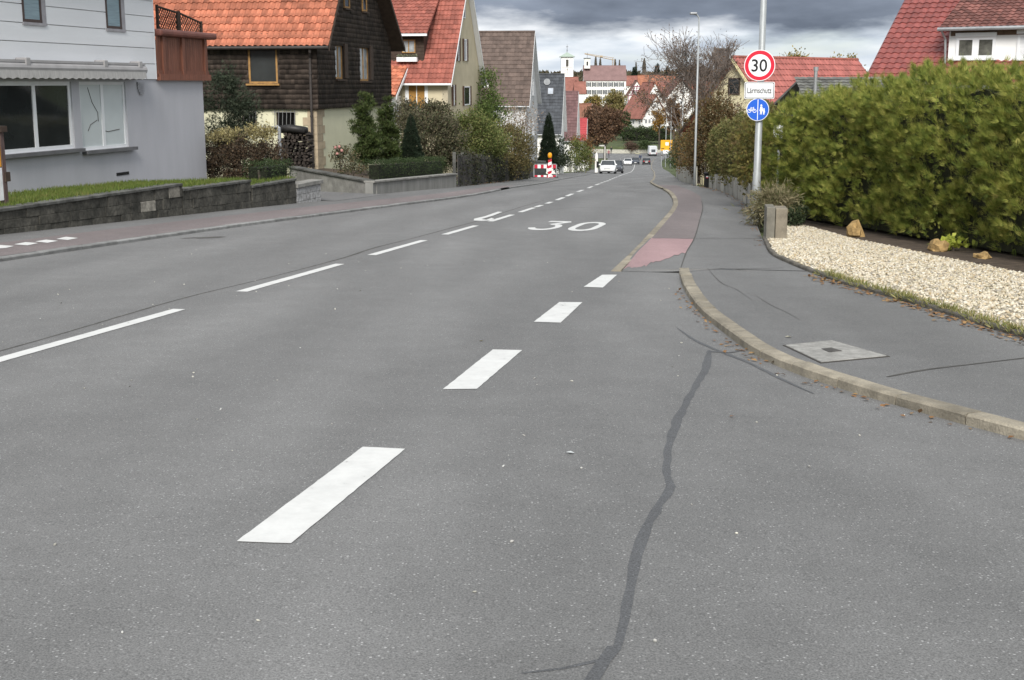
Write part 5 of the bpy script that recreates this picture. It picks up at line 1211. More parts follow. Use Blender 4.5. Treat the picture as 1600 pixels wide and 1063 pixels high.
# dark ivy fence along the pavement
c0 = gnd(716, 292.5, KH * .8); c1 = gnd(828, 279.5, KH * .8); azf = math.degrees(math.atan2(*(c1 - c0).to_2d())); HF = Fr(c0, azf); LF = math.hypot(*(c1 - c0).to_2d()); slf = (c1.z - c0.z) / LF
fe = thing('fence', 'dark wooden picket fence half swallowed by ivy along the left pavement', 'fence', c0, HF.rz)
x = 0; k = 0
while x < LF:
    if rng.random() < .9: MB().box(x, x + .08, 0, .025, slf * x + .05, slf * x + rng.uniform(1.12, 1.25)).build('picket', mat('grey_picket', (.045, .043, .04), .9, .4, 6, orand=.4), fe)
    x += .125
for hz in (.3, .95): q = MB(); q.prism([(0, .03, hz), (LF, .03, hz + slf * LF), (LF, .03, hz + .08 + slf * LF), (0, .03, hz + .08)], (0, .05, 0)); q.build('rail', M_darkwood, fe)
x = 0
while x <= LF: MB().box(x, x + .12, .085, .205, slf * x - .3, slf * x + 1.3).build('post', M_concdark, fe); x += 2.4
n = 9000; xs = rng.random(n) ** .9 * LF; zs_ = rng.random(n); P = np.stack([xs, rng.normal(size=n) * .09 + .02 + .12 * np.sin(xs * 2.2), slf * xs + zs_ * (1.25 + .18 * np.sin(xs * 1.7) + .1 * np.sin(xs * 4))], -1)
keep = (np.sin(xs * 1.1 + 2) + np.sin(xs * 2.9) * .6 + (zs_ - .35) * 2.0 + rng.normal(size=n) * .5) > -.3
scatter('ivy', P[keep], np.tile([0, -1., .2], (keep.sum(), 1)), .085, tmpl_leaf(.8), leafmat('ivy_leaf', [(.018, .024, .012), (.03, .036, .018), (.05, .05, .03), (.028, .024, .018)], .1), fe, out=.5, rnd=.6)

# cypress and garden shrubs further along
cone_tree('cypress', 'slim dark cypress standing before the slate-roofed house', 857, 258, 176, 118, 14, M_cone, 4200, .22)
bush('bush', 'dark shrub right of the slim cypress', [wb(874, 238, 122, 13, 22), wb(866, 250, 121, 12, 14)], M_dconifer, 2600, .2, None, 60, .3, 'bush', stems=3)
bush('bush', 'yellow-green bush above the block wall near the approaching cars', [wb(902, 240, 140, 16, 17), wb(892, 252, 138, 12, 12), wb(912, 250, 140, 10, 14)], M_olive, 3200, .2, None, 80, .3, 'bush', stems=4)
bush('bush', 'orange-brown bush below the mauve roofed house', [wb(904, 225, 150, 12, 10), wb(918, 238, 150, 9, 22)], leafmat('orange_leaf', [(.16, .08, .025), (.22, .12, .04), (.12, .07, .03), (.10, .09, .04)], .25), 2200, .2, None, 60, .3, 'bush', stems=4)
# dark garden wall and concrete blocks behind the barrier
c2 = uv(94, -19.2); 
gdw = thing('garden_wall', 'dark stone garden wall behind the striped road barrier', 'wall', uv(84, -16.35), R(90) - R(5.5))
for k in range(13):
    for c in range(3): MB().box(k * 1.9 + (c % 2) * .5, k * 1.9 + 1.88 + (c % 2) * .5, 0, .35, -.061 * k * 1.9 + c * .5 - .3, -.061 * k * 1.9 + c * .5 + .19).build('block', M_concdark, gdw)
bl_ = thing('block_wall', 'short pale concrete block wall at the kerb past the barrier', 'wall', gnd(893, 268) + Vector((0, 0, 0)), R(90) - R(6))
for k in range(3): MB().box(k * 2.6, k * 2.6 + 2.5, 0, .4, -.06 * 2.6 * k - .5, -.06 * 2.6 * k + .95).build('block', M_conc, bl_)

# ================================================================== barrier and warning beacon
pb_ = gnd(833.5, 278.5); pe = gnd(869.5, 276); D_ = pb_.y; HBr = Fr(pb_ + Vector((0, 0, 0)), 90 - math.degrees(math.atan2((at(869, 277, D_) - at(834, 277, D_)).y, 1)))
sc_ = D_ / F * 1.01; wid = 36 * sc_
ba = thing('road_barrier', 'red and white striped road works barrier with grey frame on the left pavement', 'barrier', at(833.5, 278.2, D_), 0)
M_bred = mat('sign_red', (.45, .02, .045), .5, .1, 3); M_bwhite = mat('sign_white', (.78, .78, .78), .5, .05, 3)
for x in (0, wid - .07): MB().box(x, x + .07, -.03, .03, 0, 1.02).build('post', M_zinc, ba)
for x in (0, wid - .07): MB().box(x - .1, x + .17, -.35, .35, -.02, .08).build('foot', mat('rubber_foot', (.03, .03, .03), .8), ba)
def striped(z0, z1, n, y):
    for k in range(n): MB().box(.08 + (wid - .16) * k / n, .08 + (wid - .16) * (k + 1) / n, y - .02, y, z0, z1).build('stripe', M_bred if k % 2 == 0 else M_bwhite, ba)
striped(.70, .96, 7, -.035); striped(.07, .20, 7, -.035)
MB().box(.0, wid, -.03, .0, .97, 1.02).build('top_rail', M_zinc, ba)
bp_ = at(859, 279.5, D_ - .8); be = thing('warning_beacon', 'red and white warning beacon with yellow lamp in front of the barrier', 'beacon', bp_)
MB().box(-.28, .28, -.25, .25, -.03, .09).build('foot', M_bred, be, bevel=.02)
for k in range(6):
    z0 = .09 + k * .21; q = MB(); q.prism([(-.125, -.03, z0), (.125, -.03, z0 + .10), (.125, -.03, z0 + .31), (-.125, -.03, z0 + .21)], (0, .05, 0)); q.build('stripe', M_bwhite if k % 2 == 0 else M_bred, be)
MB().box(-.05, .05, -.05, .05, 1.35, 1.5).build('lamp_neck', M_darkwood, be)
MB().lathe([(.06, 1.48), (.13, 1.50), (.15, 1.62), (.15, 1.76), (.10, 1.85), (.02, 1.88)], 12).build('lamp', mat('amber_lens', (.70, .30, .01), .25, .1, 5), be, smooth=True)

# ================================================================== RIGHT SIDE
# the big thuja hedge along the gravel bed
h0 = uv(28.4, .05); h1 = uv(10.5, 6.25); azh = math.atan2((h1 - h0).y, (h1 - h0).x); LH = math.hypot((h1 - h0).x, (h1 - h0).y); slh = (h1.z - h0.z) / LH
M_hedge = leafmat('thuja_hedge', [(.038, .062, .016), (.08, .118, .025), (.14, .18, .034), (.21, .24, .046), (.29, .30, .066), (.39, .365, .10), (.19, .14, .05)], .30, patch=4.5)
HH_ = Fr(h0 + Vector((0, 0, KH)), 90 - math.degrees(azh))
_tp = sorted((HH_.front(px, py, .35)[0], HH_.front(px, py, .35)[1]) for px, py in ((1206, 180), (1232, 166), (1262, 152), (1330, 137), (1400, 121), (1450, 108), (1500, 105), (1600, 101)))
def htop(x):      # the clipped top, read off the photograph in the hedge's own plane
    return float(np.interp(x, [a for a, b in _tp] + [LH], [b - slh * a for a, b in _tp] + [_tp[-1][1] - slh * _tp[-1][0]])) - .25 + .04 * math.sin(x * 3.1) + .03 * math.sin(x * 7.3 + 1)
def htop_old(x):
    return float(np.interp(x, [0, 1.6, 4, 6.5, 8.2, 10, 13, 20], [2.25, 2.36, 2.52, 2.68, 2.86, 2.93, 2.9, 2.9])) - .12 + .05 * math.sin(x * 3.1) + .04 * math.sin(x * 7.3 + 1)
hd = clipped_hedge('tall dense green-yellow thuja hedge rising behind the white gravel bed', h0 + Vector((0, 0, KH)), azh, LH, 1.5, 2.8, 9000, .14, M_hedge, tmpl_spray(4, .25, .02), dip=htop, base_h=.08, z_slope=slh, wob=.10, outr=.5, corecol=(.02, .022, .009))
# plumes: every branch end carries a fan of flat sprays leaning out and up
NP = 2100; PP = []; NN = []
k1 = rng.uniform(0, 6, 4)
for i in range(NP):
    x = rng.random() * LH; tp = rng.random() < .27
    if tp: p = np.array((x, rng.uniform(0, 1.2), htop(x) - .05 + rng.normal() * .05)); nn = np.array((rng.normal() * .35, -.25 + rng.normal() * .25, 1.0))
    else:
        z = .12 + rng.random() ** .9 * (htop(x) - .25); p = np.array((x, .05 - .09 * (math.sin(x * 1.7 + k1[0]) + math.sin(z * 2.6 + x * .9 + k1[1]) + .8 * math.sin(x * 4.1 - z * 3 + k1[2])) - .12 * math.sin(z / 2.8 * 3) + abs(rng.normal()) * .05, z)); nn = np.array((rng.normal() * .5, -1.0, .75 + rng.normal() * .45))
    nn /= np.linalg.norm(nn); L_ = rng.uniform(.16, .40); k = 29
    tt = rng.random(k) ** .8; off = rng.normal(size=(k, 3)) * (.045 * (1.15 - tt))[:, None]
    q_ = p + nn * (tt * L_)[:, None] + off; q_[:, 2] += slh * x - .25 * (tt * L_) ** 2; PP.append(q_); NN.append(nn + off * 5)
scatter('plumes', np.concatenate(PP), np.concatenate(NN), .145, tmpl_spray(3, .35, .017), M_hedge, hd, out=1.0, rnd=.28, up=.3)

# concrete end post of the bed wall, with dry shrub and ivy
pe_ = gnd(1196, 376, KH); ew = thing('end_wall', 'short weathered concrete wall end between pole and gravel bed', 'wall', pe_, -A + R(4))
MB().box(0, .14, -.05, .55, -.2, .55).build('post', mat('concrete_old', (.16, .15, .125), .92, .35, 4, bump=.3), ew, bevel=.012)
MB().box(.15, .34, -.02, .5, -.2, .53).build('slab', mat('concrete_tan', (.20, .175, .135), .92, .3, 4, bump=.3), ew, bevel=.01)
M_dry = leafmat('dry_grass', [(.19, .16, .09), (.26, .22, .13), (.13, .12, .06), (.10, .11, .045), (.32, .27, .17)], .2)
bush('dry_shrub', 'matted dry straw-coloured shrub hanging over the concrete wall end by the pole', [wb(1205, 318, 24.5, 30, 20), wb(1186, 330, 25, 14, 18), wb(1222, 312, 24.6, 24, 16)], M_dry, 4200, .13, tmpl_leaf(.12), 110, .10, 'shrub', stems=10, shell=.4, up=.1)
bush('ivy_clump', 'dark ivy clump at the hedge foot beside the concrete wall end', [wb(1236, 345, 24.2, 14, 14), wb(1246, 335, 24.6, 12, 18)], leafmat('ivy2', [(.018, .03, .012), (.03, .045, .018), (.05, .06, .03)], .12), 900, .06, tmpl_leaf(.8), 40, .07, 'ivy', stems=3)

# sign pole (a street lamp) with its three signs
pp = gnd(1180, 347, KH); SZ = math.hypot(pp.x, pp.y)
M_galv = mat('galvanised', (.31, .325, .33), .5, .18, 3, metal=.25, stretch=(6, 6, .8), fine=.12, fscale=30)
lp_ = thing('street_lamp', 'tall galvanised street lamp pole carrying the three traffic signs', 'street lamp', pp, -A)
q = MB(); q.tube([(0, 0, -.3), (.0, 0, 1.0), (.0, 0, 1.02), (.01, 0, 8.2)], [.085, .083, .074, .05], 14); q.build('pole', M_galv, lp_, smooth=True)
q = MB(); q.tube([(.01, 0, 8.15), (-.1, 0, 8.45), (-.9, 0, 8.6)], .035, 8); q.build('arm', M_galv, lp_, smooth=True)
MB().box(-1.5, -.85, -.14, .14, 8.54, 8.66).build('lamp_head', M_zinc, lp_, bevel=.03)
q = MB(); q.tube([(0, 0, .0), (0, 0, .30)], [.09, .087], 14); q.build('worn_base', mat('peeling_paint', (.10, .105, .09), .9, .3, 14, col2=(.36, .37, .36)), lp_)
SX = Vector((math.cos(-A), math.sin(-A), 0)); SY = Vector((math.sin(A), math.cos(A), 0))
def spx(px, py):
    """pixel -> local (x,z) in the sign plane just before the pole"""
    d = ray(px, py); c = Vector((0, 0, EYE)); o = pp - SY * .10; t = (o - c).dot(SY) / d.dot(SY); r_ = c + d * t - pp; return r_.dot(SX), r_.z
def disc(mb, c, r, y0, y1, n=40):
    mb.prism([(c[0] + r * math.cos(2 * math.pi * k / n), y0, c[1] + r * math.sin(2 * math.pi * k / n)) for k in range(n)], (0, y1 - y0, 0))
def ring(mb, c, r0, r1, y0, y1, n=40):
    P0 = lambda r, k, y: (c[0] + r * math.cos(2 * math.pi * k / n), y, c[1] + r * math.sin(2 * math.pi * k / n))
    for k in range(n): mb.face([P0(r0, k, y0), P0(r0, k + 1, y0), P0(r1, k + 1, y0), P0(r1, k, y0)]); mb.face([P0(r1, k, y0), P0(r1, k + 1, y0), P0(r1, k + 1, y1), P0(r1, k, y1)]); mb.face([P0(r0, k, y0), P0(r0, k + 1, y0), P0(r0, k + 1, y1), P0(r0, k, y1)])
def text_mesh(name, body_, hgt, wid_, m, parent, c, y, bold=.0, ext=.002):
    cu = bpy.data.curves.new(name, 'FONT'); cu.body = body_; cu.align_x = 'CENTER'; cu.align_y = 'CENTER'; cu.size = 1; cu.extrude = 0; cu.offset = bold; cu.resolution_u = 4
    ob = bpy.data.objects.new(name, cu); C.objects.link(ob); dg = bpy.context.evaluated_depsgraph_get(); me = bpy.data.meshes.new_from_object(ob.evaluated_get(dg)); C.objects.unlink(ob); bpy.data.objects.remove(ob)
    co = np.array([v.co[:] for v in me.vertices]); mn, mx = co.min(0), co.max(0); ctr_ = (mn + mx) / 2; s0 = hgt / (mx[1] - mn[1]); s1 = wid_ / (mx[0] - mn[0])
    for v in me.vertices: x, z = (v.co.x - ctr_[0]) * s1, (v.co.y - ctr_[1]) * s0; v.co = (c[0] + x, y, c[1] + z)
    me.materials.clear(); me.materials.append(m); return link(name, me, parent)
M_sred = mat('sign_red_face', (.56, .012, .035), .35, .04, 3, spec=.4); M_swhite = mat('sign_white_face', (.76, .77, .78), .35, .03, 2, spec=.4); M_sblue = mat('sign_blue_face', (.012, .10, .52), .35, .05, 2, spec=.4); M_sblack = mat('sign_black', (.012, .012, .014), .4); M_sback = mat('sign_back', (.3, .31, .32), .5, .1, 3, metal=.4)
def sign_thing(name, label): return thing(name, label, 'traffic sign', pp, -A)
sg = sign_thing('speed_limit_sign', 'round white speed limit 30 sign with broad red rim on the lamp pole'); c = spx(1187, 102.5); r_ = .303
q = MB(); disc(q, c, r_, -.125, -.105); q.build('plate', M_swhite, sg)
q = MB(); ring(q, c, r_ * .72, r_ * .955, -.1275, -.124); q.build('red_rim', M_sred, sg)
text_mesh('number', '30', .245, .305, M_sblack, sg, (c[0] - .005, c[1] + .0), -.128, bold=.012)
q = MB(); q.tube([(0, -.01, c[1] + .13), (0, -.01, c[1] + .17)], .075, 12); q.box(-.09, .09, -.105, -.06, c[1] + .12, c[1] + .18); q.build('clamp', M_sback, sg)
q = MB(); q.tube([(0, -.01, c[1] - .17), (0, -.01, c[1] - .13)], .078, 12); q.box(-.09, .09, -.105, -.06, c[1] - .18, c[1] - .12); q.build('clamp', M_sback, sg)
sg = sign_thing('noise_protection_sign', 'white rectangular sign reading Lärmschutz with black border under the 30 sign'); c = spx(1186.7, 141.5); hw_, hh_ = .295, .165
def rrect(w_, h_, r_, y, n=5):
    P = []
    for cx, cz, a0 in ((w_ - r_, h_ - r_, 0), (-w_ + r_, h_ - r_, 90), (-w_ + r_, -h_ + r_, 180), (w_ - r_, -h_ + r_, 270)):
        for k in range(n + 1): P.append((c[0] + cx + r_ * math.cos(R(a0 + 90 * k / n)), y, c[1] + cz + r_ * math.sin(R(a0 + 90 * k / n))))
    return P
q = MB(); q.prism(rrect(hw_, hh_, .03, -.122), (0, .017, 0)); q.build('plate', M_swhite, sg)
a_, b_ = rrect(hw_ - .012, hh_ - .012, .025, -.1245), rrect(hw_ - .024, hh_ - .024, .018, -.1245)
q = MB(); [q.face([a_[k], a_[(k + 1) % len(a_)], b_[(k + 1) % len(a_)], b_[k]]) for k in range(len(a_))]; q.build('border', M_sblack, sg)
text_mesh('lettering', 'Lärmschutz', .115, .475, M_sblack, sg, (c[0], c[1] + .0), -.125, bold=.012)
q = MB(); q.box(-.09, .09, -.105, -.06, c[1] - .03, c[1] + .03); q.tube([(0, -.01, c[1] - .02), (0, -.01, c[1] + .02)], .078, 12); q.build('clamp', M_sback, sg)
sg = sign_thing('cycle_footway_sign', 'round blue sign with bicycle beside walking figures split by a white bar'); c = spx(1184, 171.5); r_ = .222
q = MB(); disc(q, c, r_, -.122, -.104); q.build('plate', M_swhite, sg)
q = MB(); disc(q, c, r_ * .95, -.1245, -.1215); q.build('blue_field', M_sblue, sg)
W3 = lambda x, z: (c[0] + x, -.128, c[1] + z)
q = MB(); q.box(c[0] - .007, c[0] + .007, -.127, -.124, c[1] - r_ * .9, c[1] + r_ * .9); q.build('divider', M_swhite, sg)
q = MB()
for cx in (-.165, -.062): ring(q, (c[0] + cx, c[1] - .025), .026, .037, -.127, -.1245, 20)
for a_, b_ in (((-.165, -.025), (-.135, .03)), ((-.135, .03), (-.082, .03)), ((-.135, .03), (-.112, -.025)), ((-.112, -.025), (-.082, .03)), ((-.062, -.025), (-.088, .045)), ((-.112, -.025), (-.165, -.025)), ((-.088, .045), (-.075, .048)), ((-.14, .042), (-.125, .042))): q.tube([W3(*a_), W3(*b_)], .006, 4)
q.build('bicycle_symbol', M_swhite, sg)
q = MB(); disc(q, (c[0] + .068, c[1] + .085), .019, -.127, -.1245, 14)
q.prism([W3(.05, .06), W3(.088, .06), W3(.105, -.03), W3(.085, -.03), W3(.083, -.095), W3(.072, -.095), W3(.066, -.04), W3(.058, -.095), W3(.045, -.095), W3(.052, -.03), W3(.035, -.03)], (0, .003, 0)); q.build('adult_symbol', M_swhite, sg)
q = MB(); disc(q, (c[0] + .122, c[1] + .012), .015, -.127, -.1245, 14)
q.prism([W3(.11, -.006), W3(.136, -.006), W3(.146, -.055), W3(.134, -.055), W3(.132, -.098), W3(.123, -.098), W3(.121, -.06), W3(.117, -.098), W3(.107, -.098), W3(.110, -.055), W3(.102, -.055)], (0, .003, 0)); q.build('child_symbol', M_swhite, sg)
q = MB(); q.box(-.08, .08, -.105, -.06, c[1] - .03, c[1] + .03); q.tube([(0, -.01, c[1] - .02), (0, -.01, c[1] + .02)], .08, 12); q.build('clamp', M_sback, sg)

# low concrete wall and the second hedge beyond the pole
lw_ = [(u, interp_v(REC, u) + .04) for u in np.arange(28.6, 55, 2.05)]
wl = thing('garden_wall', 'low wall of pale concrete panels under the second hedge past the pole', 'wall', uv(*lw_[0]), 0)
o_ = wl.location
for a_, b_ in zip(lw_[:-1], lw_[1:]):
    A0, B0 = uv(*a_) - o_, uv(*b_) - o_; d = (B0 - A0); d2 = Vector((d.x, d.y, 0)).normalized(); nn = Vector((d2.y, -d2.x, 0)) * .1; hz = .62 if a_[0] > 32 else .75
    A1_, B1_ = A0 + d * .004, B0 - d * .008; up_ = Vector((0, 0, 1))
    q = MB(); q.prism([A1_ - up_ * .2, B1_ - up_ * .2, B1_ + up_ * (hz + rng.uniform(-.02, .02)), A1_ + up_ * (hz + rng.uniform(-.02, .02))], nn); q.build('panel', mat('panel_concrete', (.27, .26, .23), .92, .35, 1.5, col2=(.40, .385, .34), bump=.3, orand=.2), wl, bevel=.012)
    q = MB(); q.prism([A0 - d2 * .06 - up_ * .2 - nn * .2, A0 + d2 * .06 - up_ * .2 - nn * .2, A0 + d2 * .06 + up_ * (hz + .03) - nn * .2, A0 - d2 * .06 + up_ * (hz + .03) - nn * .2], nn * 1.4); q.build('post', M_conc, wl)
M_h2 = leafmat('hedge_beech', [(.06, .068, .022), (.09, .098, .03), (.13, .125, .042), (.17, .13, .055), (.08, .062, .03)], .25, patch=.9)
a_ = uv(32.2, -.12); b_ = uv(56.5, -2.6); az_ = math.atan2((a_ - b_).y, (a_ - b_).x); L2 = math.hypot((b_ - a_).x, (b_ - a_).y)
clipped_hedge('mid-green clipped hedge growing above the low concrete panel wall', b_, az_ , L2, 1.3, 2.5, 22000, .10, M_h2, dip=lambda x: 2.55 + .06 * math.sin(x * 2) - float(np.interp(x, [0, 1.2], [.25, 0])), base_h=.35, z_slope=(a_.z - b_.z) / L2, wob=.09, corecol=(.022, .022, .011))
M_autumn2 = leafmat('olive_gold_shrub', [(.11, .12, .03), (.17, .16, .045), (.22, .17, .05), (.08, .09, .03), (.15, .095, .04)], .28)
bush('bush', 'olive-gold shrub between the second hedge and the tall thuja hedge', [wb(1180, 235, 32, 24, 44), wb(1200, 205, 33, 22, 30), wb(1168, 262, 32, 14, 26)], M_autumn2, 5200, .13, tmpl_spray(3, .25), 120, .14, 'bush', stems=5)
# small white notice board behind the hedges
nb_ = at(1217, 230, 30.2); nbt = thing('notice_board', 'small white printed board peeking out between the hedges', 'board', nb_, -A)
c = Vector((0, 0, at(1217, 206, 30.2).z - nb_.z)); s_ = 30.2 / F
MB().box(-9 * s_, 10 * s_, -.02, .01, c.z - 10 * s_, c.z + 10 * s_).build('board', M_swhite, nbt); MB().box(-7 * s_, 3 * s_, -.024, -.02, c.z + 3 * s_, c.z + 5 * s_).build('printed_line', mat('print_grey', (.15, .15, .16), .6), nbt)
MB().tube([(0, .03, -1.2), (0, .03, c.z)], .03, 6).build('post', M_zinc, nbt)
# letter pillar by the wall gap
pq = gnd(1104, 292, KH); po = thing('mail_pillar', 'black mail pillar with a small red and white sticker at the garden gate', 'mailbox', pq, -A)
s_ = pq.y / F
MB().box(-3.4 * s_, 3.4 * s_, -.12, .12, -.2, 20 * s_).build('body', mat('black_metal', (.02, .02, .022), .5, .2, 4), po); MB().box(-5 * s_, 5 * s_, -.2, .2, 20 * s_, 22.5 * s_).build('cap', mat('black_metal', (.02, .02, .022)), po, bevel=.02)
MB().box(-1 * s_, 2.6 * s_, -.128, -.12, 15 * s_, 17 * s_).build('sticker', M_swhite, po); MB().box(-1 * s_, 2.6 * s_, -.129, -.12, 13.6 * s_, 15 * s_).build('red_sticker', M_sred, po)

# lamps along the right kerb
def lamp(px, py, ptop, head, label, r_=.052):
    p = gnd(px, py, KH); D = p.y; zt_ = at(px, ptop, D).z - p.z; t = thing('street_lamp', label, 'street lamp', p, 0, 'lamps along the right pavement')
    xt = at(px + head[0], ptop, D).x - p.x
    MB().tube([(0, 0, -.2), (0, 0, zt_ * .15), (0, 0, zt_)], [r_ * 1.25, r_, r_ * .65], 10).build('pole', M_galv, t, smooth=True)
    if head[1]: 
        xh = head[1] * D / F; MB().tube([(0, 0, zt_ - .02), (xh * .3, 0, zt_ + .12), (xh, 0, zt_ + .16)], .035, 6).build('arm', M_galv, t); MB().box(min(xh * .35, xh * 1.4), max(xh * .35, xh * 1.4), -.15, .15, zt_ + .13, zt_ + .23).build('lamp_head', M_zinc, t, bevel=.03)
    return t
lamp(1085, 291, 28, (0, -10), 'tall grey street lamp beside the bare tree, arm over the street')
lamp(1064.5, 273, 118, (0, -8), 'slimmer street lamp past the bare tree with its arm over the street')
lamp(1047, 263, 168, (0, 0), 'plain pale pole near the yellow direction sign', .07)
lamp(1039.5, 260, 172, (0, 0), 'pale pole holding a white board by the yellow direction sign', .07)

# bare autumn tree behind the hedge
def bare_tree(name, label, px, pyb, D, h_px, r0, leaves=None, nl=900, lsize=.14, depth=5, spread=.5, nsub=3, group=None, lean=(0, 0), seed=None, trunk=.22):
    if seed is not None:
        random.seed(seed); global rng; rng = np.random.default_rng(seed)
    p = at(px, pyb, D); Hh = h_px * D / F; t = thing(name, label, 'tree', p, 0, group); q = MB(); base = Vector((0, 0, -.4)); top = Vector((lean[0], lean[1], Hh * trunk))
    q.tube([base, base.lerp(top, .5), top], [r0 * 1.3, r0, r0 * .85], 8)
    q.build('trunk', BARK(), t); b = MB(); tips = []
    for k in range(4):
        a_ = 2 * math.pi * k / 4 + random.uniform(-.4, .4); d = Vector((math.cos(a_) * .55, math.sin(a_) * .55, 1)); tips += branches(b, top, d, Hh * .30, r0 * .6, depth - 1, spread, nsub, .14, max(.005, .00013 * D))
    b.build('branches', TWIG(), t, fix=False)
    if leaves:
        T_ = np.array([tuple(x) for x in tips]); idx = rng.integers(0, len(T_), nl); P = T_[idx] + rng.normal(size=(nl, 3)) * Hh * .025
        scatter('crown', P, rng.normal(size=(nl, 3)), lsize, tmpl_leaf(.6), leaves, t, rnd=.8, up=-.1)
    return t
M_brownleaf = leafmat('brown_leaf', [(.10, .055, .03), (.15, .08, .04), (.07, .045, .03), (.19, .11, .05), (.12, .085, .05)], .2)
M_yellowleaf = leafmat('yellow_leaf', [(.24, .18, .05), (.32, .24, .07), (.18, .15, .05), (.14, .13, .05)], .25)
bare_tree('tree', 'bare-branched autumn tree with a few brown leaves behind the lamp', 1090, 275, 68, 185, .13, M_brownleaf, 1300, .09, depth=6, spread=.6, nsub=3, seed=4, trunk=.42)

# ================================================================== HOUSES ON THE RIGHT
class Fc(Fr):
    """frame facing the camera: local x to the right (turned by rot), local y away"""
    def __init__(s, o, rot=0.): super().__init__(o, 90 - rot)
# big red roof with dormer above the hedge
D1 = 55.; e0 = at(1362, 129, D1); HR1 = Fc(e0 - Vector((0, 0, 2.7)), -36)
h1_ = thing('house', 'house with large dark red tiled roof and white dormer above the thuja hedge', 'house', HR1.o, HR1.rz)
WR, DR, ZER = 13.0, 9.5, 2.8; zr_ = ZER + 4.75 * .8
body(h1_, WR, DR, -3.5, ZER, zr_, 'x', M_whitewall)
rf, SA_, SB_ = gable_roof(h1_, WR, DR, ZER + .03, zr_ + .03, 'x', M_tile_e, oe=.4, og=.25, th=.12, trim=mat('dark_trim', (.10, .04, .04), .6), gutter=M_zinc)
lay_tiles(rf, SA_[0], SA_[1], SA_[3], .31, .34, .026, M_tile_e, True, span=(0, .62), rows=14)
# dormer: pixel box in a plane set back from the eave
yd = .7; fx = lambda px, py: HR1.front(px, py, yd)
dx0, dz0 = fx(1480, 107); dx1, dz1 = fx(1650, 40)
q = MB(); q.box(dx0, dx1, yd, 4.6, dz0 - .6, dz1 - .05); do = q.build('dormer', mat('dormer_white', (.78, .78, .77), .85, .04, 1), h1_)
e0_, e1_, r1_, r0_ = (dx0 - .3, yd - .4, dz1 - .02), (dx1 + .3, yd - .4, dz1 - .02), (dx1 + .3, 4.7, dz1 + 2.1), (dx0 - .3, 4.7, dz1 + 2.1)
q = MB(); slope_slab(q, e0_, e1_, r1_, r0_, .1); dr = q.build('dormer_roof', M_tile_b, h1_); lay_tiles(dr, e0_, e1_, r0_, .25, .28, .02, mat('tile_old_red', (.14, .06, .05), .8, .4, 2, rand=.35), False)
q = MB(); q.tube([(dx0 - .34, yd - .48, dz1 - .06), (dx1 + .3, yd - .48, dz1 - .06)], .075, 8); q.tube([(dx0 - .2, yd - .46, dz1 - .1), (dx0 - .12, yd - .1, dz1 - .45), (dx0 - .08, yd - .06, dz0 + .1)], .045, 8); q.build('dormer_gutter', M_zinc, do)
MB().box(dx0 + .08, dx1, yd - .06, yd - .004, dz1 - .32, dz1 - .10).build('fascia', mat('fascia_brown', (.12, .08, .055), .8, .3, 6), do)
a0, z0 = fx(1493, 92); a1, z1 = fx(1557, 57); window(h1_, FRONT(yd), a0, a1, z0, z1, white_p(), mat('lace_glass', (.10, .10, .085), .12, .6, 2), nx=2, fw=.12, mull=.26, o=.005, head=white_p(), sill=white_p())
a0, z0 = fx(1588, 92); a1, z1 = fx(1640, 52); window(h1_, FRONT(yd), a0, a1, z0, z1, white_p(), mat('roller_blind', (.62, .63, .64), .6, .1, 3, stretch=(.2, .2, 12)), nx=2, fw=.1, mull=.2, o=.005, head=white_p(), sill=white_p(), label='dormer window with lowered roller blind')
q = MB(); e = dz0 - .12; q.box(dx0 - .1, dx1, yd - .10, yd - .005, e - .1, e + .08); q.build('lead_flashing', mat('lead', (.30, .32, .34), .6), do)
# cream gable house with long red roof
D2 = 72.; ap = at(1150, 93, D2); foot = at(1209, 176, D2 - 4.0)
HR2 = Fc(ap, 42); axd = HR2
h2_ = thing('house', 'cream gable house with long red roof and chimney behind the round signs', 'house', (ap.x, ap.y, ap.z - 7.2), HR2.rz)
# local: ridge along x, gable at x=0, ridge at y=0; eave nearer the camera at y=-3.6
zr = 7.2; half = 3.1; ze = 3.7; Lr = 11.5
mb = MB(); mb.box(0, Lr, -half + .3, half - .3, -5, ze + .1); mb.face([(0, -half, ze), (0, half, ze), (0, 0, zr)]); mb.face([(Lr, -half, ze), (Lr, half, ze), (Lr, 0, zr)]); mb.build('wall', mat('cream_house', (.66, .60, .40), .9, .05, 1), h2_)
sl_ = (zr - ze) / half; ov = .5; A_ = [(-.35, -half - ov, ze - ov * sl_ + .1), (Lr + .3, -half - ov, ze - ov * sl_ + .1), (Lr + .3, 0, zr + .1), (-.35, 0, zr + .1)]
q = MB(); slope_slab(q, *A_, .12); slope_slab(q, *[(x, -y, z) for x, y, z in A_], .12); rr_ = q.build('roof', M_tile_r, h2_); lay_tiles(rr_, A_[0], A_[1], A_[3], .30, .40, .022, mat('tile_pink', (.30, .10, .085), .7, .2, 1.5, rand=.15), False)
for s_ in (-1, 1):
    q = MB(); q.prism([(-.39, s_ * (half + ov), ze - ov * sl_ + .08), (-.39, 0, zr + .12), (-.39, 0, zr - .1), (-.39, s_ * (half + ov), ze - ov * sl_ - .14)], (.04, 0, 0)); q.build('barge_board', mat('cream_trim', (.66, .58, .34), .7) if s_ < 0 else M_darkwood, rr_)
MB().tube([(-.37, 0, zr + .12), (Lr + .3, 0, zr + .12)], .1, 8).build('ridge_cap', M_tile_r, rr_)
window(h2_, LEFT(0), -.35, .45, zr - 1.9, zr - 1.0, M_darkwood, GL(), nx=1, fw=.06, o=.01); window(h2_, LEFT(0), -1.9, -1.0, zr - 3.9, zr - 2.8, M_darkwood, GL(), nx=2, fw=.06, o=.01)
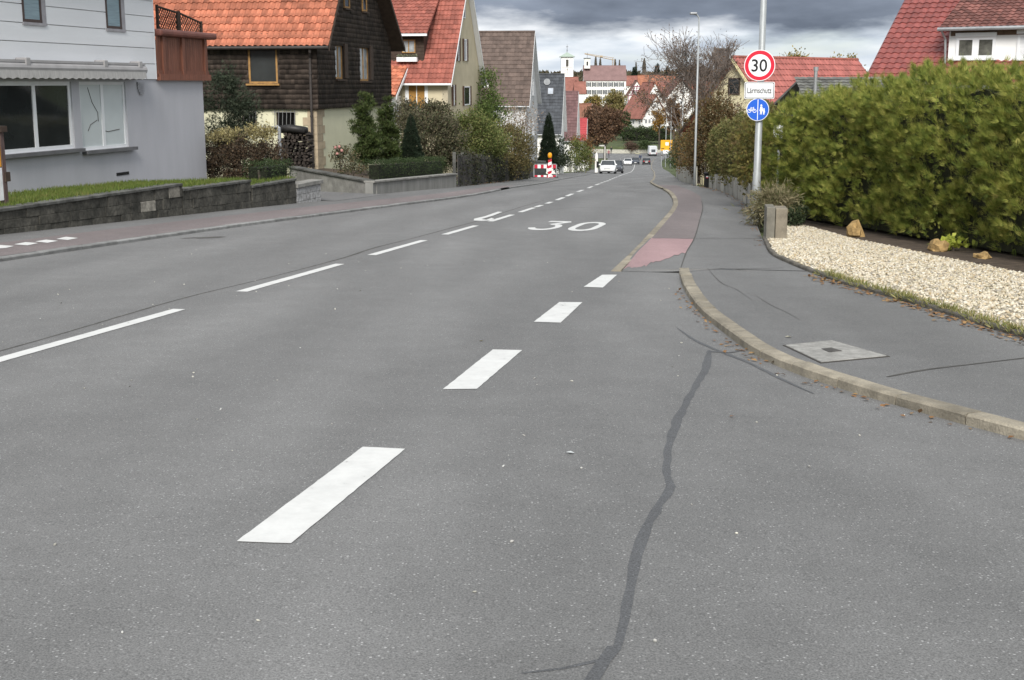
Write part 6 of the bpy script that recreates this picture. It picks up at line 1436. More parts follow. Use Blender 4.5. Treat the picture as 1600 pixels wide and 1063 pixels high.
q = MB(); q.box(.2, .8, 1.1, 1.7, zr - 1.4, zr + .55); q.box(.15, .85, 1.05, 1.75, zr + .55, zr + .63); ch = q.build('chimney', mat('chimney_grey', (.10, .09, .085), .8, .3, 4), h2_)
MB().tube([(-.2, 1.4, zr - 1.2), (-.2, 1.4, zr + .7)], .05, 8).build('flue_pipe', M_zinc, h2_)
# low grey-roofed building in front of it
D3 = 52.; g0 = at(1250, 121, D3); HR3 = Fc(g0, 3); h3_ = thing('outbuilding', 'low outbuilding with mossy grey tiled roof and a steel flue', 'building', (g0.x, g0.y, g0.z - 4.2), HR3.rz)
zr = 4.2; Lr = 5.6; dr_ = 3.2; dz_ = 1.75
q = MB(); q.box(-.2, Lr - .2, -dr_ + .3, dr_ - .3, -4, zr - dz_); q.build('wall', M_whitewall, h3_)
A_ = [(-.9, -dr_, zr - dz_), (Lr, -dr_, zr - dz_), (Lr, 0, zr), (0, 0, zr)]; q = MB(); slope_slab(q, *A_, .1); slope_slab(q, *[(x, -y, z) for x, y, z in A_], .1); ro = q.build('roof', mat('tile_mossgrey', (.12, .12, .112), .9, .3, 2, rand=.3), h3_)
lay_tiles(ro, (-.25, -dr_, zr - dz_), (Lr, -dr_, zr - dz_), (-.25, 0, zr), .25, .22, .012, mat('tile_mossgrey', (.12, .12, .112)), False)
fz = HR3.front(1259, 143)[0]; q = MB(); zf = lambda y: zr + y * dz_ / dr_; q.tube([(fz, -1.3, zf(-1.3) - .1), (fz, -1.3, zf(-1.3) + 1.05)], .07, 10); q.tube([(fz, -1.3, zf(-1.3) + .95), (fz, -1.3, zf(-1.3) + 1.1)], .10, 10); q.build('flue', mat('steel', (.5, .5, .5), .3, .1, 3, metal=.8), h3_)
MB().box(fz - .3, fz + .12, -1.6, -1.0, zf(-1.6) + .0, zf(-1.6) + .10).build('flue_flashing', M_zinc, h3_)
bush('tree', 'low autumn tree top showing above the cream house ridge', [wb(1237, 95, 90, 12, 7), wb(1252, 96, 90, 8, 5)], M_yellowleaf, 900, .2, None, 30, .25, 'tree', stems=3)
bush('tree', 'small yellowing tree top right of the cream house ridge', [wb(1303, 97, 92, 6, 6), wb(1328, 98, 92, 4, 5)], M_yellowleaf, 600, .2, None, 24, .22, 'tree', stems=3)
# shrubs lining the right pavement further on
M_autumn = leafmat('autumn_mix', [(.10, .075, .03), (.15, .09, .035), (.075, .085, .03), (.20, .12, .04), (.06, .05, .03)], .25)
bush('bush', 'brown and olive bush behind the lamp next to the second hedge', [wb(1120, 185, 62, 24, 34), wb(1102, 222, 62, 22, 40), wb(1092, 250, 63, 16, 34)], leafmat('beech_mix', [(.10, .07, .03), (.14, .085, .035), (.075, .075, .03), (.12, .06, .03)], .2), 11000, .11, None, 230, .2, 'bush', stems=6)
bush('bush', 'tangled green and brown thicket along the wall past the lamp', [wb(1075, 248, 85, 16, 26), wb(1094, 240, 76, 14, 30), wb(1070, 225, 90, 14, 20)], M_autumn, 5200, .14, None, 130, .22, 'bush', stems=10)
bush('bush', 'green shrub crowding the yellow direction sign', [wb(1056, 246, 150, 8, 16), wb(1062, 238, 140, 9, 22)], M_dkgreen, 2200, .22, None, 60, .3, 'bush', stems=3)
bare_tree('tree', 'bare brown tree in the thicket along the far right pavement', 1062, 250, 125, 150, .14, M_brownleaf, 2200, .2, depth=5, spread=.6, nsub=3, seed=21, trunk=.25)
bare_tree('tree', 'tall bare tree with russet leaf remains behind the far street lamp', 1115, 240, 100, 110, .12, M_brownleaf, 2200, .14, depth=5, spread=.6, nsub=3, seed=33, trunk=.3)
fw0 = [(u, interp_v(REC, u) + .05) for u in np.arange(62, 112, 5)]
wl2 = thing('garden_wall', 'weathered low garden wall running on past the mail pillar', 'wall', uv(*fw0[0]), 0); o_ = wl2.location
for a_, b_ in zip(fw0[:-1], fw0[1:]):
    A0, B0 = uv(*a_) - o_, uv(*b_) - o_; d = (B0 - A0) * .004; u1_ = Vector((0, 0, 1)); q = MB(); q.prism([A0 + d - u1_ * .2, B0 - d - u1_ * .2, B0 - d + u1_ * .95, A0 + d + u1_ * .95], (.12, 0, 0)); q.build('panel', mat('panel_concrete', (.19, .185, .165)), wl2)

# ================================================================== TRAFFIC
M_tyre = mat('tyre', (.015, .015, .016), .85); M_rim = mat('rim', (.30, .31, .32), .35, .1, 3, metal=.7); M_cglass = glassmat('car_glass', (.02, .024, .028), .05, .6)
M_lamp = mat('headlamp', (.62, .64, .66), .12, .1, 6, spec=.7); M_tail = mat('tail_lamp', (.30, .01, .012), .25); M_grille = mat('grille', (.012, .012, .013), .5); M_plate = mat('number_plate', (.70, .70, .68), .5)
def car(name, label, u, v, head, col, L=4.3, W=1.76, Hh=1.46, cat='car', group='cars on the street'):
    """head: azimuth the car faces. local +x forward"""
    p = uv(u, v, 0); a_ = R(head); t = thing(name, label, cat, p, R(90) - a_, group)
    sl_ = (Gu(u + 2) - Gu(u - 2)) / 4 * math.cos(a_ - A); t.rotation_euler = (0, -math.atan(sl_), R(90) - a_)
    pm = mat('car_paint_' + name + str(int(u)), col, .3, .04, 2, spec=.6)
    X = lambda f: -L / 2 + f * L
    # body: stations along x, each a half section (y,z) mirrored
    st_ = [(0, .80, .30, .62, .80), (.02, .90, .22, .70, .92), (.12, .97, .18, .72, .98), (.30, 1, .17, .70, .95), (.55, 1, .17, .68, .93), (.72, 1, .17, .66, .92), (.86, .97, .18, .60, .80), (.955, .90, .20, .52, .68), (1, .78, .30, .46, .58)]
    q = MB(); rows = []
    for f_, wf, zb_, zm, zt_ in st_:
        hw = W / 2 * wf; rows.append([(X(f_), s_ * y, z) for s_, seq in ((1, ((hw * .9, zb_), (hw, zb_ + .12), (hw, zm), (hw * .93, zt_ * .985), (hw * .5, zt_ + .015))), (-1, ((hw * .5, zt_ + .015), (hw * .93, zt_ * .985), (hw, zm), (hw, zb_ + .12), (hw * .9, zb_)))) for y, z in seq])
    n = len(rows[0]); q.v += [c for r_ in rows for c in r_]
    for i in range(len(rows) - 1):
        for e in range(n): q.f.append((i * n + e, i * n + (e + 1) % n, (i + 1) * n + (e + 1) % n, (i + 1) * n + e)); q.m.append(0)
    q.f += [tuple(range(n)), tuple((len(rows) - 1) * n + e for e in range(n))]; q.m += [0, 0]
    q.build('body', pm, t, smooth=True)
    gs_ = [(.05, .92, .9), (.16, Hh - .06, .74), (.30, Hh, .76), (.48, Hh - .02, .77), (.70, .90, .92)]
    q = MB(); rows = []
    for f_, zt_, wf in gs_:
        hw = W / 2; zb_ = .88; rows.append([(X(f_), hw * .94, zb_), (X(f_), hw * wf * .97, zt_ - .03), (X(f_), hw * wf * .7, zt_), (X(f_), -hw * wf * .7, zt_), (X(f_), -hw * wf * .97, zt_ - .03), (X(f_), -hw * .94, zb_)])
    q.v += [c for r_ in rows for c in r_]; n = 6
    for i in range(len(rows) - 1):
        for e in range(n): q.f.append((i * n + e, i * n + (e + 1) % n, (i + 1) * n + (e + 1) % n, (i + 1) * n + e)); q.m.append(0)
    q.build('cabin_glass', M_cglass, t)
    q = MB(); h2 = W / 2
    q.prism([(X(.14), h2 * .72, Hh - .06), (X(.31), h2 * .74, Hh + .012), (X(.49), h2 * .75, Hh - .005), (X(.49), -h2 * .75, Hh - .005), (X(.31), -h2 * .74, Hh + .012), (X(.14), -h2 * .72, Hh - .06)], (0, 0, -.035)); q.build('roof', pm, t)
    for s_ in (-1, 1):
        q = MB(); q.tube([(X(.49), s_ * h2 * .76, Hh - .03), (X(.705), s_ * h2 * .93, .92)], .035, 5); q.build('pillar', pm, t)
        q = MB(); q.tube([(X(.145), s_ * h2 * .74, Hh - .08), (X(.04), s_ * h2 * .90, .93)], .05, 5); q.build('pillar', pm, t)
        q = MB(); q.tube([(X(.33), s_ * h2 * .775, Hh - .04), (X(.34), s_ * h2 * .945, .90)], .03, 5); q.build('pillar', pm, t)
        MB().box(X(.655), X(.70), s_ * (h2 + .02) - .09, s_ * (h2 + .02) + .09, .92, 1.06).build('mirror', pm, t, bevel=.03)
        for f_ in (.19, .80):
            q = MB(); q.tube([(X(f_), s_ * (h2 - .20), .31), (X(f_), s_ * (h2 + .005), .31)], .315, 18); wo = q.build('tyre', M_tyre, t); q = MB(); q.tube([(X(f_), s_ * (h2 - .01), .31), (X(f_), s_ * (h2 + .015), .31)], .20, 14); q.build('rim', M_rim, wo)
        q = MB(); q.prism([(X(.965), s_ * h2 * .48, .62), (X(.93), s_ * h2 * .90, .68), (X(.93), s_ * h2 * .92, .56), (X(.975), s_ * h2 * .5, .50)], (.06, 0, 0)); q.build('headlight', M_lamp, t)
        MB().box(X(.0) - .01, X(.03), s_ * h2 * .68 - .17, s_ * h2 * .68 + .14, .62, .86).build('tail_light', M_tail, t, bevel=.03)
    MB().box(X(.96), X(1.0) + .012, -h2 * .42, h2 * .42, .50, .57).build('grille', M_grille, t); MB().box(X(.955), X(.995) + .005, -h2 * .66, h2 * .66, .22, .36).build('air_intake', M_grille, t)
    MB().box(X(1.0) + .0, X(1.0) + .022, -.26, .26, .385, .49).build('number_plate', M_plate, t); MB().box(X(0) - .02, X(0) + .0, -.26, .26, .50, .61).build('number_plate', M_plate, t)
    MB().box(X(.0) - .03, X(.05), -h2 * .8, h2 * .8, .24, .44).build('rear_bumper', M_grille, t)
    return t
def road_az(u): return math.degrees(A + math.atan2(interp_v(CC, u + 4) - interp_v(CC, u - 4), 8))
def place(px, py):
    p = gnd(px, py); return to_uv(p)
u_, v_ = place(950, 271.5); car('car', 'white compact car leading the oncoming traffic past the block wall', u_, v_, road_az(u_) + 180, (.72, .73, .74))
u2 = u_ + 8.5; car('car', 'dark grey car following right behind the leading white car', u2, interp_v(CC, u2) - 1.35, road_az(u2) + 180, (.035, .037, .045))
u_, v_ = place(981, 258.3); car('car', 'white saloon driving up from the roundabout', u_, v_, road_az(u_) + 180, (.70, .71, .72))
u2 = u_ + 9; car('car', 'dark car with white roof box behind the white saloon', u2, v_ - .2 + .9, road_az(u2) + 180, (.03, .035, .05))
u_, v_ = place(1010, 257.3); car('car', 'black car driving away towards the roundabout', u_, v_, road_az(u_), (.016, .017, .02), Hh=1.44)
def van(label, u, v, head):
    p = uv(u, v); a_ = R(head); t = thing('van', label, 'van', p, R(90) - a_); pm = mat('van_white', (.74, .75, .76), .4, .04, 2)
    MB().box(-2.4, 1.3, -1.02, 1.02, .45, 2.55).build('cargo_box', pm, t, bevel=.05)
    q = MB(); q.prism([(1.32, -.95, .4), (2.6, -.95, .4), (2.6, -.95, 1.1), (2.0, -.95, 2.0), (1.32, -.95, 2.1)], (0, 1.9, 0)); q.build('cab', pm, t, bevel=.04)
    for s_ in (-1, 1):
        for x in (-1.5, 1.9): q = MB(); q.tube([(x, s_ * .72, .34), (x, s_ * .98, .34)], .34, 16); wo = q.build('tyre', M_tyre, t); q = MB(); q.tube([(x, s_ * .97, .34), (x, s_ * .99, .34)], .2, 12); q.build('rim', M_rim, wo)
        MB().box(-2.43, -2.39, s_ * .85 - .09, s_ * .85 + .09, .55, .95).build('tail_light', M_tail, t)
    MB().box(-2.44, -2.40, -.55, .5, 1.05, 1.75).build('rear_emblem', mat('emblem_dark', (.10, .11, .12), .6, .8, 5), t); MB().box(-2.46, -2.40, -.98, .98, .38, .52).build('bumper', M_grille, t); MB().box(-2.435, -2.40, -.26, .26, .6, .71).build('number_plate', M_plate, t)
u_, v_ = place(1019, 243.5); van('white box van with dark rear emblem entering the roundabout', u_, v_, road_az(260) - 6)

# ------------------------------------------------------------------ roundabout at the foot of the hill
def pix_sheet(name, pts, m, h, parent=None):
    mb = MB(); mb.face([gnd(*p) + Vector((0, 0, h)) for p in pts]); return mb.build(name, m, parent, fix=False)
rc_ = uv(352, -36.5); n = 40
rb_ = MB(); rb_.face([(rc_.x + 40 * math.cos(2 * math.pi * k / n), rc_.y + 30 * math.sin(2 * math.pi * k / n), 0) for k in range(n)])
V = []; rr0 = np.linspace(0, 1, 9)
for r_ in rr0:
    for k in range(n): x, y = rc_.x + 40 * r_ * math.cos(2 * math.pi * k / n), rc_.y + 26 * r_ * math.sin(2 * math.pi * k / n); V.append((x, y, G(x, y) + .012))
Fq = [(i * n + k, i * n + (k + 1) % n, (i + 1) * n + (k + 1) % n, (i + 1) * n + k) for i in range(8) for k in range(n)]
ro_ = npmesh('roundabout_road', V, Fq, M_road); tag(ro_, kind='structure')
for k in range(11):
    px = 965 + k * 6.2; q = [(px, 239), (px + 3.6, 239), (px + 3.9, 237.6), (px + .4, 237.6)]
    if 984 < px < 1001: continue
    mb = MB(); mb.face([gnd(*p) + Vector((0, 0, .06)) for p in q]); mb.build('yield_block', M_paint, ro_, fix=False)
def kerb_island(name, label, pts, h, m, cat, mk):
    P = [gnd(*p) for p in pts]; c = sum(P, Vector()) / len(P); t = thing(name, label, cat, c, 0)
    MB().prism([p - c - Vector((0, 0, .1)) for p in P], (0, 0, h + .1)).build('kerb', mk, t)
    MB().prism([(p - c) * .82 + Vector((0, 0, h - .02)) for p in P], (0, 0, .06)).build('infill', m, t); return t
kerb_island('traffic_island', 'small kerbed traffic island with pale border before the roundabout', ((985, 235.6), (998, 235.3), (1003, 238.5), (999, 241), (993, 240.6)), .16, M_road, 'traffic island', mat('pale_yellow_kerb', (.46, .44, .30), .8))
rp_ = uv(366, -41); isl = thing('roundabout_island', 'low stone-ringed roundabout island planted with shrubs', 'roundabout', rp_, 0)
q = MB(); q.lathe([(15, -1.5), (15, .55), (14.6, .6), (14.4, .5)], 40); q.build('stone_ring', mat('pale_ring', (.40, .39, .33), .9, .2, 3), isl); q = MB(); q.lathe([(14.3, -.5), (14.2, .55), (9, 1.2), (.2, 1.6)], 30); q.build('planted_mound', M_grassground, isl, smooth=True)
for px, py, rx, ry, mm, lb in ((985, 229, 9, 5.5, leafmat('heather', [(.08, .05, .04), (.12, .07, .055), (.06, .06, .03)], .15), 'rust-brown shrub on the left of the roundabout island'), (1006, 226, 7, 5, M_dkgreen, 'dark green shrub on the right of the roundabout island')):
    bush('shrub', lb, [wb(px, py, 352, rx, ry), wb(px + rx * .6, py + 1, 352, rx * .6, ry * .7)], mm, 1500, .35, None, 50, .5, 'shrub', stems=2)
def post_at(name, label, px, pyb, pyt, r_, m, cat='post', group=None, D=None):
    p = gnd(px, pyb); t = thing(name, label, cat, p, 0, group); MB().tube([(0, 0, -.2), (0, 0, at(px, pyt, p.y).z - p.z)], r_, 8).build('post', m, t); return t, p
t, p = post_at('keep_right_post', 'dark bollard sign post on the traffic island', 1000.3, 250, 243, .12, M_darkpipe, 'bollard'); MB().box(-.32, .32, -.06, .02, at(1000, 247, p.y).z - p.z, at(1000, 243, p.y).z - p.z).build('sign_face', mat('keep_right_blue', (.03, .05, .10), .5), t)
# yellow direction sign and white board on its poles
p = gnd(1043, 261); D_ = p.y; ds = thing('direction_sign', 'large yellow direction sign on two pale posts by the right pavement', 'road sign', p, R(6)); s_ = D_ / F
zz = lambda py: at(1043, py, D_).z - p.z; xx = lambda px: at(px, 230, D_).x - p.x
MB().box(xx(1032), xx(1050.5), -.06, .0, zz(235.5), zz(219)).build('panel', mat('sign_yellow', (.72, .36, .02), .5, .06, 1), ds); MB().box(xx(1039.5), xx(1044.5), -.07, -.05, zz(227.5), zz(222.5)).build('white_field', M_swhite, ds)
for px in (1034, 1049): MB().tube([(xx(px), .06, -.3), (xx(px), .06, zz(220))], .09, 8).build('post', M_galv, ds)
q = MB(); q.box(xx(1033), xx(1038), -.068, -.055, zz(233), zz(231.8)); q.box(xx(1045.5), xx(1049.5), -.068, -.055, zz(226), zz(224.8)); q.box(xx(1045), xx(1049), -.068, -.055, zz(232.5), zz(231.3)); ob = q.build('lettering', M_sblack, ds); ob['kind'] = 'stuff'
wbd = thing('white_board', 'plain white board on a pale pole in front of the yellow sign', 'road sign', p + Vector((xx(1040), -.4, 0)), 0); MB().box(-4 * s_, 4.2 * s_, -.05, 0, zz(240), zz(234.5)).build('board', M_swhite, wbd); MB().tube([(0, .05, -.2), (0, .05, zz(235))], .07, 8).build('post', M_galv, wbd)
# left: white gate pillar, arm post
p = gnd(931.5, 262.5); p = at(931.5, 262.5, 150); s_ = 150 / F; gpz = thing('gate_pillar', 'white gate pillar with pointed top near the oncoming white car', 'pillar', p, 0)
q = MB(); q.box(-2 * s_, 2.2 * s_, -.2, .2, -1, 20 * s_); q.prism([(-2 * s_, -.2, 20 * s_), (2.2 * s_, -.2, 20 * s_), (0.6 * s_, -.2, 24.5 * s_)], (0, .4, 0)); q.build('pillar', M_whitewall, gpz)
MB().box(.3 * s_, 4.5 * s_, -.3, -.21, 1 * s_, 10 * s_).build('dark_box', M_grille, gpz)
p = at(945, 250, 190); s_ = 190 / F; apz = thing('arm_post', 'pale angled post with short horizontal arm on the left pavement', 'post', p, 0)
MB().box(-.9 * s_, .9 * s_, -.08, .08, -1.5, 22.5 * s_).build('post', mat('pale_post', (.44, .43, .40), .7), apz); MB().box(-9 * s_, .9 * s_, -.08, .08, 20.8 * s_, 22.8 * s_).build('arm', mat('pale_post', (.44, .43, .40)), apz)
# two people on the left pavement by the roundabout
def person(label, px, py, D, h, top, trousers, hair):
    p = at(px, py, D); t = thing('person', label, 'person', p, R(160)); f = h / 1.75
    me = bpy.data.meshes.new('body'); J = {'pel': (0, 0, .95), 'ch': (0, 0, 1.28), 'nk': (0, 0, 1.47), 'hd': (0, .01, 1.58), 'top': (0, .01, 1.70), 'ls': (.18, 0, 1.40), 'le': (.24, -.02, 1.14), 'lh': (.25, .06, .90), 'rs': (-.18, 0, 1.40), 're': (-.24, -.04, 1.14), 'rh': (-.25, -.08, .90), 'lk': (.09, .08, .52), 'lf': (.09, .02, .06), 'lt': (.09, .16, .03), 'rk': (-.09, .02, .52), 'rf': (-.09, -.14, .08), 'rt': (-.09, -.02, .03), 'lp': (.09, 0, .90), 'rp': (-.09, 0, .90)}
    E_ = [('pel', 'ch'), ('ch', 'nk'), ('nk', 'hd'), ('hd', 'top'), ('ch', 'ls'), ('ls', 'le'), ('le', 'lh'), ('ch', 'rs'), ('rs', 're'), ('re', 'rh'), ('pel', 'lp'), ('lp', 'lk'), ('lk', 'lf'), ('lf', 'lt'), ('pel', 'rp'), ('rp', 'rk'), ('rk', 'rf'), ('rf', 'rt')]
    rad = dict(pel=.15, ch=.16, nk=.06, hd=.095, top=.07, ls=.075, le=.055, lh=.035, rs=.075, re=.055, rh=.035, lk=.065, lf=.05, lt=.04, rk=.065, rf=.05, rt=.04, lp=.10, rp=.10)
    K = list(J); me.from_pydata([tuple(c * f for c in J[k]) for k in K], [(K.index(a), K.index(b)) for a, b in E_], [])
    me.materials.append(mat('skin', (.42, .26, .19), .6)); me.materials.append(top); me.materials.append(trousers); me.materials.append(hair)
    o = link('body', me, t); sk_ = o.modifiers.new('skin', 'SKIN'); sv = me.skin_vertices[0].data
    for k, s in zip(K, sv): s.radius = (rad[k] * f, rad[k] * f * .8)
    sv[0].use_root = True; o.modifiers.new('sub', 'SUBSURF').levels = 1
    dg = bpy.context.evaluated_depsgraph_get(); m2 = bpy.data.meshes.new_from_object(o.evaluated_get(dg)); o.modifiers.clear(); o.data = m2
    if len(m2.materials) < 4:
        m2.materials.clear(); [m2.materials.append(x) for x in me.materials]
    for pl in m2.polygons: z = pl.center.z / f; pl.material_index = 3 if z > 1.62 else (0 if z > 1.46 else (1 if z > .93 else 2))
    m2.shade_smooth(); return t
person('person in a pinkish top walking on the left pavement', 951, 247.5, 250, 1.72, mat('pink_top', (.36, .15, .16), .8), mat('grey_trousers', (.10, .10, .12), .8), mat('brown_hair', (.05, .03, .02), .7))
person('person in dark clothes on the left pavement ahead of the pink top', 955, 241, 290, 1.75, mat('dark_coat', (.02, .025, .03), .8), mat('dark_trousers', (.02, .02, .025), .8), mat('brown_hair', (.05, .03, .02)))

# ================================================================== THE OLD TOWN ON THE FAR SLOPE
def town_house(label, px, py, D, Wm, Dm, eave, ridge, axis, wallm, roofm, rot=0., wins=(), name='house', lay=None, shut=None, zb=-8, oe=.35, og=.3, lwins=(), cat='house', group='houses of the old town'):
    """px,py = left foot corner of the camera-facing wall at distance D"""
    H = Fc(at(px, py, D), rot); t = thing(name, label, cat, H.o, H.rz, group); body(t, Wm, Dm, zb, eave, ridge, axis, wallm)
    r, a_, b_ = gable_roof(t, Wm, Dm, eave + .03, ridge + .03, axis, roofm, oe=oe, og=og, th=.2)
    for (a0, a1, z0, z1) in wins: window(t, FRONT(), a0, a1, z0, z1, white_p(), GL(), nx=2, fw=.10, o=.01, shutters=shut)
    for (a0, a1, z0, z1) in lwins: window(t, LEFT(), a0, a1, z0, z1, white_p(), GL(), nx=2, fw=.10, o=.01)
    return t, H, r
M_far_red = mat('old_tile_red', (.215, .09, .07), .8, .25, .6); M_far_or = mat('old_tile_orange', (.27, .11, .065), .8, .3, .5); M_far_mauve = mat('old_tile_mauve', (.19, .12, .115), .8, .15, .4)
# town hall: long roof, two rows of shuttered windows, little bell turret
s_ = 560 / F; Wt = 64 * s_; th2, HTH, r_ = town_house('long white town hall with mauve roof and rows of dark-shuttered windows', 912.5, 172, 560, Wt, 12, 12.6, 18.6, 'x', M_whitewall, M_far_mauve, wins=[(1.4 + k * 2.35, 2.4 + k * 2.35, z, z + 1.9) for k in range(7) for z in (3.6, 6.6, 9.8)], shut=(mat('dark_shutter', (.05, .06, .06), .7), .48), name='town_hall', cat='town hall', group=None)
q = MB(); q.box(.1, 2.6, 2.6, 5.1, 17.5, 21.6); tu = q.build('bell_turret', M_whitewall, th2); MB().box(-.15, 2.85, 2.35, 5.35, 21.6, 21.95).build('turret_roof', mat('turret_lead', (.16, .17, .17), .6), tu); MB().box(1.0, 1.7, 2.56, 2.60, 18.7, 20.4).build('turret_opening', M_grille, tu); MB().tube([(1.35, 3.85, 21.9), (1.35, 3.85, 24.2)], .07, 5).build('finial', M_darkpipe, tu)
# church: tower with pyramid cap, clock, bell opening; nave in front
s_ = 600 / F; p = at(876.5, 150, 600); ct = thing('church_tower', 'square white church tower with pale green cap, clock and weathercock', 'church tower', p, 0)
Wc = 18.5 * s_; zt = at(876.5, 88.5, 600).z - p.z
q = MB(); wall_face(q, FRONT(), 0, Wc, -14, zt, [(Wc * .39, Wc * .61, zt - 4.6, zt - 1.4)], .5); wall_face(q, LEFT(), 0, Wc, -14, zt); wall_face(q, RIGHT(Wc), 0, Wc, -14, zt); q.face([(0, Wc, -14), (Wc, Wc, -14), (Wc, Wc, zt), (0, Wc, zt)]); q.build('shaft', mat('tower_white', (.80, .80, .79), .9, .03, .5), ct)
q = MB(); o_ = .75; b4 = [(-o_, -o_, zt), (Wc + o_, -o_, zt), (Wc + o_, Wc + o_, zt), (-o_, Wc + o_, zt)]; ap_ = (Wc / 2, Wc / 2, zt + 2.0); [q.face([b4[k], b4[(k + 1) % 4], ap_]) for k in range(4)]; q.box(-o_, Wc + o_, -o_, Wc + o_, zt - .22, zt - .005); q.build('cap', mat('verdigris', (.30, .36, .31), .8, .1, 1), ct)
q = MB(); q.box(Wc * .40, Wc * .60, .3, .4, zt - 4.6, zt - 1.4); q.build('louvre', mat('louvre_dark', (.07, .065, .055), .8, .3, 5), ct)
MB().box(.3, Wc - .3, -.06, .0, zt - 5.05, zt - 4.9).build('string_course', M_conc, ct)
q = MB(); ring(q, (Wc / 2, zt - 6.9), 1.0, 1.12, -.08, -.01, 28); ck = q.build('clock', mat('clock_gold', (.32, .26, .14), .5), ct)
for a_, b_ in (((0, 0), (0, 2.0)), ((0, 0), (-.04, -.7))): MB().tube([(Wc / 2 + a_[0], -.1, zt - 6.9 + a_[1]), (Wc / 2 + b_[0], -.1, zt - 6.9 + b_[1])], .09, 4).build('clock_hand', M_grille, ck)
q = MB(); q.tube([(Wc / 2, Wc / 2, zt + 1.8), (Wc / 2, Wc / 2, zt + 5.6)], [.14, .04], 6); q.box(Wc / 2 - .5, Wc / 2 + .5, Wc / 2 - .03, Wc / 2 + .03, zt + 4.3, zt + 4.5); q.lathe([(.05, 0), (.3, .25), (.05, .5)], 10, o=(Wc / 2, Wc / 2, zt + 2.6)); q.build('cross', M_darkpipe, ct)
town_house('church nave with russet roof below the white tower', 872, 172, 585, 9.2, 20, 8.2, 14.4, 'x', M_whitewall, M_far_red, name='church_nave', cat='church', group=None)
town_house('small white gabled annexe between church and town hall', 896, 170, 575, 2.3, 8, 8.4, 12.0, 'y', M_whitewall, M_far_red, lwins=[])
town_house('second white gabled annexe touching the town hall', 903.5, 170, 572, 2.6, 8, 7.6, 10.6, 'y', M_whitewall, M_far_red)
town_house('pale house with red roof under the church tower', 898, 175, 540, 4.5, 9, 7.6, 12.2, 'x', M_whitewall, M_far_red)
# half-timbered gable house
s_ = 480 / F; ft, HFt, r_ = town_house('half-timbered white gable house with red framing right of the town hall', 980.5, 172, 480, 6.6, 9, 5.4, 10.6, 'y', M_whitewall, mat('old_tile_brown', (.16, .075, .06), .8, .25, .6), wins=[(.6, 1.6, 2.2, 3.6), (2.0, 3.0, 2.2, 3.6), (3.5, 4.5, 2.2, 3.6), (5.0, 6.0, 2.2, 3.6), (2.0, 2.9, 5.7, 6.8), (3.7, 4.6, 5.7, 6.8)])
M_timber = mat('timber_red', (.25, .055, .11), .8, .2, 2)
for a_, b_ in (((0, 5.3), (6.6, 5.3)), ((0, 1.8), (6.6, 1.8)), ((.9, 7.0), (5.7, 7.0)), ((1.9, 8.5), (4.7, 8.5)), ((1.2, 5.3), (2.3, 8.4)), ((5.4, 5.3), (4.3, 8.4)), ((3.3, 5.3), (3.3, 8.5)), ((.2, 1.8), (.2, 5.3)), ((6.4, 1.8), (6.4, 5.3)), ((1.8, 5.3), (1.8, 7.0)), ((4.8, 5.3), (4.8, 7.0))):
    d_ = Vector((b_[0] - a_[0], 0, b_[1] - a_[1])).normalized(); n_ = Vector((d_.z, 0, -d_.x)) * .13; pa, pb2 = Vector((a_[0], -.04, a_[1])), Vector((b_[0], -.04, b_[1])); MB().prism([pa + n_, pb2 + n_, pb2 - n_, pa - n_], (0, -.04, 0)).build('timber', M_timber, ft)
# white house with the big sloping red roof above the roundabout
wr_, HWR, r_ = town_house('white gabled house with broad red roof sweeping down, above the roundabout', 1004, 210, 400, 9.6, 10.5, 5.6, 11.9, 'y', M_whitewall, M_far_red, rot=34, wins=[(.8, 1.7, 3.3, 4.6), (2.2, 3.1, 3.3, 4.6), (3.6, 4.5, 3.3, 4.6), (2.0, 2.9, .4, 2.0), (3.2, 4.1, 5.9, 6.9), (5.5, 6.4, 5.9, 6.9), (4.3, 5.1, 8.2, 9.2), (6.4, 7.3, 3.3, 4.6)], oe=.8, og=.5, lwins=[(1, 2, 3, 4.2), (4, 5, 3, 4.2)])
town_house('tall white gable behind the broad red roofed house', 1006, 190, 430, 7.5, 9, 6.2, 12.6, 'y', M_whitewall, M_far_red, rot=20, wins=[(3.3, 4.2, 7.4, 8.4)])
town_house('white half-timbered gable among bare trees on the right slope', 1042, 180, 430, 9.5, 9, 6.2, 11.6, 'y', M_whitewall, mat('old_tile_brown', (.16, .075, .06)), rot=12, wins=[(2, 3, 3.4, 4.6), (4.2, 5.2, 3.4, 4.6), (4.2, 5.2, 7.2, 8.2)])
for lb, px, py, D, Wm, ze_, zr2, mm in (('orange-red roofed house high on the slope left of the spruce', 998, 150, 600, 11, 5, 9.2, M_far_or), ('broad orange roof on the slope right of the spruce', 1016, 156, 590, 12, 6.2, 10.4, M_far_or), ('red roofed house tucked behind the town hall end', 972, 160, 600, 7, 7.6, 11.8, M_far_red), ('low red roof in front of the bare trees on the slope', 1030, 168, 520, 11, 6.0, 10.2, M_far_red), ('brick-red roof between the white gables', 1022, 180, 470, 8, 6.4, 10.4, M_far_red), ('red roofed house far right on the slope', 1060, 175, 500, 14, 7, 11.6, M_far_red)):
    town_house(lb, px, py, D, Wm, 9, ze_, zr2, 'x', M_whitewall, mm, wins=[(1.2 + 2.4 * k, 2.2 + 2.4 * k, ze_ - 2.2, ze_ - .9) for k in range(int(Wm / 2.6))])
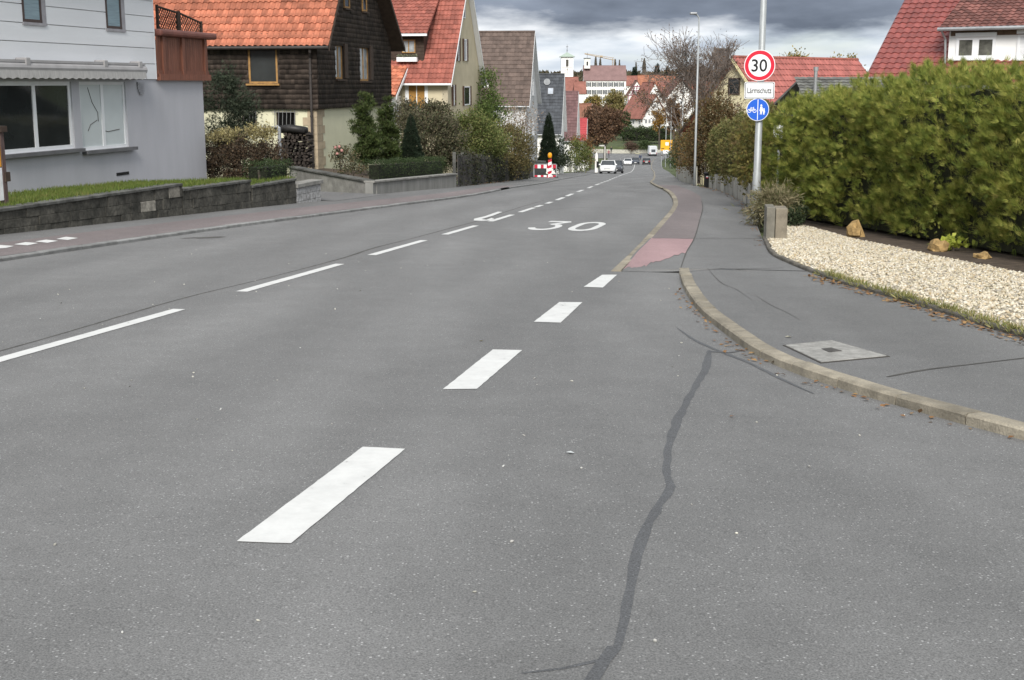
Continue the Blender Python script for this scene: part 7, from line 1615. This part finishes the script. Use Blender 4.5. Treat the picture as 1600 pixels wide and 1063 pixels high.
# tower crane far behind
p = at(958, 118, 900); cr = thing('tower_crane', 'thin ochre tower crane jib over the town hall roof', 'crane', p, 0); s_ = 900 / F
M_crane = mat('crane_ochre', (.42, .33, .22), .7)
q = MB(); 
for dx in (-.6, .6):
    for dy in (-.6, .6): q.tube([(dx, dy, -20), (dx, dy, 25 * s_)], .16, 4)
for k in range(16): z = -10 + k * 1.4; q.tube([(-.6, -.6, z), (.6, -.6, z + 1.4)], .09, 3)
q.build('mast', M_crane, cr)
q = MB(); e_ = Vector((-44 * s_, 0, 32 * s_)); r0 = Vector((0, 0, 23 * s_)); q.tube([r0, e_], .25, 4); q.tube([r0 + Vector((0, 0, 1.4)), e_ + Vector((0, 0, .4))], .16, 4)
for k in range(14): a_ = r0.lerp(e_, k / 14); b_ = r0.lerp(e_, (k + .5) / 14) + Vector((0, 0, 1.2 - k * .05)); q.tube([a_, b_], .09, 3)
q.build('jib', M_crane, cr)
MB().box(-18.5 * s_ - .9, -18.5 * s_ + .9, -.8, .8, 27.2 * s_, 29.6 * s_).build('trolley', M_crane, cr)
# conifers and poplars on the skyline
M_spruce = leafmat('spruce', [(.012, .022, .014), (.02, .034, .02), (.03, .045, .027)], .1)
for lb, px, yb, yt, rx, D in (('broad dark spruce on the skyline right of the town hall', 991, 130, 104, 8, 640), ('dark pointed spruce on the skyline above the orange roofs', 1026, 128, 99, 7.5, 620), ('smaller dark spruce right of the pointed one', 1042, 128, 105, 6, 620), ('dark spruce behind the bare tree crowns', 1062, 130, 98, 8, 600), ('dark spruce right of the bare tree', 1074, 130, 101, 7, 600)):
    cone_tree('spruce', lb, px, yb + 14, yt, D, rx, M_spruce, 1900, .95)
M_poplar = leafmat('poplar_twig', [(.11, .10, .085), (.15, .135, .11), (.08, .07, .06), (.17, .14, .10)], .15)
for lb, px, yb, yt, rx, D in (('tall thin bare poplar left of the crane trolley', 930.5, 125, 91, 2.4, 760), ('thin bare poplar under the crane trolley', 937.5, 125, 93, 2.2, 760), ('thin bare poplar right of the crane mast', 961, 125, 95, 1.7, 780), ('slender bare poplar above the town hall roof end', 967.5, 125, 96, 1.4, 780), ('pale stout poplar right of the broad spruce', 1006, 128, 94, 3.4, 700), ('slim poplar rising behind the broad spruce', 993.5, 122, 100, 1.5, 780)):
    pb_ = at(px, yb, D); Hh = at(px, yt, D).z - pb_.z; rr = rx * D / F; t = thing('poplar', lb, 'tree', pb_, 0, 'poplars on the skyline'); n = 1500
    fz = rng.random(n) ** .9; th = rng.uniform(0, 6.28, n); r_ = rr * np.sin(np.clip(fz * 2.9 + .25, 0, 3.1)) ** .6 * np.sqrt(rng.random(n))
    scatter('crown', np.stack([np.cos(th) * r_, np.sin(th) * r_, fz * Hh], -1), np.tile([0, 0, 1.], (n, 1)), 1.1, tmpl_leaf(.16), M_poplar, t, out=1.2, rnd=.25, up=.5); MB().tube([(0, 0, -8), (0, 0, Hh * .9)], [.35, .05], 6).build('trunk', BARK(), t)
# trees of the valley
def round_tree(label, px, yb, yt, rx, D, m, n, size, seed, nb=7, trunk=True, name='tree', group='trees of the valley', cl=110):
    pb_ = at(px, yb, D); s_ = D / F; Hh = (yb - yt) * s_; t = thing(name, label, 'tree', pb_, 0, group); r2 = np.random.default_rng(seed); B = []
    for k in range(nb):
        a_ = r2.uniform(0, 6.28); rr = rx * s_; B.append((math.cos(a_) * rr * .5, math.sin(a_) * rr * .5, Hh * r2.uniform(.38, .80), rr * r2.uniform(.38, .6), rr * .5, Hh * r2.uniform(.16, .24)))
    B.append((0, 0, Hh * .6, rx * s_ * .6, rx * s_ * .6, Hh * .36))
    P, N = blob_pts(B, n, cl, rx * s_ * .10, .35, .18); scatter('crown', P, N, size, tmpl_leaf(.55), m, t, rnd=.8, up=.2)
    q = MB(); q.tube([(0, 0, -3), (0, 0, Hh * .35), (.1, 0, Hh * .6)], [.03 * Hh, .024 * Hh, .008 * Hh], 7)
    for k in range(9): a_ = r2.uniform(0, 6.28); q.tube([(0, 0, Hh * (.25 + .03 * k)), (math.cos(a_) * rx * s_ * .6, math.sin(a_) * rx * s_ * .6, Hh * (.5 + .04 * k))], [.010 * Hh, .003 * Hh], 5)
    q.build('trunk', BARK(), t); return t
M_copper = leafmat('copper_leaf', [(.11, .062, .038), (.15, .085, .05), (.085, .058, .042), (.19, .115, .065)], .2)
round_tree('large copper-brown tree left of the roundabout', 945, 248, 166, 34, 235, M_copper, 11000, .42, 1, 9, cl=240)
round_tree('smaller copper tree beside the large one, above the garden bushes', 922, 250, 176, 15, 215, M_copper, 4200, .36, 2)
round_tree('yellow-olive tree in front of the town hall', 960, 192, 142, 17, 440, leafmat('olive_gold', [(.21, .18, .07), (.27, .22, .085), (.16, .155, .06), (.31, .25, .11)], .25), 5200, .7, 3, 9, cl=170)
round_tree('golden tree left below the town hall windows', 926, 195, 148, 13, 430, M_yellowleaf, 3200, .6, 4)
round_tree('orange tree in front of the broad red roofed house', 1030, 216, 172, 11, 330, leafmat('orange_gold', [(.28, .15, .03), (.34, .20, .05), (.2, .13, .04)], .25), 2000, .4, 5)
round_tree('dark green tree below the half-timbered house', 972, 222, 178, 12, 400, M_dkgreen, 2600, .6, 6)
round_tree('brown leafless tree mass right of the broad red roofed house', 1052, 235, 150, 18, 300, M_brownleaf, 5200, .4, 7)
round_tree('tawny tree right of the yellow sign', 1080, 250, 185, 22, 190, M_autumn, 6000, .32, 8, cl=170)
round_tree('russet tree behind the second hedge', 1140, 240, 150, 30, 110, M_brownleaf, 6500, .2, 9, cl=200)
for k, (px, yb, yt, rx, D) in enumerate(((1045, 150, 108, 16, 640), (1075, 152, 104, 20, 620), (1105, 155, 100, 22, 560), (1010, 150, 121, 14, 720), (905, 150, 122, 20, 760), (850, 150, 118, 26, 700), (1130, 160, 108, 24, 520), (1180, 165, 112, 30, 480))):
    round_tree(('bare grey-brown tree on the skyline behind the spruces', 'bare tree on the skyline at the right of the spruces', 'bare skyline tree above the lamp', 'low tree on the ridge behind the stout poplar', 'low ridge trees left of the town hall turret', 'hazy ridge tree behind the slate-roofed house', 'bare ridge tree left of the cream house', 'bare ridge tree behind the cream house')[k], px, yb, yt, rx, D, M_poplar, 2600, .8, 20 + k, group='trees on the ridge')
# green bank with dark hedge below the broad red roofed house
clipped_hedge('dark hedge bank between roundabout and the broad red roofed house', at(975, 221, 385), 0, 13.5, 4, 3.6, 5200, .4, M_dkgreen, wob=.3, stems=False)
# far woods closing the slope: one mass
n = 6000; uu = rng.uniform(640, 1000, n); vv = rng.uniform(-330, 240, n); P = np.array([uv(a_, b_, rng.uniform(0, 5)) for a_, b_ in zip(uu, vv)])
fw_ = scatter('far_wood', P, np.tile([0, 0, 1.], (n, 1)), 3.2, tmpl_tuft(5, .3, .9), leafmat('far_wood_leaf', [(.05, .055, .03), (.08, .065, .04), (.10, .075, .045), (.04, .05, .03)], .15)); tag(fw_, 'distant autumn wood on the hillside behind the town', 'wood', kind='stuff')
